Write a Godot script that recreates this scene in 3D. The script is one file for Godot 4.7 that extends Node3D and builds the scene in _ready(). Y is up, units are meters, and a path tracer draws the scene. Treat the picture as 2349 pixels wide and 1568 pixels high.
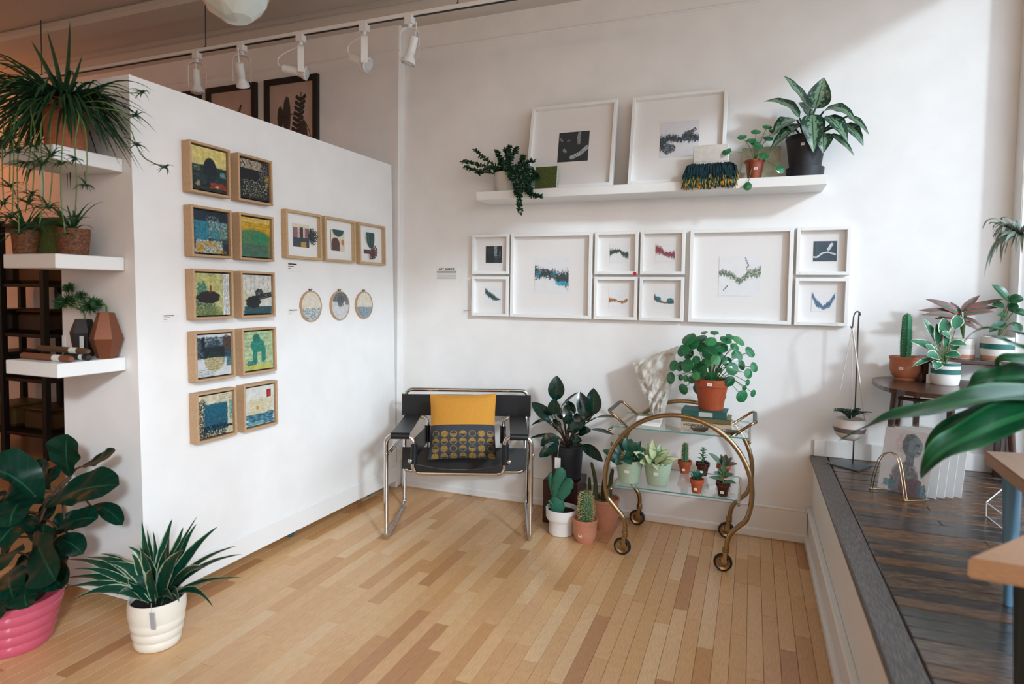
extends Node3D
# A white-walled shop corner: art on a rolling partition and on the back wall, a tubular armchair, a round bar cart and many potted plants; daylight through a shop window on the right.

const LENS := 1422.2            # focal length in pixels of a 2349 x 1568 frame
const LEAN := 0.0244            # the rolling partition leans back a little
const TURN := 0.0226            # and stands a little askew
const CEIL := 3.30
var org := Vector3.ZERO
var used := {}
var rng := RandomNumberGenerator.new()
var noise := FastNoiseLite.new()
var M := {}

# ---------------------------------------------------------------- mesh builder
class B:
	var v := PackedVector3Array()
	var n := PackedVector3Array()
	var t := PackedVector2Array()
	var ix := PackedInt32Array()
	func tri(a: Vector3, b: Vector3, c: Vector3, nn := Vector3.ZERO, ua := Vector2.ZERO, ub := Vector2.ZERO, uc := Vector2.ZERO) -> void:
		var f := (c - a).cross(b - a)
		if nn != Vector3.ZERO and f.dot(nn) < 0.0:
			var s := b; b = c; c = s
			var su := ub; ub = uc; uc = su
			f = -f
		f = f.normalized()
		var k := v.size()
		v.append_array([a, b, c]); n.append_array([f, f, f]); t.append_array([ua, ub, uc]); ix.append_array([k, k + 1, k + 2])
	func quad(a: Vector3, b: Vector3, c: Vector3, d: Vector3, nn := Vector3.ZERO) -> void:
		tri(a, b, c, nn, Vector2(0, 0), Vector2(1, 0), Vector2(1, 1))
		tri(a, c, d, nn, Vector2(0, 0), Vector2(1, 1), Vector2(0, 1))
	func box(c: Vector3, s: Vector3, bev := 0.0, bs := Basis()) -> void:
		var h := s * 0.5
		var b := minf(bev, minf(h.x, minf(h.y, h.z)) * 0.9)
		for ax in 3:
			for sg in [-1.0, 1.0]:
				var o := Vector3.ZERO; o[ax] = h[ax] * sg
				var u := Vector3.ZERO; u[(ax + 1) % 3] = h[(ax + 1) % 3] - b
				var w := Vector3.ZERO; w[(ax + 2) % 3] = h[(ax + 2) % 3] - b
				quad(c + bs * (o - u - w), c + bs * (o + u - w), c + bs * (o + u + w), c + bs * (o - u + w), bs * o)
		if b <= 0.0:
			return
		for ax in 3:
			var i := (ax + 1) % 3
			var j := (ax + 2) % 3
			for si in [-1.0, 1.0]:
				for sj in [-1.0, 1.0]:
					var p := Vector3.ZERO; p[i] = si * h[i]; p[j] = sj * (h[j] - b)
					var q := Vector3.ZERO; q[i] = si * (h[i] - b); q[j] = sj * h[j]
					var l := Vector3.ZERO; l[ax] = h[ax] - b
					quad(c + bs * (p - l), c + bs * (q - l), c + bs * (q + l), c + bs * (p + l), bs * (p + q))
		for sx in [-1.0, 1.0]:
			for sy in [-1.0, 1.0]:
				for sz in [-1.0, 1.0]:
					var sg2 := Vector3(sx, sy, sz)
					tri(c + bs * (sg2 * Vector3(h.x, h.y - b, h.z - b)), c + bs * (sg2 * Vector3(h.x - b, h.y, h.z - b)), c + bs * (sg2 * Vector3(h.x - b, h.y - b, h.z)), bs * sg2)
	func grid(rows: Array, closed := false, uvs: Array = []) -> void:
		var R := rows.size()
		var Cn: int = rows[0].size()
		var k := v.size()
		var nr := PackedVector3Array()
		nr.resize(R * Cn)
		var idx := PackedInt32Array()
		for i in R - 1:
			for j in (Cn - 1):
				var a := i * Cn + j
				idx.append_array([a, a + 1, a + Cn, a + 1, a + Cn + 1, a + Cn])
		var pts := PackedVector3Array()
		for r in rows:
			pts.append_array(r)
		for m in range(0, idx.size(), 3):
			var f := (pts[idx[m + 2]] - pts[idx[m]]).cross(pts[idx[m + 1]] - pts[idx[m]])
			for q in 3:
				nr[idx[m + q]] += f
		if closed:
			for i in R:
				var sum := nr[i * Cn] + nr[i * Cn + Cn - 1]
				nr[i * Cn] = sum; nr[i * Cn + Cn - 1] = sum
		for i in R:
			for j in Cn:
				v.append(pts[i * Cn + j])
				var nn := nr[i * Cn + j]
				n.append(nn.normalized() if nn.length_squared() > 1e-20 else Vector3.UP)
				t.append(uvs[i][j] if uvs.size() else Vector2(float(j) / (Cn - 1), float(i) / (R - 1)))
		for m in idx:
			ix.append(m + k)
	func lathe(prof: Array, seg := 28, c := Vector3.ZERO, bs := Basis(), sharp := 0.7) -> void:
		var part := [prof[0]]
		for i in range(1, prof.size()):
			part.append(prof[i])
			var cut: bool = i == prof.size() - 1
			if not cut:
				var d1: Vector2 = (prof[i] - prof[i - 1]).normalized()
				var d2: Vector2 = (prof[i + 1] - prof[i]).normalized()
				cut = absf(d1.angle_to(d2)) > sharp
			if cut:
				var rows := []
				for p in part:
					var r := PackedVector3Array()
					for s in seg + 1:
						var a := TAU * s / seg
						r.append(c + bs * Vector3(cos(a) * p.x, p.y, sin(a) * p.x))
					rows.append(r)
				grid(rows, true)
				part = [prof[i]]
	func tube(p: PackedVector3Array, r, seg := 8, caps := true) -> void:
		var rows := []
		var T := (p[1] - p[0]).normalized()
		var N := T.cross(Vector3.UP if absf(T.y) < 0.9 else Vector3.RIGHT).normalized()
		var m := p.size()
		for i in m:
			var T2 := (p[mini(i + 1, m - 1)] - p[maxi(i - 1, 0)]).normalized()
			N = (N - T2 * N.dot(T2)).normalized()
			var Bn := N.cross(T2)
			var rr: float = r[i] if r is Array or r is PackedFloat32Array else r
			var row := PackedVector3Array()
			for s in seg + 1:
				var a := TAU * s / seg
				row.append(p[i] + (N * cos(a) + Bn * sin(a)) * rr)
			rows.append(row)
		grid(rows, true)
		if caps:
			for e in [0, m - 1]:
				var row2: PackedVector3Array = rows[e]
				var d := (p[0] - p[1]) if e == 0 else (p[m - 1] - p[m - 2])
				for s in seg:
					tri(p[e], row2[s], row2[s + 1], d)
	func ball(c: Vector3, r: Vector3, seg := 12, rings := 8) -> void:
		var rows := []
		for i in rings + 1:
			var f := PI * i / rings - PI / 2
			var row := PackedVector3Array()
			for s in seg + 1:
				var a := TAU * s / seg
				row.append(c + Vector3(cos(f) * cos(a), sin(f), cos(f) * sin(a)) * r)
			rows.append(row)
		grid(rows, true)
	func poly(pts: Array, y0: float, y1: float) -> void:   # an upright prism over a polygon in x, z
		var flat := PackedVector2Array(pts)
		var tr := Geometry2D.triangulate_polygon(flat)
		for i in range(0, tr.size(), 3):
			for y in [y0, y1]:
				tri(Vector3(flat[tr[i]].x, y, flat[tr[i]].y), Vector3(flat[tr[i + 1]].x, y, flat[tr[i + 1]].y), Vector3(flat[tr[i + 2]].x, y, flat[tr[i + 2]].y), Vector3(0, 1 if y == y1 else -1, 0))
		var mid := Vector2.ZERO
		for p in flat:
			mid += p / flat.size()
		for i in flat.size():
			var a := flat[i]
			var b := flat[(i + 1) % flat.size()]
			var e := b - a
			var o := Vector2(e.y, -e.x)
			if o.dot((a + b) * 0.5 - mid) < 0:
				o = -o
			quad(Vector3(a.x, y0, a.y), Vector3(b.x, y0, b.y), Vector3(b.x, y1, b.y), Vector3(a.x, y1, a.y), Vector3(o.x, 0, o.y))
	# a blade from a to b: bowed by "arch", "up" is the way its face looks, w the full width
	func leaf(a: Vector3, b: Vector3, w: float, arch: Vector3, up: Vector3, shape := 0, fold := 0.18, wave := 0.0, seg := 10, twist := 0.0) -> void:
		var rows := []
		var uvs := []
		var across := 4
		var ctrl := (a + b) * 0.5 + arch
		for i in seg + 1:
			var f := float(i) / seg
			var c := a.lerp(ctrl, f).lerp(ctrl.lerp(b, f), f)
			var T := (a.lerp(ctrl, f) - ctrl.lerp(b, f)).normalized() * -1.0
			var side := T.cross(up).normalized()
			if twist != 0.0:
				side = side.rotated(T, twist * f)
			var nrm := side.cross(T).normalized()
			var ww := 0.0
			match shape:
				0: ww = pow(sin(PI * pow(f, 0.85)), 0.75)                       # oval
				1: ww = pow(maxf(sin(PI * pow(f, 0.62)), 0.0), 0.9)              # pointed, widest low
				2: ww = (0.45 + 0.55 * sin(PI * minf(f * 1.15, 1.0))) * pow(maxf(1.0 - f, 0.0), 0.42) # strap
				3: ww = sqrt(maxf(1.0 - pow(2.0 * f - 1.0, 2.0), 0.0))           # round
				4: ww = pow(sin(PI * pow(f, 1.35)), 0.6) * (0.72 + 0.28 * f) * (1.0 - 0.14 * exp(-pow((f - 0.36) * 7.0, 2.0)))   # fiddle
				5: ww = pow(maxf(1.0 - f, 0.0), 0.6) * (0.6 + 0.4 * minf(f * 6.0, 1.0))   # grass
			var row := PackedVector3Array()
			var uvr := PackedVector2Array()
			for j in across + 1:
				var u := 2.0 * j / across - 1.0
				var off := side * (u * ww * w * 0.5) + nrm * (absf(u) * ww * w * fold + wave * w * ww * u * sin(f * 17.0 + u * 2.0))
				row.append(c + off)
				uvr.append(Vector2(u * 0.5 + 0.5, f))
			rows.append(row)
			uvs.append(uvr)
		grid(rows, false, uvs)
	func mesh(shift := Vector3.ZERO) -> ArrayMesh:
		var a := []
		a.resize(Mesh.ARRAY_MAX)
		if shift != Vector3.ZERO:
			for i in v.size():
				v[i] -= shift
		a[Mesh.ARRAY_VERTEX] = v; a[Mesh.ARRAY_NORMAL] = n; a[Mesh.ARRAY_TEX_UV] = t; a[Mesh.ARRAY_INDEX] = ix
		var m := ArrayMesh.new()
		m.add_surface_from_arrays(Mesh.PRIMITIVE_TRIANGLES, a)
		return m

func curve(p: Array, k := 6) -> PackedVector3Array:        # a smooth path through points
	var o := PackedVector3Array()
	for i in p.size() - 1:
		var a: Vector3 = p[maxi(i - 1, 0)]
		var b: Vector3 = p[i]
		var c: Vector3 = p[i + 1]
		var d: Vector3 = p[mini(i + 2, p.size() - 1)]
		for s in k:
			o.append(b.cubic_interpolate(c, a, d, float(s) / k))
	o.append(p[-1])
	return o

func bent(p: Array, r := 0.04, k := 5) -> PackedVector3Array:   # a straight-run path with rounded bends
	var o := PackedVector3Array([p[0]])
	for i in range(1, p.size() - 1):
		var b: Vector3 = p[i]
		var d1: Vector3 = p[i - 1] - b
		var d2: Vector3 = p[i + 1] - b
		var q: float = minf(r, minf(d1.length(), d2.length()) * 0.48)
		var s: Vector3 = b + d1.normalized() * q
		var e: Vector3 = b + d2.normalized() * q
		for j in k + 1:
			var f := float(j) / k
			o.append(s.lerp(b, f).lerp(b.lerp(e, f), f))
	o.append(p[-1])
	return o

# ---------------------------------------------------------------- scene tree
func numbered(s: String) -> String:
	var k: int = used.get(s, 0)
	used[s] = k + 1
	return s if k == 0 else "%s_%03d" % [s, k]

func tag(o: Node, label: String, category: String, group := "") -> void:
	o.set_meta("label", label)
	o.set_meta("category", category)
	if group:
		o.set_meta("group", group)

func thing(called: String, label: String, category: String, at: Vector3, group := "", turned := false, turn := 0.0) -> Node3D:
	var o := Node3D.new()
	o.name = numbered(called)
	add_child(o)
	o.position = at
	o.rotation.y = turn
	tag(o, label, category, group)
	org = Vector3.ZERO if turned else at
	return o

func put(b: B, called: String, m: Material, parent: Node3D, label := "") -> MeshInstance3D:
	var o := MeshInstance3D.new()
	o.name = called
	o.mesh = b.mesh(org)
	o.material_override = m
	parent.add_child(o, true)
	if label:
		o.set_meta("label", label)
	return o

func structure(b: B, called: String, m: Material) -> MeshInstance3D:
	var o := MeshInstance3D.new()
	o.name = numbered(called)
	org = Vector3.ZERO
	o.mesh = b.mesh()
	o.material_override = m
	add_child(o, true)
	o.set_meta("kind", "structure")
	return o

func stuff(o: Node) -> void:
	o.set_meta("kind", "stuff")

# ---------------------------------------------------------------- materials
func mat(c: Color, rough := 0.6, metal := 0.0, spec := 0.5) -> StandardMaterial3D:
	var m := StandardMaterial3D.new()
	m.albedo_color = c
	m.roughness = rough
	m.metallic = metal
	m.metallic_specular = spec
	return m

func hexa(s: String, rough := 0.6, metal := 0.0) -> StandardMaterial3D:
	return mat(Color(s), rough, metal)

func speckle(freq: float, lo: Color, hi: Color, size := 256, sd := 1, oct := 4) -> NoiseTexture2D:
	var f := FastNoiseLite.new()
	f.seed = sd
	f.frequency = freq
	f.fractal_octaves = oct
	var t := NoiseTexture2D.new()
	t.width = size; t.height = size
	t.seamless = true
	t.noise = f
	var g := Gradient.new()
	g.set_color(0, lo); g.set_color(1, hi)
	t.color_ramp = g
	return t

func grain(m: StandardMaterial3D, t: Texture2D, scale: Vector3, offset := Vector3.ZERO) -> StandardMaterial3D:
	m.albedo_texture = t
	m.uv1_triplanar = true
	m.uv1_world_triplanar = true
	m.uv1_scale = scale
	m.uv1_offset = offset
	return m

func pane(c := Color(1, 1, 1, 0.04)) -> StandardMaterial3D:
	var m := mat(c, 0.02)
	m.transparency = BaseMaterial3D.TRANSPARENCY_ALPHA
	return m

func printed(im: Image, rough := 0.7) -> StandardMaterial3D:
	var m := mat(Color.WHITE, rough)
	m.albedo_texture = ImageTexture.create_from_image(im)
	m.texture_repeat = false
	return m

# leaf skins: kind 0 plain with a pale rib, 1 cream margin, 2 silver middle, 3 striped, 4 pale centre with green rim
func leafskin(kind: int, base: Color, second: Color, rough: float, sd: int, back := 0.12) -> StandardMaterial3D:
	var w := 48
	var h := 96
	var im := Image.create_empty(w, h, false, Image.FORMAT_RGB8)
	for y in h:
		for x in w:
			var u := absf(2.0 * x / (w - 1) - 1.0)
			var f := float(y) / (h - 1)
			var nz := noise.get_noise_2d(x * 5.0 + sd * 91, y * 3.0)
			var c := base * (1.0 + (0.07 if kind == 0 else 0.2) * nz)
			match kind:
				0:
					if u < 0.05: c = c.lerp(second, 0.7)
					elif absf(fposmod(f * 9.0 - u * 1.6, 1.0) - 0.5) < 0.045: c = c.lerp(second, 0.3)
				1:
					if u + 0.2 * nz > 0.84: c = second * (1.0 + 0.1 * nz)
				2:
					if u + 0.85 * nz < 0.46 and u > 0.03: c = second * (1.0 + 0.12 * nz)
				3:
					if u < 0.16 or u > 0.86: c = second.lerp(c, 0.15)
				4:
					c = second * (1.0 + 0.1 * nz) if u + 0.5 * nz < 0.75 else c
			c.a = 1.0
			im.set_pixel(x, y, c)
	var m := printed(im, rough)
	if back > 0.0:
		m.backlight_enabled = true
		m.backlight = Color(base.r, base.g, base.b) * back
	return m

# ---------------------------------------------------------------- flat prints (paint, ink and lettering on paper)
func canvas(n: int, c: Color, sd := 0, amount := 0.06) -> Image:
	var im := Image.create_empty(n, n, false, Image.FORMAT_RGB8)
	for y in n:
		for x in n:
			var k := 1.0 + amount * noise.get_noise_2d(x * 230.0 / n + sd * 37, y * 230.0 / n)
			im.set_pixel(x, y, Color(c.r * k, c.g * k, c.b * k))
	return im

# one brushed patch; kind 0 a rectangle, 1 an ellipse; edges ragged by "rough", body broken by "gaps"
func patch(im: Image, kind: int, x0: float, y0: float, x1: float, y1: float, c: Color, alpha := 1.0, rough := 0.15, gaps := 0.0, sd := 0, stretch := 1.0) -> void:
	var n := im.get_width()
	var m := rough * 0.6
	for y in range(maxi(0, int((y0 - m * (y1 - y0)) * n)), mini(n, int((y1 + m * (y1 - y0)) * n) + 1)):
		for x in range(maxi(0, int((x0 - m * (x1 - x0)) * n)), mini(n, int((x1 + m * (x1 - x0)) * n) + 1)):
			var u := (float(x) / n - x0) / (x1 - x0) * 2.0 - 1.0
			var w := (float(y) / n - y0) / (y1 - y0) * 2.0 - 1.0
			var d := 1.0 - maxf(absf(u), absf(w)) if kind == 0 else 1.0 - sqrt(u * u + w * w)
			var nz := noise.get_noise_2d(x * 420.0 / n / stretch + sd * 53, y * 420.0 / n + sd * 17)
			d += rough * nz * 1.6
			if d <= 0.0:
				continue
			var a := alpha * minf(d * 9.0, 1.0)
			if gaps > 0.0:
				a *= clampf(1.0 - gaps * (0.6 + 2.4 * noise.get_noise_2d(x * 760.0 / n / stretch + sd * 71, y * 760.0 / n)), 0.0, 1.0)
			var o := im.get_pixel(x, y)
			im.set_pixel(x, y, o.lerp(c * (1.0 + 0.25 * nz), a))

func pen(im: Image, x0: float, y0: float, x1: float, y1: float, rows: int, c: Color, sd := 0, down := false) -> void:   # loose handwriting
	var n := im.get_width()
	var r := RandomNumberGenerator.new()
	r.seed = 900 + sd
	for k in rows:
		var base := (k + 0.5) / rows
		var ph := r.randf() * 9.0
		var gap := 0
		var fq := r.randf_range(38.0, 70.0)
		var tilt := r.randf_range(-0.25, 0.25)
		var steps := int((x1 - x0 if not down else y1 - y0) * n * 1.6)
		for s in steps:
			var f := float(s) / steps
			if gap > 0:
				gap -= 1
				continue
			if r.randf() < 0.05:
				gap = 3 + r.randi() % 7
				ph = r.randf() * 9.0
			var j := sin(f * fq * (x1 - x0 if not down else y1 - y0) + ph) * 0.42 * absf(sin(f * 23.0 + ph * 3.0)) + tilt
			var q := base + j / rows * 0.55
			var px := x0 + f * (x1 - x0) + 0.008 * sin(f * 71.0)
			var py := y0 + q * (y1 - y0)
			if down:
				px = x0 + q * (x1 - x0); py = y0 + f * (y1 - y0)
			var X := clampi(int(px * n), 0, n - 1)
			var Y := clampi(int(py * n), 0, n - 1)
			im.set_pixel(X, Y, im.get_pixel(X, Y).lerp(c, 0.8))

func brush(im: Image, pts: Array, w: float, c: Color, alpha := 1.0, dry := 0.0, sd := 0) -> void:
	var n := im.get_width()
	for k in pts.size() - 1:
		var a: Vector2 = pts[k]
		var b: Vector2 = pts[k + 1]
		var steps := maxi(2, int(a.distance_to(b) * n))
		for s in steps:
			var p := a.lerp(b, float(s) / steps)
			var rr := maxf(1.0, w * n * 0.5)
			for dy in range(-int(rr), int(rr) + 1):
				for dx in range(-int(rr), int(rr) + 1):
					if dx * dx + dy * dy > rr * rr:
						continue
					var X := int(p.x * n) + dx
					var Y := int(p.y * n) + dy
					if X < 0 or Y < 0 or X >= n or Y >= n:
						continue
					if dry > 0.0 and noise.get_noise_2d(X * 1500.0 / n + sd * 31, Y * 1500.0 / n) < dry - 0.35:
						continue
					im.set_pixel(X, Y, im.get_pixel(X, Y).lerp(c, alpha))

# an ink drift across a sheet: heights at five stations, thickness, two inks
func drift(n: int, paper: Color, ys: Array, th: Array, inks: Array, sd: int, specks := 1.0) -> Image:
	var im := canvas(n, paper, sd, 0.02)
	for x in n:
		var f := float(x) / (n - 1) * (ys.size() - 1)
		var i := mini(int(f), ys.size() - 2)
		var e: float = lerpf(ys[i], ys[i + 1], smoothstep(0.0, 1.0, f - i))
		var w: float = lerpf(th[i], th[i + 1], smoothstep(0.0, 1.0, f - i))
		for y in n:
			var nx := x * 700.0 / n + sd * 61
			var ny := y * 700.0 / n
			var d: float = absf(float(y) / n - e - 0.07 * noise.get_noise_2d(nx, 3.0)) / maxf(w, 0.001)
			d += 0.75 * noise.get_noise_2d(nx, ny) + 0.35 * noise.get_noise_2d(nx * 3.0, ny * 3.0)
			if d > 1.0:
				continue
			var q := clampf(noise.get_noise_2d(nx * 1.3 + 500.0, ny * 1.3) * 1.8 + 0.45, 0.0, 1.0)
			var c: Color = inks[0].lerp(inks[1], q)
			if inks.size() > 2 and noise.get_noise_2d(nx * 0.9 + 900.0, ny * 0.9) > 0.12:
				c = inks[2]
			im.set_pixel(x, y, im.get_pixel(x, y).lerp(c, clampf((1.0 - d) * 2.2, 0.0, 1.0) * (0.75 + 0.25 * specks)))
	return im

func collage(i: int) -> Image:
	var n := 150
	var im: Image
	match i:
		0:
			im = canvas(n, Color("d9cf9c"), 1, 0.25)
			patch(im, 0, 0, 0, 1, 0.35, Color("d8c065"), 0.5, 0.3, 0.6, 2)
			patch(im, 0, -0.1, 0.4, 1.1, 1.1, Color("11242b"), 0.97, 0.05, 0.12, 3, 3.0)
			patch(im, 0, 0.03, 0.44, 0.22, 0.56, Color("8e9a78"), 0.8, 0.15, 0.5, 4)
			patch(im, 0, 0.8, 0.5, 0.98, 0.64, Color("8fb5b0"), 0.9, 0.12, 0.3, 5)
			patch(im, 1, 0.3, 0.2, 0.72, 0.85, Color("122a33"), 1.0, 0.02, 0.0, 6)
			patch(im, 0, 0.02, 0.62, 1, 0.8, Color("3a5357"), 0.6, 0.2, 0.7, 7, 4.0)
			patch(im, 0, 0.5, 0.78, 0.98, 0.93, Color("9c4a2e"), 0.95, 0.15, 0.15, 8)
			patch(im, 1, 0.08, 0.78, 0.24, 0.92, Color("c9b489"), 0.9, 0.3, 0.4, 9)
			patch(im, 0, 0.62, 0.85, 0.8, 0.9, Color("d5c493"), 0.9, 0.4, 0.3, 10)
		1:
			im = canvas(n, Color("1a2226"), 2, 0.3)
			patch(im, 0, 0, 0, 0.75, 0.24, Color("c9bba6"), 0.95, 0.14, 0.25, 11)
			brush(im, [Vector2(0.08, 0.05), Vector2(0.18, 0.18)], 0.02, Color("22201e"))
			brush(im, [Vector2(0.3, 0.04), Vector2(0.42, 0.16)], 0.02, Color("22201e"))
			patch(im, 0, 0.62, 0.02, 1, 0.5, Color("a79c93"), 0.8, 0.3, 0.9, 12)
			patch(im, 0, 0.86, 0.3, 1.02, 0.65, Color("b7a24f"), 0.8, 0.3, 0.5, 13)
			patch(im, 0, 0.05, 0.5, 1.0, 0.95, Color("c8c8bc"), 0.9, 0.2, 2.2, 14)
			patch(im, 0, 0.2, 0.62, 0.7, 0.9, Color("6f6a45"), 0.6, 0.3, 1.2, 15)
		2:
			im = canvas(n, Color("1b3340"), 3, 0.3)
			patch(im, 0, 0.35, 0.1, 0.75, 0.25, Color("b9b6b0"), 0.8, 0.3, 1.6, 16)
			patch(im, 0, 0, 0.22, 0.42, 0.7, Color("3f8f9f"), 0.95, 0.06, 0.15, 17)
			patch(im, 0, 0.4, 0.22, 1, 0.66, Color("a4c4bf"), 0.9, 0.07, 0.4, 18)
			patch(im, 1, 0.45, 0.4, 0.8, 0.75, Color("3b7d86"), 0.8, 0.3, 0.4, 19)
			patch(im, 0, 0.75, 0.35, 1, 0.8, Color("6d7a58"), 0.6, 0.3, 0.9, 20)
			patch(im, 0, 0, 0.68, 0.85, 1, Color("cfcdbd"), 0.97, 0.12, 0.3, 21)
			patch(im, 1, 0.02, 0.75, 0.3, 0.98, Color("b98d2f"), 0.9, 0.35, 0.4, 22)
			patch(im, 1, 0.25, 0.7, 0.7, 0.85, Color("b98d2f"), 0.85, 0.35, 0.7, 23)
			patch(im, 0, 0.6, 0.9, 0.95, 1, Color("b98d2f"), 0.8, 0.3, 0.6, 24)
		3:
			im = canvas(n, Color("c8a53c"), 4, 0.2)
			patch(im, 0, 0, 0, 1, 0.12, Color("d9cfae"), 0.8, 0.2, 0.6, 25)
			pen(im, 0.1, 0.12, 0.9, 0.32, 3, Color("6b5f2c"), 1)
			patch(im, 1, -0.5, 0.26, 1.3, 1.5, Color("4d7f67"), 0.95, 0.03, 0.15, 26)
			patch(im, 1, 0.3, 0.38, 0.95, 0.66, Color("2f8a6c"), 0.8, 0.2, 0.3, 27, 2.0)
			patch(im, 0, 0, 0.66, 1, 1.02, Color("54736a"), 0.9, 0.04, 0.2, 28, 3.0)
			patch(im, 0, 0.9, 0.5, 1, 1, Color("a99a45"), 0.6, 0.2, 0.6, 29)
		4:
			im = canvas(n, Color("b7b58a"), 5, 0.3)
			patch(im, 0, 0, 0.0, 0.7, 0.6, Color("c9c47a"), 0.7, 0.3, 0.6, 30)
			patch(im, 1, 0.02, 0.2, 0.35, 0.55, Color("2f6a66"), 0.9, 0.4, 0.4, 31)
			patch(im, 0, -0.05, 0.6, 0.6, 1.05, Color("2c4c43"), 0.8, 0.3, 0.6, 32)
			patch(im, 0, 0.0, 0.8, 0.8, 1.05, Color("7b8552"), 0.7, 0.3, 0.5, 33)
			patch(im, 0, 0.8, -0.05, 1.05, 1.05, Color("d8d9d6"), 1.0, 0.04, 0.0, 34)
			pen(im, 0.82, 0.03, 0.98, 0.97, 3, Color("47505c"), 2, true)
			pen(im, 0.35, 0.04, 0.8, 0.3, 3, Color("5a5a40"), 3, true)
			patch(im, 1, 0.0, 0.42, 0.72, 0.72, Color("24181b"), 0.98, 0.12, 0.05, 35, 2.0)
			patch(im, 0, 0.4, 0.3, 0.46, 0.5, Color("6d3626"), 0.9, 0.3, 0.2, 36)
		5:
			im = canvas(n, Color("d6d5cc"), 6, 0.12)
			pen(im, 0.05, 0.02, 0.95, 0.55, 6, Color("2b2f35"), 4, true)
			patch(im, 0, 0.0, 0.45, 0.3, 0.8, Color("c2b780"), 0.5, 0.3, 0.5, 37)
			patch(im, 0, 0.0, 0.8, 1.02, 1.02, Color("2c5157"), 0.97, 0.05, 0.1, 38)
			brush(im, [Vector2(0.2, 0.72), Vector2(0.5, 0.58), Vector2(0.96, 0.5)], 0.14, Color("20252a"), 0.95, 0.1, 5)
			patch(im, 1, 0.08, 0.52, 0.62, 0.86, Color("20252a"), 0.97, 0.15, 0.05, 39)
			patch(im, 1, 0.42, 0.34, 0.7, 0.6, Color("2d3236"), 0.95, 0.2, 0.1, 40)
			patch(im, 1, 0.5, 0.42, 0.6, 0.52, Color("8a8a85"), 0.8, 0.3, 0.3, 41)
		6:
			im = canvas(n, Color("d3d6d6"), 7, 0.08)
			patch(im, 0, -0.05, 0.05, 1.05, 0.58, Color("26363f"), 0.95, 0.12, 0.25, 42)
			patch(im, 0, 0.2, 0.1, 0.8, 0.28, Color("a3b3ba"), 0.8, 0.25, 0.7, 43, 3.0)
			patch(im, 0, 0.12, 0.04, 0.22, 0.4, Color("1c262d"), 0.9, 0.15, 0.0, 44)
			patch(im, 1, 0.72, 0.02, 1.1, 0.45, Color("5d4138"), 0.85, 0.25, 0.4, 45)
			patch(im, 0, 0.85, 0.35, 1.02, 0.8, Color("2d5a66"), 0.85, 0.25, 0.3, 46)
			patch(im, 1, 0.16, 0.12, 0.84, 0.9, Color("172a30"), 0.5, 0.06, 0.3, 47)
			patch(im, 1, 0.2, 0.4, 0.78, 0.9, Color("c3b890"), 0.95, 0.04, 0.15, 48)
			patch(im, 0, 0.18, 0.3, 0.8, 0.56, Color("1c3036"), 0.95, 0.08, 0.1, 49)
			pen(im, 0.02, 0.82, 0.45, 1.0, 5, Color("3a3f45"), 5)
			pen(im, 0.24, 0.58, 0.75, 0.86, 5, Color("4a4636"), 6)
		7:
			im = canvas(n, Color("b4c3a1"), 8, 0.2)
			pen(im, 0.02, 0.02, 0.98, 0.98, 9, Color("415240"), 7)
			patch(im, 0, 0, 0.85, 1, 1, Color("c3b752"), 0.7, 0.3, 0.3, 50)
			patch(im, 1, 0.3, 0.05, 0.55, 0.3, Color("2a6c64"), 0.95, 0.12, 0.1, 51)
			patch(im, 1, 0.2, 0.18, 0.72, 0.55, Color("2c7f73"), 0.95, 0.12, 0.15, 52)
			patch(im, 0, 0.28, 0.45, 0.44, 0.82, Color("2f7d72"), 0.95, 0.2, 0.1, 53)
			patch(im, 0, 0.58, 0.42, 0.74, 0.8, Color("2f7d72"), 0.95, 0.2, 0.1, 54)
			patch(im, 0, 0.1, 0.75, 0.4, 0.88, Color("24605f"), 0.8, 0.4, 0.4, 55)
		8:
			im = canvas(n, Color("d2cbb4"), 9, 0.2)
			pen(im, 0.6, 0.02, 0.98, 0.16, 3, Color("3c3a35"), 8)
			patch(im, 0, -0.05, 0.08, 0.2, 1.05, Color("2a2f2c"), 0.9, 0.2, 0.7, 56)
			patch(im, 0, 0.14, 0.2, 0.86, 0.88, Color("1f5a70"), 0.98, 0.06, 0.15, 57)
			patch(im, 0, 0.2, 0.24, 0.7, 0.5, Color("256f84"), 0.7, 0.3, 0.5, 58)
			patch(im, 0, 0.9, 0.2, 1.0, 0.7, Color("3d7f85"), 0.8, 0.3, 0.5, 59)
			patch(im, 0, 0.05, 0.72, 0.8, 1.02, Color("14222a"), 0.9, 0.2, 0.7, 60)
			patch(im, 0, 0.8, 0.78, 1.0, 0.84, Color("1c1c1c"), 0.9, 0.3, 0.3, 61)
		_:
			im = canvas(n, Color("dcdcd5"), 10, 0.08)
			patch(im, 0, 0.1, 0.3, 0.95, 0.75, Color("c9b77b"), 0.6, 0.35, 0.6, 62)
			for k in 40:
				var a := TAU * k / 40.0
				im.set_pixel(int((0.27 + 0.1 * cos(a)) * n), int((0.33 + 0.1 * sin(a)) * n), Color("77756f"))
			patch(im, 0, 0.73, 0.1, 0.89, 0.31, Color("9c2f3a"), 1.0, 0.0, 0.0, 63)
			patch(im, 1, 0.77, 0.14, 0.85, 0.29, Color("b9606a"), 0.8, 0.1, 0.2, 64)
			pen(im, 0.45, 0.28, 0.72, 0.42, 3, Color("8a867a"), 9)
			patch(im, 0, 0, 0.7, 1.02, 1.0, Color("2b6279"), 0.95, 0.2, 0.35, 65, 3.0)
			patch(im, 0, 0, 0.9, 0.6, 1.05, Color("9fc4c0"), 0.8, 0.25, 0.4, 66, 3.0)
			patch(im, 0, 0.35, 0.5, 0.45, 0.6, Color("b06e2f"), 0.7, 0.4, 0.3, 67)
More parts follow.
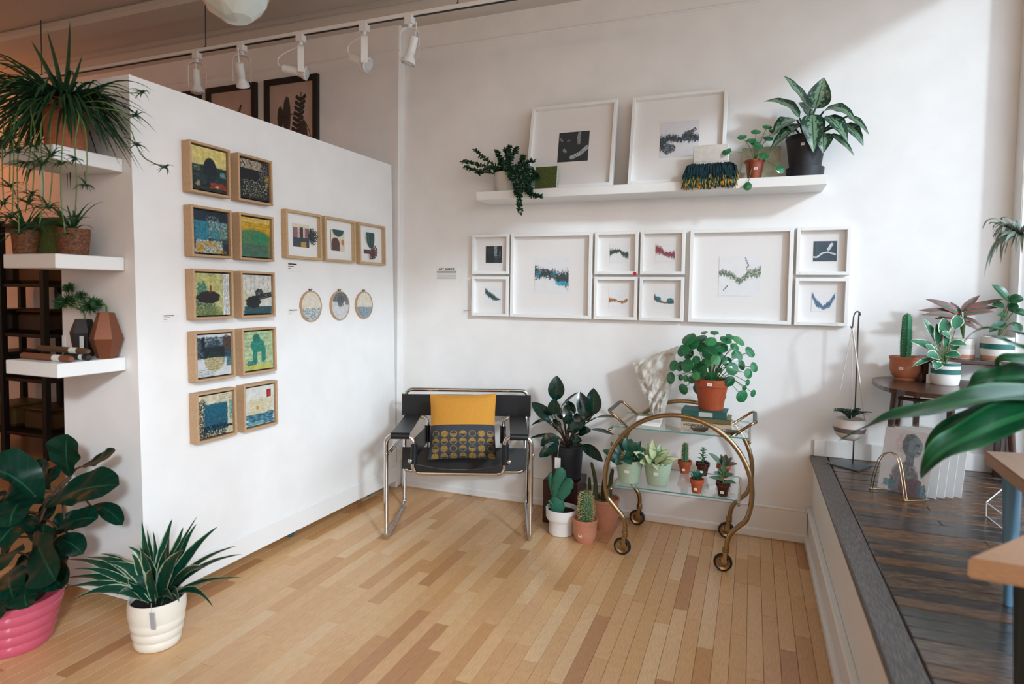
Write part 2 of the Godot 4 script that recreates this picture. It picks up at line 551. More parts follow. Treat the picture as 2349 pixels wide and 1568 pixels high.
			pen(im, 0.08, 0.62, 0.4, 0.75, 2, Color("5a3f2c"), 10)
	im.adjust_bcs(0.86, 1.22, 1.15)
	return im

func stitched(i: int) -> Image:      # felt shapes on a cream card
	var im := canvas(128, Color("d9cfb4"), 20 + i, 0.1)
	if i == 0:
		patch(im, 0, -0.05, 0.14, 0.28, 0.66, Color("7a545c"), 1.0, 0.05, 0.15, 70)
		patch(im, 0, 0.72, 0.14, 1.05, 0.66, Color("7a545c"), 1.0, 0.05, 0.15, 71)
		patch(im, 0, 0.28, 0.2, 0.42, 0.66, Color("d9a09c"), 1.0, 0.08, 0.15, 72)
		patch(im, 0, 0.6, 0.2, 0.74, 0.66, Color("d9a09c"), 1.0, 0.08, 0.15, 73)
		patch(im, 0, 0.4, 0.12, 0.62, 0.7, Color("152a30"), 1.0, 0.04, 0.0, 74)
		patch(im, 0, -0.05, 0.58, 1.05, 1.05, Color("12333a"), 1.0, 0.03, 0.0, 75)
		patch(im, 0, 0.46, 0.76, 0.82, 1.05, Color("b98a34"), 1.0, 0.03, 0.0, 76)
	else:
		patch(im, 1, 0.1, -0.3, 0.96, 0.34, Color("17464c"), 1.0, 0.03, 0.0, 77)
		patch(im, 1, 0.0, 0.36, 0.64, 1.0, Color("502a2f"), 1.0, 0.02, 0.0, 78)
		patch(im, 0, 0.0, 0.66, 0.64, 1.05, Color("502a2f"), 1.0, 0.01, 0.0, 79)
		patch(im, 1, 0.74, 0.42, 0.98, 0.72, Color("b97a3a"), 1.0, 0.03, 0.0, 80)
	return im

func hoopcloth(i: int) -> Image:
	var im := canvas(128, Color("d8d0bf"), 30 + i, 0.08)
	match i:
		0:
			patch(im, 0, -0.1, 0.55, 1.1, 1.1, Color("b9c2c4"), 1.0, 0.08, 0.25, 81)
			patch(im, 0, 0.0, 0.55, 1.0, 1.0, Color("3b4a55"), 0.9, 0.2, 2.6, 82)
		1:
			im = canvas(128, Color("c9cbcb"), 31, 0.1)
			patch(im, 0, -0.1, -0.1, 1.1, 0.36, Color("626668"), 1.0, 0.12, 0.2, 83)
			patch(im, 1, 0.32, 0.1, 0.72, 0.56, Color("5b6063"), 1.0, 0.25, 0.2, 84)
			patch(im, 0, 0.8, 0.2, 1.0, 0.48, Color("6c7073"), 1.0, 0.2, 0.3, 85)
		2:
			patch(im, 0, -0.2, 0.54, 0.5, 1.2, Color("6f8494"), 1.0, 0.06, 0.35, 86)
			patch(im, 0, 0.4, 0.56, 1.2, 1.2, Color("74899a"), 1.0, 0.08, 0.35, 87)
	return im

func inkprint(i: int) -> Image:      # the ten small sheets in the white frames
	var W := Color("e4e5e6")
	var im: Image
	match i:
		0:
			im = canvas(96, Color("16262c"), 40, 0.2)
			patch(im, 0, 0.52, -0.1, 0.7, 0.62, Color("b9c2c2"), 0.9, 0.3, 0.5, 90)
			patch(im, 0, 0.82, 0.25, 0.92, 0.7, Color("9fb0b2"), 0.7, 0.4, 0.7, 91)
		1:
			im = drift(96, W, [0.2, 0.4, 0.56, 0.66, 0.7], [0.2, 0.2, 0.2, 0.1, 0.0], [Color("17363c"), Color("27525a")], 41)
		2:
			im = drift(128, W, [0.42, 0.44, 0.46, 0.58, 0.6], [0.2, 0.14, 0.14, 0.2, 0.26], [Color("1c292d"), Color("4a4f50"), Color("23414a")], 42)
			patch(im, 1, 0.0, 0.34, 0.18, 0.54, Color("2ba0b8"), 0.8, 0.4, 0.5, 92)
			patch(im, 1, 0.48, 0.36, 0.66, 0.54, Color("3aa6ba"), 0.7, 0.4, 0.6, 93)
			patch(im, 1, 0.62, 0.64, 0.98, 0.78, Color("1ea5c0"), 0.95, 0.25, 0.15, 94)
			patch(im, 0, 0.12, 0.3, 0.42, 0.36, Color("4a3630"), 0.8, 0.4, 0.4, 95)
		3:
			im = drift(96, W, [0.46, 0.4, 0.36, 0.56, 0.62], [0.2, 0.14, 0.1, 0.16, 0.22], [Color("1c2f2c"), Color("46604f")], 43)
		4:
			im = drift(96, W, [0.62, 0.58, 0.66, 0.7, 0.6], [0.16, 0.1, 0.05, 0.1, 0.12], [Color("b9692f"), Color("4a3a38"), Color("d9a053")], 44)
		5:
			im = drift(96, W, [0.3, 0.36, 0.56, 0.6, 0.62], [0.28, 0.24, 0.14, 0.18, 0.24], [Color("6d2f38"), Color("a2505a")], 45)
		6:
			im = drift(96, W, [0.4, 0.6, 0.68, 0.68, 0.62], [0.18, 0.1, 0.06, 0.06, 0.12], [Color("8a6450"), Color("3c3f40")], 46)
			patch(im, 1, 0.02, 0.34, 0.34, 0.66, Color("16616a"), 0.95, 0.2, 0.15, 96)
			patch(im, 1, 0.62, 0.42, 0.96, 0.76, Color("12555f"), 0.95, 0.2, 0.15, 97)
		7:
			im = drift(128, W, [0.4, 0.45, 0.62, 0.42, 0.38], [0.08, 0.09, 0.09, 0.12, 0.14], [Color("25384a"), Color("5e6f45"), Color("9fae7c")], 47, 0.2)
			brush(im, [Vector2(0.62, 0.04), Vector2(0.7, 0.22), Vector2(0.66, 0.34)], 0.04, Color("55535f"), 0.6, 0.35, 3)
			brush(im, [Vector2(0.12, 0.86), Vector2(0.22, 0.74)], 0.03, Color("3f5a3f"), 0.8, 0.2, 4)
		8:
			im = canvas(96, Color("2f4654"), 48, 0.25)
			patch(im, 0, 0.1, 0.0, 0.26, 0.8, Color("5b6c76"), 0.5, 0.2, 0.5, 98)
			brush(im, [Vector2(0.0, 0.78), Vector2(0.16, 0.8), Vector2(0.38, 0.6), Vector2(0.6, 0.54), Vector2(0.94, 0.66)], 0.08, Color("dfe3e5"), 0.9, 0.1, 5)
			brush(im, [Vector2(0.64, 0.42), Vector2(0.78, 0.14)], 0.13, Color("e2e6e8"), 0.95, 0.1, 6)
		9:
			im = drift(96, W, [0.2, 0.6, 0.78, 0.62, 0.2], [0.16, 0.2, 0.12, 0.2, 0.16], [Color("2a5279"), Color("6b7d92")], 49)
		10:
			im = canvas(128, Color("0f1d25"), 50, 0.2)
			brush(im, [Vector2(0.68, 0.05), Vector2(0.66, 0.2), Vector2(0.68, 0.4)], 0.1, Color("a9b3b3"), 0.8, 0.25, 7)
			brush(im, [Vector2(0.46, 0.86), Vector2(0.72, 0.76), Vector2(0.96, 0.54)], 0.13, Color("c7cbc9"), 0.9, 0.2, 8)
			brush(im, [Vector2(0.2, 0.6), Vector2(0.26, 0.66)], 0.1, Color("b9c0bf"), 0.8, 0.3, 9)
			brush(im, [Vector2(0.06, 0.22), Vector2(0.12, 0.28)], 0.07, Color("9aa6a7"), 0.8, 0.3, 10)
			brush(im, [Vector2(0.3, 0.3), Vector2(0.38, 0.28)], 0.05, Color("9aa6a7"), 0.8, 0.3, 11)
		11:
			im = drift(128, Color("d9dadd"), [0.62, 0.46, 0.5, 0.44, 0.5], [0.24, 0.12, 0.1, 0.18, 0.1], [Color("14232f"), Color("46545c")], 51)
			patch(im, 1, 0.05, 0.6, 0.4, 0.92, Color("1c2b35"), 0.9, 0.35, 0.35, 99)
			brush(im, [Vector2(0.7, 0.4), Vector2(0.9, 0.26)], 0.1, Color("3a4448"), 0.8, 0.2, 12)
	return im

func portrait() -> Image:      # a painted head and shoulders on a pale sheet, no one's likeness
	var im := canvas(192, Color("cfc9c6"), 60, 0.05)
	patch(im, 1, 0.24, 0.04, 0.62, 0.4, Color("b98f88"), 0.5, 0.3, 0.5, 100)
	patch(im, 1, 0.38, 0.04, 0.74, 0.42, Color("3a4a50"), 0.95, 0.1, 0.15, 101)
	patch(im, 1, 0.5, 0.08, 0.8, 0.42, Color("6f8488"), 0.95, 0.08, 0.2, 102)
	patch(im, 0, 0.48, 0.34, 0.66, 0.56, Color("5a6468"), 0.95, 0.1, 0.2, 103)
	patch(im, 1, 0.2, 0.48, 0.82, 1.2, Color("4a4a50"), 0.92, 0.1, 0.25, 104)
	patch(im, 1, 0.26, 0.52, 0.5, 0.86, Color("857f80"), 0.6, 0.2, 0.5, 105)
	patch(im, 0, 0.42, 0.76, 0.86, 1.05, Color("5a2a36"), 0.9, 0.2, 0.3, 106)
	patch(im, 0, 0.08, 0.82, 0.36, 0.93, Color("2f6f7a"), 0.85, 0.3, 0.3, 107)
	patch(im, 0, 0.76, 0.8, 0.98, 1.0, Color("2f6270"), 0.85, 0.3, 0.3, 108)
	patch(im, 0, 0.64, 0.2, 0.72, 0.23, Color("2a3238"), 0.9, 0.2, 0.0, 109)
	patch(im, 0, 0.68, 0.32, 0.76, 0.345, Color("5a3a3a"), 0.9, 0.2, 0.0, 110)
	return im

func herbarium(i: int) -> Image:      # dark pressed leaves on tan paper
	var im := canvas(192, Color("c0a898"), 66 + i, 0.05)
	var ink := Color("17130f")
	if i == 1:
		for k in 26:
			var f := k / 25.0
			var s := Vector2(0.42 + 0.3 * f, 0.95 - 0.72 * f)
			var l := 0.17 * (1.0 - f) + 0.02
			brush(im, [s, s + Vector2(l * 0.5, -l)], 0.022, ink, 0.9)
			brush(im, [s, s + Vector2(-l, -l * 0.55)], 0.022, ink, 0.9)
		brush(im, [Vector2(0.42, 1), Vector2(0.72, 0.23)], 0.012, ink)
	else:
		for k in 90:
			var a := TAU * k / 90.0
			brush(im, [Vector2(0.5 + 0.44 * cos(a), 0.86 + 0.44 * sin(a)), Vector2(0.5 + 0.44 * cos(a + 0.07), 0.86 + 0.44 * sin(a + 0.07))], 0.014, ink)
		patch(im, 1, 0.3, 0.15, 0.48, 0.72, ink, 0.95, 0.05, 0.1, 111)
		patch(im, 1, 0.17, 0.28, 0.32, 0.6, ink, 0.95, 0.06, 0.1, 112)
		for k in 7:
			for sg in [-1.0, 1.0]:
				var c := Vector2(0.62 + 0.09 * k / 6.0, 0.66 - 0.07 * k)
				brush(im, [c, c + Vector2(0.1 * sg, -0.05)], 0.05, ink, 0.9)
		brush(im, [Vector2(0.58, 0.9), Vector2(0.72, 0.14)], 0.02, ink)
		patch(im, 1, 0.66, 0.5, 0.86, 0.92, Color("241c18"), 0.95, 0.06, 0.1, 113)
		patch(im, 1, 0.12, 0.6, 0.3, 0.8, Color("4d4a3a"), 0.9, 0.2, 0.2, 114)
		patch(im, 1, 0.1, 0.78, 0.34, 0.94, Color("1b1714"), 0.9, 0.3, 0.2, 115)
		patch(im, 1, 0.44, 0.84, 0.66, 1.04, Color("1b1714"), 0.9, 0.3, 0.3, 116)
		patch(im, 1, 0.44, 0.62, 0.6, 0.8, Color("2b2a20"), 0.9, 0.3, 0.3, 117)
	return im

func cushion_print() -> Image:
	var n := 256
	var im := canvas(n, Color("3b3f47"), 70, 0.08)
	for y in int(n * 0.5):
		for x in n:
			var k := 1.0 + 0.07 * noise.get_noise_2d(x * 6.0, y * 6.0)
			im.set_pixel(x, y, Color(0.80 * k, 0.56 * k, 0.20 * k))
	var gold := Color("a98338")
	for r in 4:
		for c in 7:
			var cx := 0.1 + c * 0.138
			var cy := 0.635 + r * 0.112
			var how := (r * 5 + c * 3 + r * c) % 4
			for a in 70:
				var an := TAU * a / 70.0
				for q in 3:
					var X := int((cx + (0.054 - 0.005 * q) * cos(an)) * n)
					var Y := int((cy + (0.05 - 0.005 * q) * sin(an)) * n)
					if X >= 0 and X < n and Y >= 0 and Y < n and noise.get_noise_2d(X * 9.0, Y * 9.0) > -0.3:
						im.set_pixel(X, Y, gold)
			if how > 0:
				for dy in range(-11, 12):
					for dx in range(-12, 13):
						if dx * dx + dy * dy > 135 or (how == 1 and dy > 0) or (how == 2 and dy < 0):
							continue
						var X := int(cx * n) + dx
						var Y := int(cy * n) + dy
						if X >= 0 and X < n and Y >= 0 and Y < n and noise.get_noise_2d(X * 11.0, Y * 11.0) > -0.22:
							im.set_pixel(X, Y, gold)
	return im

# ---------------------------------------------------------------- the place
func _ready() -> void:
	rng.seed = 7
	noise.seed = 3
	noise.frequency = 0.02
	noise.fractal_octaves = 5
	noise.fractal_gain = 0.6
	view_and_light()
	palette()
	room()
	back_room()
	shop_lamps()
	partition()
	end_shelves()
	wall_art()
	long_shelf()
	track_lights()
	armchair()
	floor_plants()
	corner_plants()
	bar_cart()
	display_platform()

func view_and_light() -> void:
	var cam := Camera3D.new()
	cam.name = "camera"
	cam.position = Vector3(2.2684, 1.38, 3.7864)
	cam.basis = Basis.from_euler(Vector3(-0.0472, 0.3691, 0.0139), EULER_ORDER_YXZ)
	cam.projection = Camera3D.PROJECTION_FRUSTUM
	cam.near = 0.05
	cam.far = 100.0
	cam.size = 0.05 * 1568.0 / LENS
	cam.frustum_offset = Vector2(0.0, -0.05 * 46.72 / LENS)
	var lens := CameraAttributesPhysical.new()
	lens.frustum_focal_length = 35.0
	lens.frustum_focus_distance = 3.7
	lens.exposure_aperture = 4.0
	lens.frustum_near = 0.05
	lens.frustum_far = 100.0
	cam.attributes = lens
	cam.current = true
	add_child(cam)
	# an overcast sky outside the shop window
	var sky := ProceduralSkyMaterial.new()
	sky.sky_top_color = Color(0.85, 0.92, 1.0)
	sky.sky_horizon_color = Color(0.96, 0.98, 1.0)
	sky.ground_horizon_color = Color(0.62, 0.62, 0.62)
	sky.ground_bottom_color = Color(0.35, 0.35, 0.35)
	sky.sky_energy_multiplier = 1.0
	var env := Environment.new()
	env.background_mode = Environment.BG_SKY
	env.sky = Sky.new()
	env.sky.sky_material = sky
	env.background_energy_multiplier = 3.5
	env.tonemap_mode = Environment.TONE_MAPPER_LINEAR
	env.tonemap_exposure = 1.02
	env.sdfgi_enabled = true
	env.ssao_enabled = true
	env.ssil_enabled = true
	var we := WorldEnvironment.new()
	we.name = "surroundings"
	we.environment = env
	add_child(we)
	# the hazy sun, low over the street, soft-edged
	var sun := DirectionalLight3D.new()
	sun.name = "sun"
	add_child(sun)
	sun.look_at_from_position(Vector3.ZERO, Vector3(-1.1, -0.56, -1.0))
	sun.light_color = Color(0.88, 0.95, 1.0)
	sun.light_energy = 0.54
	sun.light_angular_distance = 5.0
	sun.shadow_enabled = true
	sun.sky_mode = DirectionalLight3D.SKY_MODE_LIGHT_ONLY

func palette() -> void:
	M.wall = grain(mat(Color(0.945, 0.94, 0.93), 0.75), speckle(0.02, Color(0.97, 0.97, 0.97), Color.WHITE, 256, 5), Vector3.ONE * 0.7)
	M.trim = mat(Color(0.93, 0.925, 0.915), 0.45)
	M.ceiling = mat(Color(0.80, 0.78, 0.74), 0.9)
	M.white = mat(Color(0.92, 0.92, 0.91), 0.35)
	M.paper = mat(Color(0.92, 0.915, 0.90), 0.8)
	M.frame_white = mat(Color(0.93, 0.93, 0.92), 0.4)
	M.mount = mat(Color(0.91, 0.90, 0.89), 0.85)
	M.glass = pane(Color(1, 1, 1, 0.01))
	M.glass.metallic_specular = 0.25
	M.gap = hexa("3a2a1c", 0.9)
	var maple := speckle(0.035, Color(0.86, 0.82, 0.78), Color(1.0, 1.0, 1.0), 512, 11, 5)
	M.maple = []
	for c in ["e6b985", "ecc28f", "e0b07a", "efc999", "e3b582", "d7a56f", "e9bc8b", "cc9869", "f0cd9f"]:
		M.maple.append(grain(hexa(c, 0.28), maple, Vector3(14.0, 14.0, 0.9), Vector3(rng.randf(), 0, rng.randf())))
	M.maple_field = grain(hexa("c99b6d", 0.32), maple, Vector3(14.0, 14.0, 0.9))
	var dark := speckle(0.03, Color(0.35, 0.33, 0.33), Color(1.0, 0.98, 0.95), 512, 12, 5)
	M.dark = []
	for c in ["7a6452", "5e5651", "886547", "50484a", "96704f", "6e665f", "443e3c"]:
		M.dark.append(grain(hexa(c, rng.randf_range(0.14, 0.26)), dark, Vector3(0.9, 14.0, 12.0), Vector3(rng.randf(), 0, rng.randf())))
	M.nosing = grain(hexa("726a66", 0.34), dark, Vector3(12.0, 12.0, 1.1))
	var oak := speckle(0.03, Color(0.83, 0.80, 0.76), Color(1, 1, 1), 256, 13, 5)
	M.oak = grain(hexa("cba983", 0.55), oak, Vector3(40.0, 4.0, 40.0))
	M.oak_pale = grain(hexa("d2b48a", 0.55), oak, Vector3(40.0, 5.0, 40.0))
	M.walnut = grain(hexa("4a2f22", 0.25), oak, Vector3(4.0, 30.0, 30.0))
	M.seatwood = grain(hexa("b0845c", 0.5), oak, Vector3(6.0, 30.0, 30.0))
	M.black = hexa("141517", 0.5)
	M.iron = hexa("17181a", 0.55, 0.2)
	M.chrome = mat(Color(0.80, 0.81, 0.82), 0.07, 1.0)
	M.brass = mat(Color(0.64, 0.555, 0.43), 0.2, 1.0)
	M.leather = grain(hexa("14191d", 0.38), speckle(0.2, Color(0.8, 0.8, 0.8), Color.WHITE, 128, 14), Vector3.ONE * 9.0)
	M.terracotta = grain(hexa("c07450", 0.75), speckle(0.03, Color(0.86, 0.84, 0.82), Color.WHITE, 256, 15), Vector3.ONE * 6.0)
	M.terra_pink = grain(hexa("cf8d70", 0.6), speckle(0.03, Color(0.93, 0.92, 0.9), Color.WHITE, 256, 16), Vector3.ONE * 6.0)
	M.terra_red = grain(hexa("b4552f", 0.5), speckle(0.03, Color(0.86, 0.84, 0.82), Color.WHITE, 256, 17), Vector3.ONE * 5.0)
	M.soil = grain(hexa("2b211a", 0.95), speckle(0.2, Color(0.4, 0.4, 0.4), Color.WHITE, 128, 18), Vector3.ONE * 12.0)
	M.pink = hexa("cb5a70", 0.12)
	M.cream = hexa("e9e2d3", 0.4)
	M.sage = grain(hexa("aec5ac", 0.3), speckle(0.05, Color(0.93, 0.93, 0.93), Color.WHITE, 128, 19), Vector3.ONE * 8.0)
	M.navy = hexa("171d24", 0.5)
	M.copper = mat(Color(0.46, 0.27, 0.18), 0.38, 0.35)
	M.copper_pot = mat(Color(0.55, 0.27, 0.19), 0.3, 0.3)
	M.stem = hexa("5d7f45", 0.6)
	M.stem_dark = hexa("3a4a2c", 0.6)
	M.bark = hexa("4d3b2b", 0.85)
	M.cactus = grain(hexa("3f7a55", 0.55), speckle(0.08, Color(0.82, 0.85, 0.82), Color.WHITE, 128, 20), Vector3.ONE * 12.0)
	M.spine = hexa("d8c48e", 0.7)
	M.tagpaper = hexa("d9d9d4", 0.85)
	M.glass_edge = hexa("4f8f88", 0.1)
	M.shelf_glass = pane(Color(0.85, 0.97, 0.94, 0.06))
	M.sleeve = pane(Color(1, 1, 1, 0.03))
	M.sleeve.metallic_specular = 0.35
	M.dark_glaze = grain(hexa("6a3020", 0.25), speckle(0.04, Color(0.15, 0.15, 0.15), Color.WHITE, 128, 72), Vector3.ONE * 14.0)
	M.ink = hexa("2a2a2c", 0.8)
	M.grey_ink = hexa("8f9091", 0.85)
	M.rubber = leafskin(0, Color("0b2a22"), Color("24503a"), 0.14, 1, 0.04)
	M.fig = leafskin(0, Color("092c20"), Color("2a6244"), 0.3, 2, 0.05)
	M.fig.metallic_specular = 0.32
	M.pilea = leafskin(0, Color("24683d"), Color("5a9a66"), 0.18, 3, 0.15)
	M.pilea_pale = leafskin(0, Color("3a8450"), Color("74ae78"), 0.2, 23, 0.15)
	M.pilea_deep = leafskin(0, Color("1a5432"), Color("4a8a5a"), 0.16, 24, 0.12)
	M.pear = grain(hexa("347a62", 0.6), speckle(0.06, Color(0.72, 0.8, 0.74), Color.WHITE, 128, 29), Vector3.ONE * 14.0)
	M.silver = leafskin(2, Color("143828"), Color("6f8c6e"), 0.35, 4, 0.08)
	M.drac = leafskin(1, Color("124634"), Color("a9bb9a"), 0.3, 5, 0.1)
	M.spider = leafskin(3, Color("1c4028"), Color("2f5a36"), 0.5, 6, 0.1)
	M.hoya = leafskin(1, Color("2a6a4a"), Color("d3d8b8"), 0.35, 7, 0.15)
	M.pale = leafskin(4, Color("5f8a5a"), Color("c3ccA0"), 0.4, 8, 0.15)
	M.pepero = leafskin(0, Color("1b4c3a"), Color("4d8266"), 0.3, 9, 0.08)
	M.stroma = leafskin(2, Color("8a5257"), Color("4d6a4c"), 0.35, 10, 0.12)
	M.corn = leafskin(3, Color("0e4426"), Color("28643a"), 0.28, 11, 0.2)
	M.succ = leafskin(0, Color("2a6a55"), Color("4a8a70"), 0.4, 12, 0.06)
	M.ivy = leafskin(0, Color("1f4a30"), Color("4a7050"), 0.45, 13, 0.12)
	M.air = leafskin(0, Color("7d8f84"), Color("a9b8ac"), 0.6, 14, 0.1)
	M.olive = leafskin(0, Color("4a6a52"), Color("7a9a78"), 0.5, 15, 0.1)

# ---------------------------------------------------------------- room shell
func room() -> void:
	# floor: a sub-floor with maple strips laid towards the back wall
	var b := B.new()
	b.box(Vector3(-1.25, -0.07, 3.5), Vector3(9.9, 0.1, 7.4), 0.0)
	var fl := structure(b, "floor", M.gap)
	b = B.new()
	b.box(Vector3(-3.65, -0.0101, 3.5), Vector3(5.1, 0.02, 7.2))
	b.box(Vector3(0.8, -0.0101, 5.15), Vector3(3.8, 0.02, 3.9))
	b.box(Vector3(3.1, -0.0101, 3.5), Vector3(0.8, 0.02, 7.2))
	put(b, "far_boards", M.maple_field, fl)
	var w := 0.0605
	var variants := {}
	var x := -1.1
	var k := 0
	while x < 2.66:
		var z := 0.012 - rng.randf() * 0.5
		while z < 3.2:
			var l := snappedf(rng.randf_range(0.28, 0.85), 0.06)
			var z0 := maxf(z, 0.012)
			var z1 := minf(z + l, 3.2)
			if z1 - z0 > 0.03:
				var len_key := snappedf(z1 - z0, 0.001)
				if not variants.has(len_key):
					var pb := B.new()
					pb.box(Vector3.ZERO, Vector3(w - 0.0012, 0.02, len_key - 0.0012), 0.0006)
					variants[len_key] = pb.mesh()
				var p := MeshInstance3D.new()
				p.name = "plank"
				p.mesh = variants[len_key]
				p.material_override = M.maple[(k * 5 + rng.randi() % 4) % M.maple.size()] if rng.randf() < 0.75 else M.maple[rng.randi() % 2]
				p.position = Vector3(x + w * 0.5, -0.01, (z0 + z1) * 0.5)
				fl.add_child(p, true)
				k += 1
			z += l
		x += w
	# back wall: right part, and a left part that steps forward by 54 mm
	b = B.new()
	b.box(Vector3(1.75, CEIL * 0.5, -0.1), Vector3(3.8, CEIL, 0.2))
	b.box(Vector3(-3.1, CEIL * 0.5, -0.073), Vector3(6.16, CEIL, 0.254), 0.012)
	structure(b, "wall_back", M.wall)
	b = B.new()
	b.box(Vector3(-6.2, CEIL * 0.5, 3.5), Vector3(0.2, CEIL, 7.2))
	structure(b, "wall_left", M.wall)
	b = B.new()
	b.box(Vector3(-1.25, CEIL * 0.5, 7.1), Vector3(10.1, CEIL, 0.2))
	structure(b, "wall_front", M.wall)
	# right wall with the shop window
	var X := 3.56
	var z0 := 0.12
	var z1 := 6.6
	var ytop := 3.2
	b = B.new()
	b.box(Vector3(X, CEIL * 0.5, z0 * 0.5), Vector3(0.2, CEIL, z0))
	b.box(Vector3(X, 0.26, (z0 + z1) * 0.5), Vector3(0.2, 0.52, z1 - z0))
	b.box(Vector3(X, (CEIL + ytop) * 0.5, (z0 + z1) * 0.5), Vector3(0.2, CEIL - ytop, z1 - z0))
	b.box(Vector3(X, CEIL * 0.5, (z1 + 7.2) * 0.5), Vector3(0.2, CEIL, 7.2 - z1))
	structure(b, "wall_right", M.wall)
	b = B.new()
	var posts := [z0 + 0.03, 1.72, 3.34, 4.96, z1 - 0.03]
	for z in posts:
		b.box(Vector3(X, (0.52 + ytop) * 0.5, z), Vector3(0.07, ytop - 0.52, 0.05), 0.006)
	b.box(Vector3(X, 0.55, (z0 + z1) * 0.5), Vector3(0.1, 0.06, z1 - z0), 0.006)
	b.box(Vector3(X, ytop - 0.03, (z0 + z1) * 0.5), Vector3(0.1, 0.06, z1 - z0), 0.006)
	var win := structure(b, "window_1", M.trim)
	for i in 4:
		var g := B.new()
		g.box(Vector3(X + 0.02, (0.58 + ytop - 0.06) * 0.5, (posts[i] + posts[i + 1]) * 0.5), Vector3(0.006, ytop - 0.64, posts[i + 1] - posts[i] - 0.05))
		put(g, "pane", M.glass, win)
	# ceiling with shallow boxed beams, a cove and the old picture-rail line
	b = B.new()
	b.box(Vector3(-1.25, CEIL + 0.1, 3.5), Vector3(10.1, 0.2, 7.4))
	var ce := structure(b, "ceiling", M.ceiling)
	for z in [0.62, 1.3, 2.0, 2.7, 3.4, 4.1, 4.8]:
		b = B.new()
		b.box(Vector3(-1.3, CEIL - 0.035, z), Vector3(9.6, 0.07, 0.22), 0.02)
		put(b, "beam", M.ceiling, ce)
	b = B.new()
	var rows := []
	for i in 9:
		var a := PI * 0.5 * i / 8.0
		rows.append(PackedVector3Array([Vector3(3.46, 3.18 + 0.12 * (1.0 - cos(a)), 0.16 * sin(a) * 1.0), Vector3(-6.1, 3.18 + 0.12 * (1.0 - cos(a)), 0.16 * sin(a))]))
	b.grid(rows)
	b.box(Vector3(-1.3, 3.285, 0.175), Vector3(9.6, 0.03, 0.03))
	structure(b, "trim_1", M.ceiling)
	b = B.new()
	b.box(Vector3(1.75, 3.022, 0.004), Vector3(3.42, 0.012, 0.008), 0.003)
	b.box(Vector3(-3.05, 3.015, 0.058), Vector3(6.06, 0.012, 0.008), 0.003)
	structure(b, "trim_2", M.trim)
	# baseboards
	b = B.new()
	b.box(Vector3(1.29, 0.09, 0.008), Vector3(2.6, 0.18, 0.016), 0.003)
	b.box(Vector3(1.29, 0.183, 0.011), Vector3(2.6, 0.014, 0.022), 0.005)
	b.box(Vector3(1.29, 0.026, 0.014), Vector3(2.6, 0.052, 0.028), 0.008)
	structure(b, "baseboard_back", M.trim)
	b = B.new()
	b.box(Vector3(-3.05, 0.09, 0.062), Vector3(6.06, 0.18, 0.016), 0.003)
	b.box(Vector3(-3.05, 0.026, 0.068), Vector3(6.07, 0.052, 0.028), 0.008)
	structure(b, "baseboard_left", M.trim)
	# the pavement outside
	b = B.new()
	b.box(Vector3(23.7, -0.2, 3.0), Vector3(40.0, 0.2, 60.0))
	var pv := structure(b, "pavement", hexa("a9a7a2", 0.9))

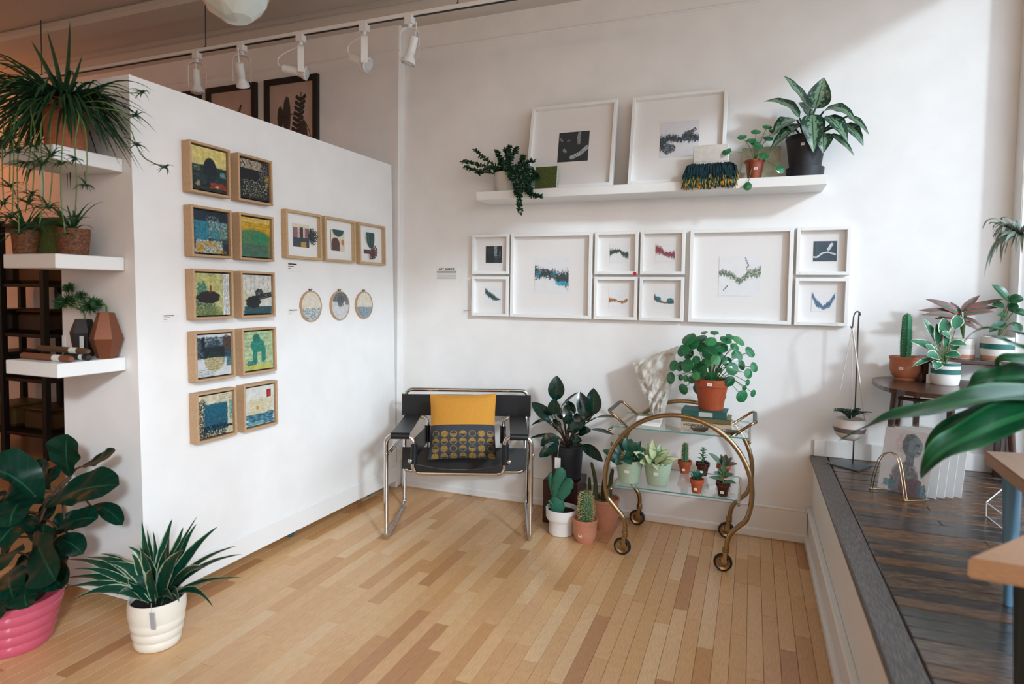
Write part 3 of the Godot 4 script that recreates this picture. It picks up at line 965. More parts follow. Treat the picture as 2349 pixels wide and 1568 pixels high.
func back_room() -> void:
	# a dark metal rack against the far wall, and a warm lamp over it
	var t := thing("storage_rack", "black metal storage rack standing in the dim back room", "rack", Vector3(-3.3, 0, 0.36))
	for x in [-3.92, -3.42, -2.9]:
		for z in [0.14, 0.58]:
			var b := B.new()
			b.box(Vector3(x, 0.95, z), Vector3(0.045, 1.9, 0.045), 0.003)
			put(b, "post", M.iron, t)
	for y in [0.18, 0.62, 0.98, 1.38, 1.86]:
		var b := B.new()
		b.box(Vector3(-3.41, y, 0.36), Vector3(1.06, 0.025, 0.46), 0.003)
		put(b, "shelf", M.iron, t)
	var goods := [[-3.62, 0.18, "6a5730", "clear tub of wrapped stock on the lowest rack shelf"], [-3.15, 0.18, "4a3b22", "small tub of stock by the rack's right post"],
		[-3.66, 0.62, "2a3436", "folded grey-green cloth on the rack's second shelf"], [-3.2, 0.98, "35261a", "brown card box on the rack's middle shelf"], [-3.64, 0.98, "2a221c", "dark bowl stack on the rack's middle shelf"], [-3.62, 1.38, "3d2b1a", "tan box on the rack's upper shelf"], [-3.18, 1.38, "5a3d20", "low orange-brown tray on the rack's upper shelf"]]
	for g in goods:
		var k := thing("storage_bin", g[3], "bin", Vector3(g[0], g[1] + 0.0125, 0.36), "goods on the storage rack")
		var b := B.new()
		b.box(Vector3(g[0], g[1] + 0.0125 + 0.085, 0.36), Vector3(0.34, 0.17, 0.3), 0.03)
		put(b, "tub", hexa(g[2], 0.5), k)
		b = B.new()
		b.box(Vector3(g[0], g[1] + 0.0125 + 0.18, 0.36), Vector3(0.345, 0.022, 0.31), 0.008)
		put(b, "lid", hexa(g[2], 0.4), k)
	# a copper dome lamp over the rack
	var lt := thing("dome_lamp", "copper dome lamp hanging in the back room", "lamp", Vector3(-3.75, 1.98, 1.0))
	var b2 := B.new()
	b2.lathe([Vector2(0.2, 1.98), Vector2(0.19, 2.03), Vector2(0.14, 2.1), Vector2(0.05, 2.14), Vector2(0.03, 2.18)], 28, Vector3(-3.75, 0, 1.0))
	put(b2, "shade", M.copper, lt)
	b2 = B.new()
	b2.tube(PackedVector3Array([Vector3(-3.75, 2.17, 1.0), Vector3(-3.75, CEIL, 1.0)]), 0.004, 6)
	put(b2, "cord", M.black, lt)
	b2 = B.new()
	b2.ball(Vector3(-3.75, 2.04, 1.0), Vector3.ONE * 0.045)
	var glow := mat(Color(1, 0.75, 0.45))
	glow.emission_enabled = true
	glow.emission = Color(1.0, 0.62, 0.28)
	glow.emission_energy_multiplier = 2.0
	put(b2, "bulb", glow, lt)
	lamp(Vector3(-3.75, 2.0, 1.0), 0.06)
	for p in [Vector3(-4.4, 2.7, 0.9), Vector3(-5.3, 2.7, 2.2)]:
		var q := thing("globe_lamp", "warm glass globe lamp hanging before the storage rack" if p.z < 2.0 else "warm glass globe lamp hanging near the back room's left wall", "lamp", p, "back room globe lamps")
		b2 = B.new()
		b2.ball(p, Vector3.ONE * 0.11, 18, 12)
		put(b2, "globe", glow, q)
		b2 = B.new()
		b2.tube(PackedVector3Array([p + Vector3(0, 0.11, 0), Vector3(p.x, CEIL, p.z)]), 0.005, 6)
		put(b2, "cord", M.black, q)
		lamp(p, 0.27)

func shop_lamps() -> void:      # the shop's own opal globes, hung behind the place the picture is taken from
	var where := ["door side", "till side"]
	for i in 2:
		var p: Vector3 = [Vector3(3.0, 2.62, 5.0), Vector3(1.9, 2.62, 5.9)][i]
		var q := thing("shop_globe_lamp", "lit opal globe lamp over the front of the shop, " + where[i], "lamp", p, "lit shop globe lamps")
		var b := B.new()
		b.ball(p, Vector3.ONE * 0.14, 24, 16)
		var m := mat(Color(1, 0.95, 0.86))
		m.emission_enabled = true
		m.emission = Color(1.0, 0.80, 0.58)
		m.emission_energy_multiplier = 2.0
		put(b, "globe", m, q)
		b = B.new()
		b.tube(PackedVector3Array([p + Vector3(0, 0.14, 0), Vector3(p.x, CEIL, p.z)]), 0.005, 6)
		put(b, "cord", M.black, q)
		lamp(p, 0.72, Color(1.0, 0.81, 0.62), 0.14)

func lamp(p: Vector3, e: float, c := Color(1.0, 0.56, 0.24), size := 0.1) -> void:
	var l := OmniLight3D.new()
	l.name = "lamp_light"
	l.position = p
	l.light_color = c
	l.light_energy = e
	l.light_size = size
	l.omni_range = 14.0
	l.omni_attenuation = 2.0
	l.shadow_enabled = true
	add_child(l, true)

# ---------------------------------------------------------------- the rolling partition and what hangs on it
func on_part(y: float, z: float, off := 0.0) -> Vector3:     # a point on the partition's face
	return Vector3(-LEAN * y - TURN * z, y, z) + Vector3(1, LEAN, TURN).normalized() * off

func part_axes() -> Basis:       # x along the face towards the back wall, y up the face, z out of it
	var zz := Vector3(1, LEAN, TURN).normalized()
	var xx := Vector3(-TURN, 0, 1).normalized() * -1.0
	return Basis(xx, zz.cross(xx), zz)

func partition() -> void:
	var t := thing("rolling_partition", "thick white rolling partition wall hung with small artworks", "partition", Vector3(-0.3, 0, 1.03))
	var b := B.new()
	var ax := part_axes()
	# body: a box whose right face leans
	var p := []
	for z in [0.10, 1.98]:
		for y in [0.06, 2.235]:
			p.append(on_part(y, z)); p.append(Vector3(-0.505 - TURN * z * 0.5, y, z))
	# order: z0y0R z0y0L z0y1R z0y1L z1y0R z1y0L z1y1R z1y1L
	b.quad(p[0], p[2], p[6], p[4], Vector3.RIGHT)
	b.quad(p[1], p[3], p[7], p[5], Vector3.LEFT)
	b.quad(p[4], p[6], p[7], p[5], Vector3.BACK)
	b.quad(p[0], p[2], p[3], p[1], Vector3.FORWARD)
	b.quad(p[2], p[6], p[7], p[3], Vector3.UP)
	b.quad(p[0], p[4], p[5], p[1], Vector3.DOWN)
	put(b, "body", M.wall, t)
	b = B.new()
	b.box(on_part(0.112, 1.04, 0.004), Vector3(1.88, 0.104, 0.008), 0.003, ax)
	put(b, "skirting", M.trim, t)
	for z in [0.3, 1.05, 1.8]:
		for x in [-0.42, -0.1]:
			b = B.new()
			b.lathe([Vector2(0, -0.012), Vector2(0.028, -0.012), Vector2(0.03, -0.008), Vector2(0.03, 0.008), Vector2(0.028, 0.012), Vector2(0, 0.012)], 16, Vector3(x, 0.03, z), Basis(Vector3.FORWARD, PI / 2))
			put(b, "caster", hexa("2b5a60", 0.4), t)

func end_shelves() -> void:
	var names := ["top floating white shelf on the partition end, under the spider plant", "middle floating white shelf on the partition end, with pots and notebook", "lowest floating white shelf on the partition end, holding two vases"]
	var ys := [1.9, 1.5, 1.09]
	for i in 3:
		var t := thing("floating_shelf", names[i], "shelf", Vector3(-0.29, ys[i] - 0.054, 2.115))
		var b := B.new()
		b.box(Vector3(-0.29, ys[i] - 0.027, 2.117), Vector3(0.305, 0.054, 0.27), 0.0025)
		put(b, "board", M.white, t)
	# ---- top shelf: spider plant
	var c := Vector3(-0.265, 1.9, 2.12)
	var t := thing("spider_plant", "bushy spider plant trailing runners from a terracotta pot", "plant", c)
	var b := B.new()
	b.lathe([Vector2(0, 0), Vector2(0.064, 0), Vector2(0.07, 0.008), Vector2(0.078, 0.2), Vector2(0.074, 0.2), Vector2(0.07, 0.185), Vector2(0, 0.185)], 32, c)
	put(b, "pot", M.terracotta, t)
	b = B.new()
	var r := RandomNumberGenerator.new()
	r.seed = 21
	var top := c + Vector3(0, 0.19, 0)
	for i in 330:
		var a := r.randf() * TAU
		var l := r.randf_range(0.2, 0.44)
		var up := r.randf_range(-0.42, 0.16)
		var d := Vector3(cos(a), 0, sin(a) * 0.75)
		if d.x > 0.4:
			l *= 0.75
		var s := top + Vector3(cos(a), 0, sin(a)) * r.randf() * 0.07
		var e := s + d * l + Vector3(0, up * l * 1.6 - 0.1 * r.randf(), 0)
		if e.z < 2.0 and e.x < 0.0:
			e.z = 2.0 + r.randf() * 0.05
		b.leaf(s, e, r.randf_range(0.012, 0.021), Vector3(0, l * r.randf_range(0.25, 0.5), 0), Vector3.UP, 5, 0.3, 0.0, 8, r.randf_range(-0.5, 0.5))
	for p in [Vector3(-0.06, 0.26, 0.02), Vector3(0.0, 0.3, -0.02), Vector3(-0.1, 0.22, 0.05), Vector3(0.09, 0.16, 0.0)]:
		b.leaf(top, top + p * 1.1, 0.036, Vector3(0.02, 0.0, 0), Vector3.BACK, 5, 0.25)
	stuff(put(b, "foliage", M.spider, t))
	# runners with plantlets
	b = B.new()
	var pl := B.new()
	var runs := [
		[top, Vector3(0.076, 2.043, 2.2), Vector3(0.082, 1.974, 2.12), Vector3(0.091, 1.917, 2.1), Vector3(0.135, 1.862, 2.1), Vector3(0.242, 1.817, 2.1)],
		[top, Vector3(-0.016, 2.114, 2.15), Vector3(0.033, 2.113, 2.1), Vector3(0.131, 2.1, 2.1)],
		[top, Vector3(-0.001, 1.998, 2.25), Vector3(0.052, 1.875, 2.3), Vector3(0.057, 1.739, 2.3), Vector3(0.014, 1.622, 2.28)],
		[top, Vector3(-0.071, 1.989, 2.25), Vector3(0.017, 1.873, 2.32), Vector3(0.005, 1.693, 2.32), Vector3(-0.007, 1.559, 2.3)],
		[top, Vector3(0.02, 1.965, 2.25), Vector3(0.112, 1.826, 2.3), Vector3(0.103, 1.729, 2.3)],
		[top, Vector3(-0.239, 2.019, 2.25), Vector3(-0.186, 1.876, 2.3), Vector3(-0.214, 1.753, 2.3), Vector3(-0.203, 1.673, 2.3)],
		[top, Vector3(-0.424, 2.066, 2.2), Vector3(-0.33, 1.907, 2.28), Vector3(-0.344, 1.746, 2.28)],
		[top, Vector3(0.086, 2.019, 2.2), Vector3(0.092, 2.021, 2.12), Vector3(0.093, 2.017, 2.1)],
		[top, Vector3(-0.143, 1.987, 2.28), Vector3(-0.094, 1.866, 2.32), Vector3(-0.087, 1.712, 2.32), Vector3(-0.115, 1.59, 2.32)], [top, Vector3(-0.33, 2.062, 2.24), Vector3(-0.246, 1.912, 2.3), Vector3(-0.263, 1.787, 2.3), Vector3(-0.261, 1.564, 2.3)], [top, Vector3(-0.476, 2.088, 2.2), Vector3(-0.372, 1.958, 2.28), Vector3(-0.384, 1.83, 2.28), Vector3(-0.382, 1.683, 2.28)], [top, Vector3(-0.157, 2.03, 2.24), Vector3(-0.047, 1.877, 2.32), Vector3(-0.039, 1.771, 2.32), Vector3(-0.093, 1.654, 2.3)],
		[top, Vector3(-0.27, 2.067, 2.26), Vector3(-0.247, 1.939, 2.32), Vector3(-0.246, 1.845, 2.32), Vector3(-0.264, 1.625, 2.32)], [top, Vector3(-0.234, 2.048, 2.26), Vector3(-0.127, 1.929, 2.32), Vector3(-0.136, 1.792, 2.32), Vector3(-0.149, 1.7, 2.32)]]
	for q in runs:
		var path := curve(q, 7)
		b.tube(path, 0.0022, 5)
		for at in [path.size() - 1, int(path.size() * 0.62)]:
			if q.size() == 4 and at != path.size() - 1:
				continue
			for k in 12:
				var a := TAU * k / 12.0 + r.randf()
				var l := r.randf_range(0.05, 0.11) * (0.55 if q[-1].x > -0.08 else 1.0)
				pl.leaf(path[at], path[at] + Vector3(cos(a) * l, r.randf_range(-0.6, 0.35) * l, maxf(sin(a), -0.2) * l), 0.009, Vector3(0, l * 0.35, 0), Vector3.UP, 5, 0.3, 0.0, 6)
	put(b, "runner", M.stem, t)
	stuff(put(pl, "plantlet", M.spider, t))
	b = B.new()
	b.box(Vector3(-0.125, 1.748, 2.3), Vector3(0.022, 0.1, 0.0015), 0.0005)
	b.tube(PackedVector3Array([Vector3(-0.127, 1.784, 2.3), Vector3(-0.133, 1.873, 2.3)]), 0.0008, 4)
	put(b, "price_tag", M.tagpaper, t)
	# ---- middle shelf
	for q in [[Vector3(-0.238, 1.5, 2.12), 0.06, 0.105, "small speckled terracotta pot of spider plantlets beside the green notebook", 31], [Vector3(-0.392, 1.5, 2.2), 0.047, 0.095, "small speckled terracotta pot at the shelf's outer corner", 32]]:
		var o: Vector3 = q[0]
		t = thing("plantlet_pot", q[3], "plant", o)
		b = B.new()
		b.lathe([Vector2(0, 0), Vector2(q[1] * 0.86, 0), Vector2(q[1], q[2]), Vector2(q[1] * 0.9, q[2]), Vector2(q[1] * 0.86, q[2] * 0.85), Vector2(0, q[2] * 0.85)], 24, o)
		put(b, "pot", grain(hexa("9a6238", 0.7), speckle(0.06, Color(0.35, 0.3, 0.28), Color.WHITE, 128, q[4]), Vector3.ONE * 9.0), t)
		r.seed = q[4]
		b = B.new()
		for k in 34:
			var a := r.randf() * TAU
			var l := r.randf_range(0.07, 0.17)
			var s := o + Vector3(0, q[2] * 0.85, 0)
			var e := s + Vector3(cos(a) * l, r.randf_range(-0.02, 0.13), maxf(sin(a), -0.3) * l)
			b.leaf(s, e, 0.011, Vector3(0, l * 0.4, 0), Vector3.UP, 5, 0.3, 0.0, 7)
		stuff(put(b, "foliage", M.spider, t))
	notebook("notebook", "green handmade notebook with white stitched spine on the partition shelf", Vector3(-0.335, 1.5, 2.155), 0.15, 0.15, 0.16)
	# ---- lowest shelf: two faceted vases, flowers, wrapped rolls
	for q in [[Vector3(-0.305, 1.09, 2.04), "black faceted vase with green pompom blooms on the lowest partition shelf", M.black, [0.035, 0.05, 0.03], [0.0, 0.1, 0.155]], [Vector3(-0.178, 1.09, 2.035), "copper-brown faceted vase with a green pompom bloom", M.copper, [0.036, 0.062, 0.03], [0.0, 0.08, 0.185]]]:
		var o: Vector3 = q[0]
		t = thing("faceted_vase", q[1], "vase", o)
		b = B.new()
		var prof := [Vector2(0, 0)]
		for k in 3:
			prof.append(Vector2(q[3][k], q[4][k]))
		prof.append(Vector2(q[3][2] * 0.8, q[4][2])); prof.append(Vector2(q[3][2] * 0.7, q[4][2] - 0.03))
		for k in prof.size() - 1:
			for s in 6:
				var a0 := TAU * s / 6.0 + 0.3 + (0.52 if k == 2 else 0.0) * 0.0
				var a1 := a0 + TAU / 6.0
				var P0 := Vector3(cos(a0) * prof[k].x, prof[k].y, sin(a0) * prof[k].x)
				var P1 := Vector3(cos(a1) * prof[k].x, prof[k].y, sin(a1) * prof[k].x)
				var P2 := Vector3(cos(a1) * prof[k + 1].x, prof[k + 1].y, sin(a1) * prof[k + 1].x)
				var P3 := Vector3(cos(a0) * prof[k + 1].x, prof[k + 1].y, sin(a0) * prof[k + 1].x)
				b.quad(o + P0, o + P1, o + P2, o + P3)
		put(b, "body", q[2], t)
		b = B.new()
		var heads: Array = [[Vector3(-0.424, 1.317, 2.03), 0.045], [Vector3(-0.424, 1.373, 2.02), 0.028], [Vector3(-0.449, 1.308, 2.04), 0.03]] if q[2] == M.black else [[Vector3(-0.268, 1.302, 2.04), 0.048], [Vector3(-0.346, 1.342, 2.02), 0.025], [Vector3(-0.209, 1.313, 2.05), 0.026]]
		for hd in heads:
			b.tube(curve([o + Vector3(0, q[4][2] - 0.02, 0), o + Vector3(0, q[4][2] + 0.03, 0), hd[0]], 5), 0.003, 5)
		put(b, "stem", M.stem, t)
		for hd in heads:
			b = B.new()
			for k in 150:
				var d := Vector3(r.randf() * 2 - 1, r.randf() * 2 - 1, r.randf() * 2 - 1).normalized()
				b.leaf(hd[0], hd[0] + d * hd[1] * r.randf_range(0.8, 1.15), 0.007, Vector3.ZERO, d.cross(Vector3(0.3, 0.8, 0.5)), 5, 0.2, 0.0, 3)
			put(b, "bloom", leaf_plain("2f5a34"), t)
	var rolls := [[Vector3(-0.473, 1.118, 2.14), Vector3(-0.132, 1.127, 2.14), "5a4028", 0.012, "brown wrapped roll with white paper band lying on two others"], [Vector3(-0.454, 1.087, 2.2), Vector3(-0.138, 1.102, 2.2), "7a4a32", 0.013, "reddish-brown wrapped roll at the front of the lowest partition shelf"], [Vector3(-0.282, 1.091, 2.13), Vector3(-0.143, 1.102, 2.13), "24272b", 0.013, "short black wrapped roll beside the copper vase"]]
	for i in 3:
		var q: Array = rolls[i]
		var y: float = 1.09 + q[3] + (0.0255 if i == 0 else 0.0)
		var a := Vector3(q[0].x, y, q[0].z)
		var e := Vector3(q[1].x, y, q[1].z)
		if a.x < -0.43:
			a.x = -0.43
		t = thing("wrapped_roll", q[4], "roll", Vector3(a.x, y - q[3], a.z))
		b = B.new()
		b.tube(PackedVector3Array([a, a.lerp(e, 0.03), a.lerp(e, 0.97), e]), [q[3] * 0.7, q[3], q[3], q[3] * 0.7], 12)
		put(b, "roll", hexa(q[2], 0.6), t)
		b = B.new()
		b.tube(PackedVector3Array([a.lerp(e, 0.66), a.lerp(e, 0.8)]), q[3] * 1.04, 12)
		put(b, "paper_band", M.tagpaper, t)
	for q in [[Vector3(-0.335, 1.09, 2.10), "white notched price card leaning before the black vase"], [Vector3(-0.245, 1.09, 2.09), "white notched price card between the two faceted vases"]]:
		var o: Vector3 = q[0]
		t = thing("price_card", q[1], "card", o)
		b = B.new()
		b.box(o + Vector3(0, 0.045, 0), Vector3(0.022, 0.09, 0.002), 0.0005)
		put(b, "card", M.tagpaper, t)

func leaf_plain(c: String) -> StandardMaterial3D:
	var m := hexa(c, 0.6)
	m.backlight_enabled = true
	m.backlight = Color(c) * 0.15
	return m

func notebook(called: String, label: String, o: Vector3, w: float, h: float, turn: float) -> void:
	var t := thing(called, label, "notebook", o, "", true, turn)
	var tilt := Basis(Vector3.RIGHT, -0.12)
	var b := B.new()
	b.box(tilt * Vector3(0, h * 0.5, 0.011), Vector3(w, h, 0.003), 0.001, tilt)
	b.box(tilt * Vector3(0, h * 0.5, -0.011), Vector3(w, h, 0.003), 0.001, tilt)
	put(b, "cover", grain(hexa("5c6a33", 0.8), speckle(0.05, Color(0.6, 0.62, 0.5), Color.WHITE, 128, 40), Vector3.ONE * 10.0), t)
	b = B.new()
	b.box(tilt * Vector3(0, h * 0.5, 0), Vector3(w * 0.97, h * 0.97, 0.018), 0.0, tilt)
	put(b, "page_block", M.paper, t)
	b = B.new()
	for k in 12:
		b.ball(tilt * Vector3(w * 0.5, h * (k + 0.5) / 12.0, 0.0), Vector3(0.004, 0.004, 0.014), 6, 4)
	put(b, "binding", M.tagpaper, t)

func frame_bars(t: Node3D, c: Vector3, ax: Basis, w: float, h: float, d: float, bar: float, m: Material) -> void:
	var b := B.new()
	for s in [-1.0, 1.0]:
		b.box(c + ax * Vector3(s * (w - bar) * 0.5, 0, d * 0.5), Vector3(bar, h, d), 0.0015, ax)
		b.box(c + ax * Vector3(0, s * (h - bar) * 0.5, d * 0.5), Vector3(w - 2 * bar, bar, d), 0.0015, ax)
	put(b, "frame", m, t)

func sheet(t: Node3D, called: String, c: Vector3, ax: Basis, w: float, h: float, m: Material, thick := 0.0012) -> MeshInstance3D:
	var b := B.new()
	var x := ax.x * w * 0.5
	var y := ax.y * h * 0.5
	var z := ax.z * thick
	b.quad(c - x + y + z, c + x + y + z, c + x - y + z, c - x - y + z, ax.z)
	b.quad(c - x + y, c + x + y, c + x + y + z, c - x + y + z, ax.y)
	b.quad(c - x - y, c + x - y, c + x - y + z, c - x - y + z, -ax.y)
	b.quad(c + x + y, c + x - y, c + x - y + z, c + x + y + z, ax.x)
	b.quad(c - x + y, c - x - y, c - x - y + z, c - x + y + z, -ax.x)
	return put(b, called, m, t)

func words(t: Node3D, text: String, c: Vector3, ax: Basis, size: float, m: Material, bold := false, called := "lettering") -> MeshInstance3D:
	var tm := TextMesh.new()
	tm.text = text
	tm.font_size = 32
	tm.pixel_size = size / 32.0
	tm.depth = 0.0008
	var f := SystemFont.new()
	f.font_names = PackedStringArray(["Droid Sans"])
	if bold:
		f.font_weight = 700
	tm.font = f
	var o := MeshInstance3D.new()
	o.name = called
	o.mesh = tm
	o.material_override = m
	t.add_child(o, true)
	o.transform = Transform3D(ax, c - org)
	return o

func label_card(label: String, c: Vector3, ax: Basis, w: float, h: float) -> void:
	var t := thing("wall_label", label, "label", c)
	var b := B.new()
	b.box(c + ax.z * 0.0012, Vector3(w, h, 0.0024), 0.0004, ax)
	put(b, "card", M.paper, t)
	b = B.new()
	var widths := [0.62, 0.4, 0.2]
	for k in 3:
		b.box(c + ax * Vector3(-w * 0.42 + w * widths[k] * 0.5, h * (0.28 - 0.24 * k), 0.0026), Vector3(w * widths[k], h * (0.13 if k == 0 else 0.06), 0.0004), 0.0, ax)
	put(b, "small_print", M.grey_ink if h < 0.03 else M.ink, t)

func wall_art() -> void:
	var ax := part_axes()
	# ten collages in floater frames on the partition
	var tops := [2.026, 1.744, 1.464, 1.186, 0.911]
	var what := ["collage with a dark dome under a cream sky", "nearly black collage with a cream strip along its top", "collage with a turquoise block over white and ochre", "landscape collage with a green hill under yellow sky", "collage with a dark fish shape and white letter strip", "collage with a dark diagonal figure over white handwriting", "collage with a navy crowd above a cream disc", "collage with a crouching teal figure over handwriting", "collage with a large blue-green square", "collage of a white envelope with a red stamp"]
	for r in 5:
		for k in 2:
			var z := 1.636 if k == 0 else 1.369
			var i := r * 2 + k
			var c := on_part(tops[r] - 0.113, z)
			var t := thing("framed_collage", "square oak floater frame holding a " + what[i], "artwork", c, "framed collages on the partition")
			frame_bars(t, c + ax.z * 0.001, ax, 0.222, 0.226, 0.05, 0.011, M.oak)
			var b := B.new()
			b.box(c + ax.z * 0.008, Vector3(0.2, 0.204, 0.014), 0.0, ax)
			put(b, "backing", M.black, t)
			sheet(t, "canvas", c + ax.z * 0.015, ax, 0.186, 0.19, printed(collage(i), 0.45), 0.026)
	# three oak box frames with felt pieces
	var felt := ["oak box frame with mauve and teal felt blocks and loose yarn tassel", "oak box frame with a teal bowl and maroon arch in felt", "oak box frame with a teal yarn bundle over maroon loops"]
	var zs := [1.01, 0.697, 0.375]
	for i in 3:
		var c := on_part(1.674, zs[i])
		var t := thing("felt_picture", felt[i], "artwork", c, "oak box frames on the partition")
		frame_bars(t, c + ax.z * 0.001, ax, 0.284, 0.258, 0.034, 0.014, M.oak_pale)
		var b := B.new()
		b.box(c + ax.z * 0.006, Vector3(0.258, 0.232, 0.008), 0.0, ax)
		put(b, "mount", M.paper, t)
		if i < 2:
			sheet(t, "felt_card", c + ax * Vector3(-0.006, 0.0, 0.0105), ax, 0.125, 0.125, printed(stitched(i), 0.9), 0.003)
		b = B.new()
		if i == 0:
			for k in 16:
				var a := -1.2 + 2.5 * k / 15.0
				var q := c + ax * Vector3(0.05, 0.0, 0.016)
				var l := 0.05 + 0.012 * sin(k * 2.1)
				b.tube(curve([q, q + ax * Vector3(cos(a) * l, sin(a) * l * 0.8, 0.006), q + ax * Vector3(cos(a + 0.25) * l * 0.9, sin(a + 0.25) * l * 0.75, 0.012), q + ax * Vector3(0.004, 0.006, 0.004)], 5), 0.0022, 5)
			put(b, "yarn_tassel", hexa("152a2e", 0.95), t)
		elif i == 2:
			for k in 26:
				var f := k / 25.0
				var q := c + ax * Vector3(-0.045 + 0.075 * f, 0.06, 0.014 + 0.004 * sin(k * 1.7))
				b.tube(curve([q, q + ax * Vector3(0.002, 0.012, 0.004), q + ax * Vector3(0.004 * sin(k), -0.04, 0.008), c + ax * Vector3(-0.005 + 0.03 * f, -0.022, 0.012)], 5), 0.0026, 5)
			put(b, "yarn_bundle", hexa("1c5550", 0.95), t)
			b = B.new()
			b.box(c + ax * Vector3(-0.04, -0.048, 0.014), Vector3(0.06, 0.026, 0.006), 0.002, ax)
			for k in 7:
				var a := -1.9 + 2.6 * k / 6.0
				var q := c + ax * Vector3(0.0, -0.045, 0.014)
				b.tube(curve([q, q + ax * Vector3(cos(a) * 0.055, sin(a) * 0.045, 0.008), q + ax * Vector3(cos(a + 0.5) * 0.05, sin(a + 0.5) * 0.04, 0.01), q], 6), 0.003, 5)
			put(b, "yarn_loops", hexa("5a2a30", 0.95), t)
		b = B.new()
		b.box(c + ax.z * 0.031, Vector3(0.256, 0.23, 0.002), 0.0, ax)
		put(b, "glass", M.glass, t)
	# three embroidery hoops
	var hoops := ["embroidery hoop with pale blue flecked stitching below bare linen", "embroidery hoop with a grey stitched cap over white", "embroidery hoop with solid slate-blue stitching below bare linen"]
	var hz := [0.944, 0.69, 0.449]
	for i in 3:
		var c := on_part(1.286, hz[i])
		var t := thing("embroidery_hoop", hoops[i], "artwork", c, "embroidery hoops on the partition")
		var b := B.new()
		var rad := 0.086
		var to := ax * Basis(Vector3.RIGHT, PI / 2)
		b.lathe([Vector2(rad - 0.006, 0.001), Vector2(rad, 0.001), Vector2(rad, 0.015), Vector2(rad - 0.006, 0.015), Vector2(rad - 0.006, 0.001)], 40, c, to)
		put(b, "ring", M.oak, t)
		b = B.new()
		var rows := []
		var uvs := []
		for q in 2:
			var row := PackedVector3Array()
			var uvr := PackedVector2Array()
			for s in 41:
				var a := TAU * s / 40.0
				var rr := (rad - 0.006) * q
				row.append(c + ax * Vector3(cos(a) * rr, sin(a) * rr, 0.012))
				uvr.append(Vector2(0.5 + 0.5 * q * cos(a), 0.5 - 0.5 * q * sin(a)))
			rows.append(row); uvs.append(uvr)
		b.grid(rows, true, uvs)
		put(b, "cloth", printed(hoopcloth(i), 0.95), t)
		b = B.new()
		b.box(c + ax * Vector3(0, rad + 0.006, 0.008), Vector3(0.012, 0.012, 0.008), 0.001, ax)
		b.tube(PackedVector3Array([c + ax * Vector3(-0.013, rad + 0.008, 0.008), c + ax * Vector3(0.013, rad + 0.008, 0.008)]), 0.003, 8)
		put(b, "screw", mat(Color(0.5, 0.48, 0.45), 0.35, 1.0), t)
	label_card("small white wall label beside the fish and envelope collages' column", on_part(1.25, 1.825), ax, 0.08, 0.032)
	label_card("small white wall label under the mauve felt picture", on_part(1.502, 1.065), ax, 0.105, 0.05)
	label_card("small white wall label beside the blue-flecked embroidery hoop", on_part(1.256, 1.068), ax, 0.1, 0.04)
	# ---- back wall: two square frames and eight small ones
	var I := Basis()
	var defs := [[0.530, 0.793, 1, 0], [0.530, 0.793, 0, 1], [0.805, 1.342, 2, 2], [1.358, 1.623, 1, 3], [1.358, 1.623, 0, 4], [1.636, 1.895, 1, 5], [1.636, 1.895, 0, 6], [1.922, 2.471, 2, 7], [2.486, 2.749, 1, 8], [2.486, 2.749, 0, 9]]
	var ink := ["small white frame with a dark sheet and one pale streak", "small white frame with a slanting dark teal ink shape", "large white frame with black ink drift and turquoise patches", "small white frame with a dark green ink drift", "small white frame with an orange ink drift", "small white frame with a dark red ink drift", "small white frame with two teal rounds joined by brown", "large white frame with a loose green and blue ink garland", "small white frame with white strokes on slate blue", "small white frame with a blue valley-shaped ink drift"]
	for d in defs:
		var big: bool = d[2] == 2
		var x0: float = d[0]
		var x1: float = d[1]
		var y0 := 1.222
		var y1 := 1.757
		if d[2] == 1: y0 = 1.497
		if d[2] == 0: y1 = 1.482
		var c := Vector3((x0 + x1) * 0.5, (y0 + y1) * 0.5, 0.001)
		var t := thing("framed_print", ink[d[3]], "artwork", c, "white frames in a row on the back wall")
		frame_bars(t, c, I, x1 - x0, y1 - y0, 0.045, 0.021 if big else 0.019, M.frame_white)
		var b := B.new()
		b.box(c + Vector3(0, 0, 0.006), Vector3(x1 - x0 - 0.034, y1 - y0 - 0.034, 0.008), 0.0)
		put(b, "mount", M.mount, t)
		var s := 0.225 if big else 0.115
		sheet(t, "print", c + Vector3(0.012 if not big else 0.0, 0.0, 0.0101), I, s, s * (1.0 if big else 0.95), printed(inkprint(d[3]), 0.85), 0.0015)
		b = B.new()
		b.box(c + Vector3(0, 0, 0.036), Vector3(x1 - x0 - 0.036, y1 - y0 - 0.036, 0.002), 0.0)
		put(b, "glass", M.glass, t)
	var dot := thing("round_sticker", "red round sold sticker at a white frame's lower corner", "sticker", Vector3(1.606, 1.502, 0.046))
	var db := B.new()
	db.lathe([Vector2(0, 0.0006), Vector2(0.0115, 0.0006), Vector2(0.0115, 0.0)], 20, Vector3(1.606, 1.502, 0.0462), Basis(Vector3.RIGHT, PI / 2))
	put(db, "disc", hexa("c8242b", 0.5), dot)
	# lettering on the wall
	var sg := thing("wall_sign", "ART MAKER lettering with a small text block on the back wall", "sign", Vector3(0.321, 1.5, 0.0))
	var b := B.new()
	b.box(Vector3(0.321, 1.497, 0.0008), Vector3(0.165, 0.108, 0.0016), 0.0004)
	put(b, "card", M.paper, sg)
	words(sg, "ART MAKER", Vector3(0.321, 1.531, 0.002), I, 0.0215, M.ink, true)
	b = B.new()
	b.box(Vector3(0.321, 1.5165, 0.0018), Vector3(0.146, 0.003, 0.0006))
	put(b, "underline", M.ink, sg)
	b = B.new()
	for k in 7:
		b.box(Vector3(0.321, 1.5055 - 0.0078 * k, 0.0018), Vector3(0.146 * (1.0 if k != 6 else 0.6), 0.0022 if k else 0.0035, 0.0004))
	put(b, "small_print", M.grey_ink, sg)
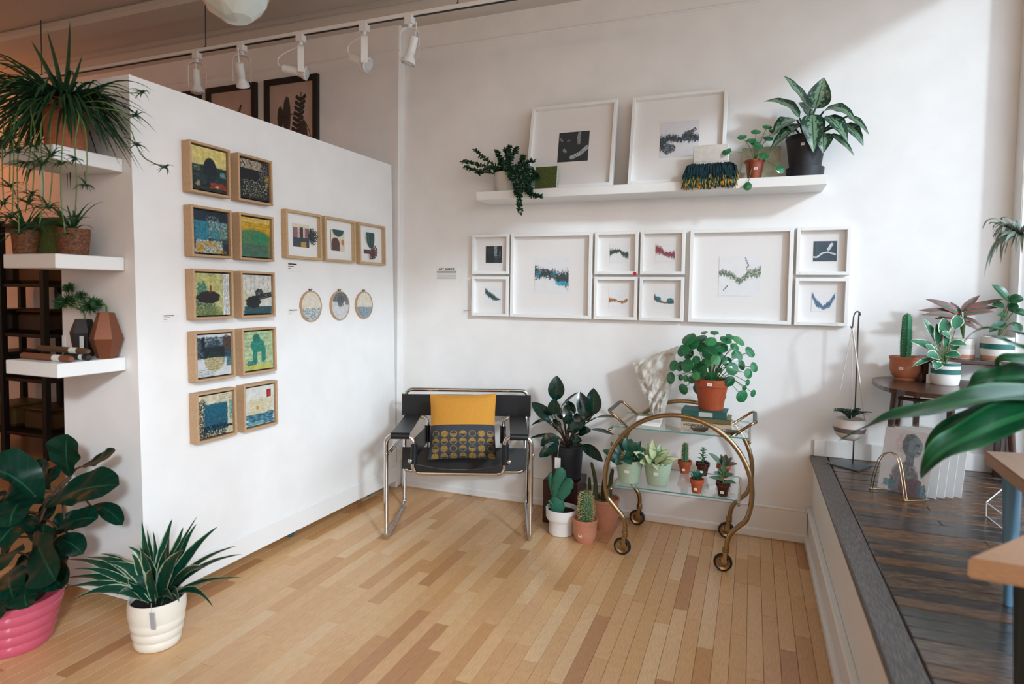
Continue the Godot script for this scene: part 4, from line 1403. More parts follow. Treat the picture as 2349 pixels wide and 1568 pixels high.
	label_card("faint small wall label left of the slanting teal ink frame", Vector3(0.482, 1.246, 0.0), I, 0.07, 0.026)
	# ---- three black frames on the wall behind the partition
	var bl := ["black frame showing only a corner above the partition", "black frame with a fern leaf on tan paper", "black frame with dark pressed leaves round an oval"]
	var bx := [[-2.28, -1.815], [-1.75, -1.254], [-1.175, -0.688]]
	for i in 3:
		var w: float = bx[i][1] - bx[i][0]
		var c := Vector3((bx[i][0] + bx[i][1]) * 0.5, 2.93 - 0.31, 0.055)
		var t := thing("botanical_picture", bl[i], "artwork", c, "black frames behind the partition")
		frame_bars(t, c, I, w, 0.62, 0.03, 0.042, M.black)
		b = B.new()
		b.box(c + Vector3(0, 0, 0.006), Vector3(w - 0.08, 0.54, 0.008))
		put(b, "backing", M.ink, t)
		sheet(t, "print", c + Vector3(0, 0, 0.0101), I, w - 0.084, 0.536, printed(herbarium(i), 0.9))
		b = B.new()
		b.box(c + Vector3(0, 0, 0.02), Vector3(w - 0.084, 0.536, 0.002))
		put(b, "glass", M.glass, t)

# ---------------------------------------------------------------- the long shelf
func long_shelf() -> void:
	var t := thing("long_shelf", "long thick white floating shelf above the row of frames", "shelf", Vector3(1.625, 1.95, 0.12))
	var b := B.new()
	b.box(Vector3(1.625, 1.976, 0.1205), Vector3(1.962, 0.053, 0.239), 0.003)
	put(b, "board", M.white, t)
	var top := 2.0025
	# two leaning square frames
	for q in [[1.218, 0.538, "square white frame with a black ink sheet leaning on the long shelf", 10, 0.19], [1.842, 0.53, "square white frame with a blue-black ink drift leaning on the long shelf", 11, 0.215]]:
		var o := Vector3(q[0], top, 0.148)
		t = thing("leaning_frame", q[2], "artwork", o, "frames leaning on the long shelf")
		var ax := Basis(Vector3.RIGHT, -0.2)
		var c := o + ax * Vector3(0, 0.268, -0.0) + Vector3(0, 0.0, 0)
		frame_bars(t, c, ax, q[1], 0.536, 0.04, 0.02, M.frame_white)
		b = B.new()
		b.box(c + ax.z * 0.006, Vector3(q[1] - 0.034, 0.502, 0.008), 0.0, ax)
		put(b, "mount", M.mount, t)
		sheet(t, "print", c + ax * Vector3(0.01, 0.0, 0.0101), ax, q[4], q[4], printed(inkprint(q[3]), 0.85), 0.0015)
		b = B.new()
		b.box(c + ax.z * 0.031, Vector3(q[1] - 0.036, 0.5, 0.002), 0.0, ax)
		put(b, "glass", M.glass, t)
	# ivy in a pale pot at the left end
	var o := Vector3(0.80, top, 0.13)
	t = thing("trailing_ivy", "trailing ivy in a pale stoneware pot at the long shelf's end", "plant", o)
	b = B.new()
	b.lathe([Vector2(0, 0), Vector2(0.06, 0), Vector2(0.067, 0.006), Vector2(0.072, 0.125), Vector2(0.066, 0.125), Vector2(0.062, 0.11), Vector2(0, 0.11)], 28, o)
	put(b, "pot", hexa("cfcac0", 0.5), t)
	var r := RandomNumberGenerator.new()
	r.seed = 51
	var st := B.new()
	var lv := B.new()
	var crown := o + Vector3(0, 0.12, 0)
	var vines := [
		[crown, Vector3(0.66, 2.171, 0.16), Vector3(0.523, 2.203, 0.18)], [crown, Vector3(0.664, 2.128, 0.2), Vector3(0.552, 2.161, 0.2)], [crown, Vector3(0.677, 2.208, 0.13), Vector3(0.585, 2.283, 0.13)], [crown, Vector3(0.737, 2.15, 0.2), Vector3(0.643, 2.117, 0.22)],
		[crown, Vector3(0.767, 2.203, 0.13), Vector3(0.736, 2.265, 0.13)], [crown, Vector3(0.811, 2.241, 0.13), Vector3(0.825, 2.286, 0.13)], [crown, Vector3(0.84, 2.225, 0.13), Vector3(0.872, 2.272, 0.13)], [crown, Vector3(0.853, 2.197, 0.2), Vector3(0.824, 2.252, 0.2)], [crown, Vector3(0.911, 2.14, 0.2), Vector3(1.008, 2.17, 0.22)],
		[crown, Vector3(0.94, 2.152, 0.2), Vector3(1.033, 2.087, 0.24), Vector3(1.048, 2.064, 0.25)], [crown, Vector3(0.883, 2.142, 0.2), Vector3(0.977, 2.06, 0.26), Vector3(0.992, 1.982, 0.26)], [crown, Vector3(0.913, 2.093, 0.24), Vector3(0.954, 2.008, 0.27), Vector3(0.941, 1.944, 0.27), Vector3(0.953, 1.865, 0.27)],
		[crown, Vector3(0.891, 2.125, 0.22), Vector3(0.913, 2.038, 0.26), Vector3(0.929, 1.97, 0.27)], [crown, Vector3(0.941, 2.105, 0.24), Vector3(1.009, 2.005, 0.27), Vector3(1.018, 1.964, 0.27), Vector3(1.073, 1.946, 0.27)], [crown, Vector3(0.833, 2.141, 0.22), Vector3(0.889, 2.054, 0.25)], [crown, Vector3(0.962, 2.12, 0.22), Vector3(1.019, 2.045, 0.26)], [crown, Vector3(0.788, 2.165, 0.18), Vector3(0.795, 2.2, 0.2)], [crown, Vector3(0.925, 2.166, 0.2), Vector3(0.939, 2.204, 0.2)]]
	for q in vines:
		var path := curve(q, 10)
		st.tube(path, 0.0016, 4)
		for i in range(4, path.size()):
			for k in 7:
				var d := Vector3(r.randf() * 2 - 1, r.randf() * 1.4 - 0.5, r.randf() * 1.6 - 0.5).normalized()
				var s: Vector3 = path[i] + d * 0.005
				lv.leaf(s, s + d * r.randf_range(0.012, 0.024), r.randf_range(0.011, 0.02), Vector3.ZERO, Vector3(r.randf() - 0.5, 0.8, 0.9), 1, 0.15, 0.0, 4)
	put(st, "vine", M.stem_dark, t)
	stuff(put(lv, "foliage", M.ivy, t))
	var sp := Vector3(0.965, top, 0.125)
	t = thing("small_pot", "small pale blue pot behind the trailing ivy", "pot", sp)
	b = B.new()
	b.lathe([Vector2(0, 0), Vector2(0.036, 0), Vector2(0.042, 0.075), Vector2(0.038, 0.075), Vector2(0.036, 0.06), Vector2(0, 0.06)], 24, sp)
	put(b, "pot", hexa("b9c6cb", 0.5), t)
	notebook("notebook", "green handmade notebook with a white stitched spine on the long shelf", Vector3(1.09, top, 0.205), 0.135, 0.135, 0.0)
	# a tufted pouch with a printed card
	var pc := Vector3(2.03, top, 0.222)
	t = thing("fringed_pouch", "teal and mustard fringed woven pouch hanging over the shelf edge", "pouch", pc)
	var pm := printed(pouch_cloth(), 0.9)
	b = B.new()
	b.box(Vector3(2.035, 2.099, 0.222), Vector3(0.185, 0.19, 0.014), 0.004)
	put(b, "cloth", pm, t)
	var fr := [B.new(), B.new(), B.new()]
	for k in 1100:
		var f := r.randf()
		var g := r.randf()
		var s := Vector3(1.935 + 0.2 * f, 2.095 - 0.075 * g, 0.230)
		var e := s + Vector3((f - 0.5) * 0.075 + (r.randf() - 0.5) * 0.02, -r.randf_range(0.045, 0.075), 0.022 + r.randf() * 0.03)
		var w := 0 if g < 0.5 else (1 if r.randf() < 0.45 else 2)
		fr[w].tube(PackedVector3Array([s, s.lerp(e, 0.4) + Vector3((f - 0.5) * 0.03, 0.004, 0.018), e]), 0.0034, 4, false)
	var cols := ["10343a", "c08a2a", "1c5a54"]
	var nm := ["blue-black fringe", "mustard fringe", "teal fringe"]
	for k in 3:
		var f := put(fr[k], "fringe", hexa(cols[k], 0.95), t, nm[k])
		stuff(f)
	# small pilea in a copper pot
	var cp := Vector3(2.258, top, 0.185)
	t = thing("small_pilea", "small round-leaved plant in a copper pot on the long shelf", "plant", cp)
	b = B.new()
	b.lathe([Vector2(0, 0), Vector2(0.034, 0), Vector2(0.047, 0.09), Vector2(0.052, 0.09), Vector2(0.053, 0.1), Vector2(0.048, 0.1), Vector2(0.045, 0.085), Vector2(0, 0.085)], 28, cp)
	put(b, "pot", M.copper_pot, t)
	sticker(t, cp + Vector3(0.006, 0.05, 0.044), 0.02, 0.012, -0.15)
	st = B.new()
	for q in [Vector3(2.19, 2.23, 0.2), Vector3(2.259, 2.252, 0.2), Vector3(2.315, 2.277, 0.19), Vector3(2.116, 2.15, 0.24), Vector3(2.302, 2.115, 0.24), Vector3(2.227, 1.956, 0.26), Vector3(2.259, 2.192, 0.2), Vector3(2.321, 2.213, 0.2), Vector3(2.275, 2.171, 0.22), Vector3(2.384, 2.038, 0.25), Vector3(2.237, 2.208, 0.2), Vector3(2.348, 2.254, 0.18)]:
		var rad := 0.026 if q.y > 2.02 else 0.023
		st.tube(curve([cp + Vector3(0, 0.085, 0), cp + Vector3(0, 0.13, 0.01).lerp(q - cp, 0.35), q], 5), 0.0017, 5)
		round_leaf(t, q, rad, (q - cp - Vector3(0, 0.02, 0)).normalized() * 0.5 + Vector3(0.1, 0.35, 0.75), M.pilea)
	put(st, "stem", M.stem, t)
	# clear print leaning behind it
	var gl := thing("clear_print_sleeve", "clear sleeved print leaning behind the copper pot", "print", Vector3(2.29, top, 0.07))
	b = B.new()
	b.box(Vector3(2.29, top + 0.1, 0.06), Vector3(0.2, 0.2, 0.004), 0.0, Basis(Vector3.RIGHT, -0.12))
	put(b, "sleeve", grain(hexa("c4bda6", 0.4), speckle(0.02, Color(0.8, 0.84, 0.78), Color.WHITE, 128, 44), Vector3.ONE * 7.0), gl)
	# aglaonema in a black pot
	var bp := Vector3(2.508, top, 0.125)
	t = thing("aglaonema", "silver-variegated leafy plant in a black pot on the long shelf", "plant", bp)
	b = B.new()
	b.lathe([Vector2(0, 0), Vector2(0.09, 0), Vector2(0.094, 0.055), Vector2(0.088, 0.055), Vector2(0.074, 0.03), Vector2(0.096, 0.2), Vector2(0.1, 0.2), Vector2(0.1, 0.22), Vector2(0.092, 0.22), Vector2(0.09, 0.2), Vector2(0, 0.2)], 32, bp)
	put(b, "pot", M.navy, t)
	sticker(t, bp + Vector3(-0.02, 0.165, 0.093), 0.018, 0.013, -0.2)
	var Lf := [[Vector3(2.472, 2.318, 0.15), Vector3(2.293, 2.407, 0.2), 0.10, .03, 0.05, 1], [Vector3(2.524, 2.36, 0.15), Vector3(2.384, 2.526, 0.22), 0.085, -0.02, 0.03, 1], [Vector3(2.544, 2.356, 0.16), Vector3(2.576, 2.502, 0.2), 0.12, 0.0, 0.0, 2], [Vector3(2.585, 2.341, 0.16), Vector3(2.724, 2.267, 0.22), 0.1, 0.0, 0.055, 1], [Vector3(2.526, 2.32, 0.2), Vector3(2.537, 2.112, 0.25), 0.115, 0.0, 0.02, 2], [Vector3(2.598, 2.307, 0.19), Vector3(2.691, 2.152, 0.25), 0.095, 0.0, 0.03, 1], [Vector3(2.697, 2.306, 0.16), Vector3(2.791, 2.193, 0.2), 0.05, 0.0, 0.02, 1], [Vector3(2.683, 2.268, 0.16), Vector3(2.768, 2.138, 0.2), 0.08, 0.0, 0.025, 1], [Vector3(2.61, 2.211, 0.2), Vector3(2.722, 2.083, 0.25), 0.05, 0.0, 0.03, 1], [Vector3(2.582, 2.218, 0.2), Vector3(2.582, 2.107, 0.24), 0.09, 0.0, 0.02, 2], [Vector3(2.458, 2.302, 0.18), Vector3(2.34, 2.209, 0.26), 0.12, 0.0, 0.04, 0], [Vector3(2.471, 2.281, 0.18), Vector3(2.326, 2.125, 0.26), 0.08, 0.0, 0.03, 0], [Vector3(2.426, 2.283, 0.15), Vector3(2.44, 2.215, 0.24), 0.05, 0.0, 0.02, 2], [Vector3(2.608, 2.25, 0.13), Vector3(2.661, 2.252, 0.16), 0.05, 0.0, 0.02, 0], [Vector3(2.528, 2.323, 0.12), Vector3(2.463, 2.414, 0.1), 0.07, 0.0, 0.03, 0]]
	st = B.new()
	for q in Lf:
		st.tube(curve([bp + Vector3(0, 0.19, 0), (bp + Vector3(0, 0.22, 0)).lerp(q[0], 0.6), q[0]], 4), 0.005, 6)
		b = B.new()
		var up: Vector3 = [Vector3(0, 0.9, 0.5), Vector3(0.1, 0.8, 0.65), Vector3(0.15, 0.15, 1.0)][q[5]]
		b.leaf(q[0], q[1], q[2], Vector3(q[3], q[4], 0.02), up, 1, 0.12, 0.03, 12)
		put(b, "leaf", M.silver, t)
	put(st, "stem", M.stem_dark, t)

func pouch_cloth() -> Image:
	var im := canvas(128, Color("cfcac2"), 90, 0.06)
	pen(im, 0.03, 0.03, 0.97, 0.55, 12, Color("7d7a78"), 31)
	return im

func sticker(t: Node3D, c: Vector3, w: float, h: float, turn := 0.0) -> void:
	var b := B.new()
	var bs := Basis(Vector3.UP, turn)
	b.box(c, Vector3(w, h, 0.0012), 0.0003, bs)
	var o := put(b, "price_sticker", M.paper, t)
	b = B.new()
	b.box(c + bs * Vector3(0, 0, 0.0007), Vector3(w * 0.6, h * 0.22, 0.0003), 0.0, bs)
	put(b, "small_print", M.grey_ink, o)

func round_leaf(t: Node3D, c: Vector3, r: float, n: Vector3, m: Material) -> void:
	n = n.normalized()
	var d := n.cross(Vector3(0.3, 0.1, 1.0)).normalized()
	d = d.rotated(n, rng.randf() * TAU)
	var b := B.new()
	b.leaf(c - d * r, c + d * r, r * 1.9, n * r * 0.25, n, 3, -0.1, 0.0, 10)
	put(b, "leaf", m, t)

# ---------------------------------------------------------------- ceiling track
func track_lights() -> void:
	var t := thing("lighting_track", "white lighting track hung on rods below the ceiling", "track", Vector3(-0.3, 2.87, 0.75))
	var b := B.new()
	b.box(Vector3(-0.5, 2.892, 0.75), Vector3(4.6, 0.02, 0.036), 0.002)
	put(b, "rail", M.trim, t)
	b = B.new()
	b.box(Vector3(-0.5, 2.8805, 0.75), Vector3(4.58, 0.004, 0.014))
	put(b, "slot", M.black, t)
	for x in [-1.02, 0.76, -2.6]:
		b = B.new()
		b.tube(PackedVector3Array([Vector3(x, 2.9, 0.75), Vector3(x, CEIL, 0.75)]), 0.004, 6)
		b.ball(Vector3(x, 2.905, 0.75), Vector3(0.012, 0.012, 0.012), 8, 5)
		put(b, "rod", mat(Color(0.35, 0.38, 0.4), 0.4, 0.8), t)
	var names := ["white spotlight aimed straight down, furthest along the track", "white spotlight turned away with its round back showing", "white spotlight lying level on its yoke", "white spotlight with its pale lens facing out", "white spotlight by the wall step, leaning in its yoke"]
	var xs := [-1.094, -0.723, -0.273, 0.172, 0.467]
	# yoke turn about the drop, tilt of the can
	var yaw := [0.835, 0.75, 2.26, 2.18, 0.535]
	var aim := [Vector3(0.08, -1, 0.0), Vector3(-0.28, -0.75, -0.48), Vector3(0.93, -0.2, -0.36), Vector3(0.96, -0.5, 0.12), Vector3(-0.25, -1, 0.1)]
	for i in 5:
		var o := Vector3(xs[i], 2.88, 0.75)
		t = thing("track_spotlight", names[i], "spotlight", o, "track spotlights")
		b = B.new()
		b.box(o + Vector3(0, -0.012, 0), Vector3(0.052, 0.05, 0.04), 0.004)
		b.lathe([Vector2(0.012, -0.06), Vector2(0.012, -0.035)], 12, o)
		put(b, "adapter", M.white, t)
		var Y := Basis(Vector3.UP, yaw[i])
		b = B.new()
		var hw := 0.05
		for p in [[-1.0, 0.0], [1.0, 0.0]]:
			var s: float = p[0]
			var pts := [Vector3(0, -0.06, 0), Vector3(s * hw * 0.6, -0.066, 0), Vector3(s * hw, -0.1, 0), Vector3(s * hw, -0.225, 0)]
			var path := curve(pts, 6)
			for k in path.size() - 1:
				var m0: Vector3 = o + Y * path[k]
				var m1: Vector3 = o + Y * path[k + 1]
				var zz: Vector3 = Y.z * 0.018
				var tt: Vector3 = (m1 - m0).normalized()
				var nn: Vector3 = tt.cross(Y.z).normalized() * 0.0012
				b.quad(m0 - zz + nn, m1 - zz + nn, m1 + zz + nn, m0 + zz + nn, nn)
				b.quad(m0 - zz - nn, m1 - zz - nn, m1 + zz - nn, m0 + zz - nn, -nn)
				b.quad(m0 + zz - nn, m1 + zz - nn, m1 + zz + nn, m0 + zz + nn, Y.z)
				b.quad(m0 - zz - nn, m1 - zz - nn, m1 - zz + nn, m0 - zz + nn, -Y.z)
		put(b, "yoke", M.trim, t)
		var pv := o + Vector3(0, -0.212, 0)
		var d: Vector3 = aim[i].normalized()
		var side := d.cross(Vector3.BACK if absf(d.z) < 0.8 else Vector3.RIGHT).normalized()
		var bs := Basis(side, -d, side.cross(-d))
		b = B.new()
		b.lathe([Vector2(0, 0.108), Vector2(0.022, 0.108), Vector2(0.0245, 0.104), Vector2(0.0245, 0.022), Vector2(0.021, 0.018), Vector2(0.022, 0.01), Vector2(0.039, -0.022), Vector2(0.041, -0.036), Vector2(0.038, -0.038)], 24, pv, bs)
		put(b, "can", M.white, t)
		b = B.new()
		b.lathe([Vector2(0.0385, -0.035), Vector2(0.026, -0.038), Vector2(0.025, -0.042), Vector2(0.02, -0.042), Vector2(0.0, -0.04)], 24, pv, bs)
		put(b, "lens", hexa("c9cbcc", 0.3), t)
		b = B.new()
		var back := pv + bs.y * 0.108
		b.tube(curve([back, back + bs.y * 0.03 + Vector3(0, 0.02, 0), back + bs.y * 0.015 + Vector3(0, 0.07, 0), o + Vector3(0, -0.055, 0)], 6), 0.004, 6)
		put(b, "flex", M.trim, t)
	# pendant of opal glass
	var pc := Vector3(0.522, 2.45, 2.05)
	t = thing("pendant_lamp", "unlit faceted opal glass pendant hanging from the ceiling", "lamp", pc)
	b = B.new()
	var prof := [Vector2(0.0, -0.125), Vector2(0.05, -0.118), Vector2(0.1, -0.075), Vector2(0.128, -0.01), Vector2(0.122, 0.06), Vector2(0.075, 0.12), Vector2(0.04, 0.135)]
	var tb := Basis(Vector3(0.2, 0, 1).normalized(), 0.12)
	for k in prof.size() - 1:
		for s in 9:
			var a0 := TAU * (s + 0.5 * (k % 2)) / 9.0
			var a1 := a0 + TAU / 9.0
			var am := (a0 + a1) * 0.5
			var p0: Vector3 = pc + tb * Vector3(cos(a0) * prof[k].x, prof[k].y, sin(a0) * prof[k].x)
			var p1: Vector3 = pc + tb * Vector3(cos(a1) * prof[k].x, prof[k].y, sin(a1) * prof[k].x)
			var q0: Vector3 = pc + tb * Vector3(cos(am) * prof[k + 1].x, prof[k + 1].y, sin(am) * prof[k + 1].x)
			var q1: Vector3 = pc + tb * Vector3(cos(am + TAU / 9.0) * prof[k + 1].x, prof[k + 1].y, sin(am + TAU / 9.0) * prof[k + 1].x)
			b.tri(p0, p1, q0, q0 - pc)
			b.tri(p1, q0, q1, q0 - pc)
	var opal := hexa("c3cdc6", 0.12)
	opal.clearcoat_enabled = true
	put(b, "shade", opal, t)
	b = B.new()
	b.lathe([Vector2(0.042, 0.13), Vector2(0.045, 0.17), Vector2(0.02, 0.2), Vector2(0, 0.2)], 16, pc)
	put(b, "collar", M.brass, t)
	b = B.new()
	b.tube(PackedVector3Array([pc + Vector3(0, 0.19, 0), Vector3(pc.x, CEIL, pc.z)]), 0.004, 6)
	put(b, "cord", M.black, t)

# ---------------------------------------------------------------- tubular armchair and its cushion
func strap(t: Node3D, called: String, rows: Array, thick: float) -> void:    # a leather band given as rows of points across it
	var b := B.new()
	var n0: Vector3 = (rows[1][0] - rows[0][0]).cross(rows[0][1] - rows[0][0]).normalized() * thick
	var top := []
	var bot := []
	for r in rows:
		var a := PackedVector3Array()
		var c := PackedVector3Array()
		for p in r:
			a.append(p + n0 * 0.5); c.append(p - n0 * 0.5)
		top.append(a); bot.append(c)
	b.grid(top)
	b.grid(bot)
	var m: int = rows.size()
	var w: int = rows[0].size()
	for i in m - 1:
		b.quad(top[i][0], top[i + 1][0], bot[i + 1][0], bot[i][0])
		b.quad(top[i][w - 1], top[i + 1][w - 1], bot[i + 1][w - 1], bot[i][w - 1])
	for j in w - 1:
		b.quad(top[0][j], top[0][j + 1], bot[0][j + 1], bot[0][j])
		b.quad(top[m - 1][j], top[m - 1][j + 1], bot[m - 1][j + 1], bot[m - 1][j])
	put(b, called, M.leather, t)

func armchair() -> void:
	var t := thing("tubular_armchair", "chrome tube armchair with black leather straps facing the room", "chair", Vector3(0.693, 0, 0.490), "", true, 0.381)
	var R := 0.0125
	var b := B.new()
	b.tube(bent([Vector3(-0.40, R, 0.20), Vector3(-0.40, R, 0.28), Vector3(-0.405, 0.588, 0.28), Vector3(-0.255, 0.588, 0.28), Vector3(-0.255, 0.382, 0.28), Vector3(0.245, 0.382, 0.28), Vector3(0.245, 0.588, 0.28), Vector3(0.392, 0.588, 0.28), Vector3(0.392, R, 0.28), Vector3(0.392, R, 0.20)], 0.05, 7), R, 12)
	put(b, "front_frame", M.chrome, t)
	b = B.new()
	b.tube(bent([Vector3(-0.40, R, 0.21), Vector3(-0.39, R, -0.28), Vector3(-0.39, 0.755, -0.28), Vector3(0.392, 0.755, -0.28), Vector3(0.392, R, -0.28), Vector3(0.392, R, 0.21)], 0.05, 7), R, 12)
	put(b, "back_frame", M.chrome, t)
	b = B.new()
	b.tube(bent([Vector3(-0.375, 0.60, -0.2), Vector3(-0.375, 0.27, -0.15), Vector3(0.375, 0.27, -0.15), Vector3(0.375, 0.60, -0.2)], 0.05, 7), R, 12)
	put(b, "lower_frame", M.chrome, t)
	for s in [-1.0, 1.0]:
		b = B.new()
		b.tube(bent([Vector3(s * 0.392, 0.49, 0.27), Vector3(s * 0.385, 0.485, -0.26)], 0.03), R * 0.95, 12)
		put(b, "side_rail", M.chrome, t)
		b = B.new()
		b.tube(bent([Vector3(s * 0.385, 0.598, -0.2), Vector3(s * 0.235, 0.598, -0.2), Vector3(s * 0.235, 0.29, -0.16)], 0.045, 7), R, 12)
		put(b, "inner_post", M.chrome, t)
		# arm strap, wrapped over the tubes at both ends
		var rows := []
		for k in 9:
			var f := k / 8.0
			var z := lerpf(0.285, -0.2, f)
			var y := 0.604 - 0.004 * sin(PI * f) + (0.004 * f)
			rows.append(PackedVector3Array([Vector3(s * 0.375, y, z), Vector3(s * 0.275, y, z)]))
		strap(t, "arm_strap", rows, 0.005)
		b = B.new()
		b.tube(PackedVector3Array([Vector3(s * 0.376, 0.588, 0.28), Vector3(s * 0.274, 0.588, 0.28)]), R + 0.006, 12)
		put(b, "strap_sleeve", M.leather, t)
		# inner side strap
		rows = []
		for k in 7:
			var f := k / 6.0
			var z := lerpf(0.28, -0.19, f)
			rows.append(PackedVector3Array([Vector3(s * lerpf(0.262, 0.24, f), 0.435, z), Vector3(s * lerpf(0.262, 0.24, f), 0.56 - 0.02 * f, z)]))
		strap(t, "side_strap", rows, 0.005)
		b = B.new()
		b.tube(PackedVector3Array([Vector3(s * 0.25, 0.435, 0.28), Vector3(s * 0.25, 0.548, 0.28)]), R + 0.006, 12)
		put(b, "strap_sleeve", M.leather, t)
		b = B.new()
		b.tube(PackedVector3Array([Vector3(s * 0.235, 0.44, -0.185), Vector3(s * 0.235, 0.545, -0.195)]), R + 0.006, 12)
		put(b, "strap_sleeve", M.leather, t)
		b = B.new()
		b.ball(Vector3(s * 0.27, 0.452, 0.293), Vector3(0.013, 0.013, 0.009), 12, 8)
		b.ball(Vector3(s * 0.402, 0.49, 0.28), Vector3(0.01, 0.013, 0.013), 12, 8)
		put(b, "bolt", M.chrome, t)
	# upper back strap round the outer uprights
	var rows := []
	for k in 13:
		var x := lerpf(-0.405, 0.407, k / 12.0)
		var sag := 0.012 * sin(PI * k / 12.0)
		rows.append(PackedVector3Array([Vector3(x, 0.592, -0.262 - sag), Vector3(x, 0.727, -0.262 - sag)]))
	strap(t, "back_strap", rows, 0.007)
	for s in [-1.0, 1.0]:
		b = B.new()
		b.tube(PackedVector3Array([Vector3(s * 0.391, 0.592, -0.28), Vector3(s * 0.391, 0.727, -0.28)]), R + 0.007, 12)
		put(b, "strap_sleeve", M.leather, t)
	rows = []
	for k in 13:
		var x := lerpf(-0.385, 0.385, k / 12.0)
		rows.append(PackedVector3Array([Vector3(x, 0.285, -0.135), Vector3(x, 0.415, -0.16)]))
	strap(t, "lower_back_strap", rows, 0.007)
	# slung seat
	rows = []
	for k in 13:
		var f := k / 12.0
		var row := PackedVector3Array()
		for j in 13:
			var x := lerpf(-0.238, 0.228, j / 12.0)
			var dip := 0.03 * sin(PI * j / 12.0)
			row.append(Vector3(x, lerpf(0.432, 0.30, f) - dip - 0.015 * sin(PI * f), lerpf(0.288, -0.14, f)))
		rows.append(row)
	strap(t, "seat", rows, 0.006)
	rows = []
	for j in 13:
		var x := lerpf(-0.238, 0.228, j / 12.0)
		rows.append(PackedVector3Array([Vector3(x, 0.392, 0.294), Vector3(x, 0.432 - 0.03 * sin(PI * j / 12.0), 0.294)]))
	strap(t, "seat_hem", rows, 0.004)
	# cushion
	var turn := Basis(Vector3.UP, 0.381)
	var at := Vector3(0.693, 0, 0.490) + turn * Vector3(0.0, 0.40, 0.06)
	t = thing("throw_cushion", "mustard cushion with gold-ringed charcoal lower half, propped on the armchair", "cushion", at, "", true, 0.381)
	var tilt := Basis(Vector3(0, 0, 1), 0.02) * Basis(Vector3.RIGHT, -0.36)
	b = B.new()
	var w := 0.40
	var h := 0.39
	for side in [1.0, -1.0]:
		var rr := []
		var uvs := []
		for i in 21:
			var row := PackedVector3Array()
			var uvr := PackedVector2Array()
			for j in 21:
				var u := 2.0 * j / 20.0 - 1.0
				var q := 2.0 * i / 20.0 - 1.0
				var puff := 0.062 * pow((1.0 - pow(absf(u), 2.6)) * (1.0 - pow(absf(q), 2.6)), 0.55)
				var pull := 1.0 - 0.05 * (1.0 - u * u) * absf(q) * 0.9
				var pullx := 1.0 - 0.05 * (1.0 - q * q) * absf(u)
				puff += 0.004 * noise.get_noise_2d(u * 120.0, q * 120.0 + side * 400.0)
				row.append(tilt * (Vector3(u * w * 0.5 * pullx, -q * h * 0.5 * pull + h * 0.5, 0.0) + Vector3(0, 0, side * puff)))
				uvr.append(Vector2(u * 0.5 + 0.5, q * 0.5 + 0.5))
			rr.append(row); uvs.append(uvr)
		b.grid(rr, false, uvs)
	var cm := printed(cushion_print(), 0.9)
	put(b, "cover", cm, t)
	b = B.new()
	var ring := []
	for k in 41:
		var u := 2.0 * k / 40.0 - 1.0
		var puff := 0.062 * pow(maxf(1.0 - pow(absf(u), 2.6), 0.0), 0.55)
		ring.append(tilt * Vector3(u * w * 0.475, h * 0.5, puff + 0.001))
	b.tube(PackedVector3Array(ring), 0.0018, 5)
	put(b, "seam", hexa("8a6a3a", 0.9), t)

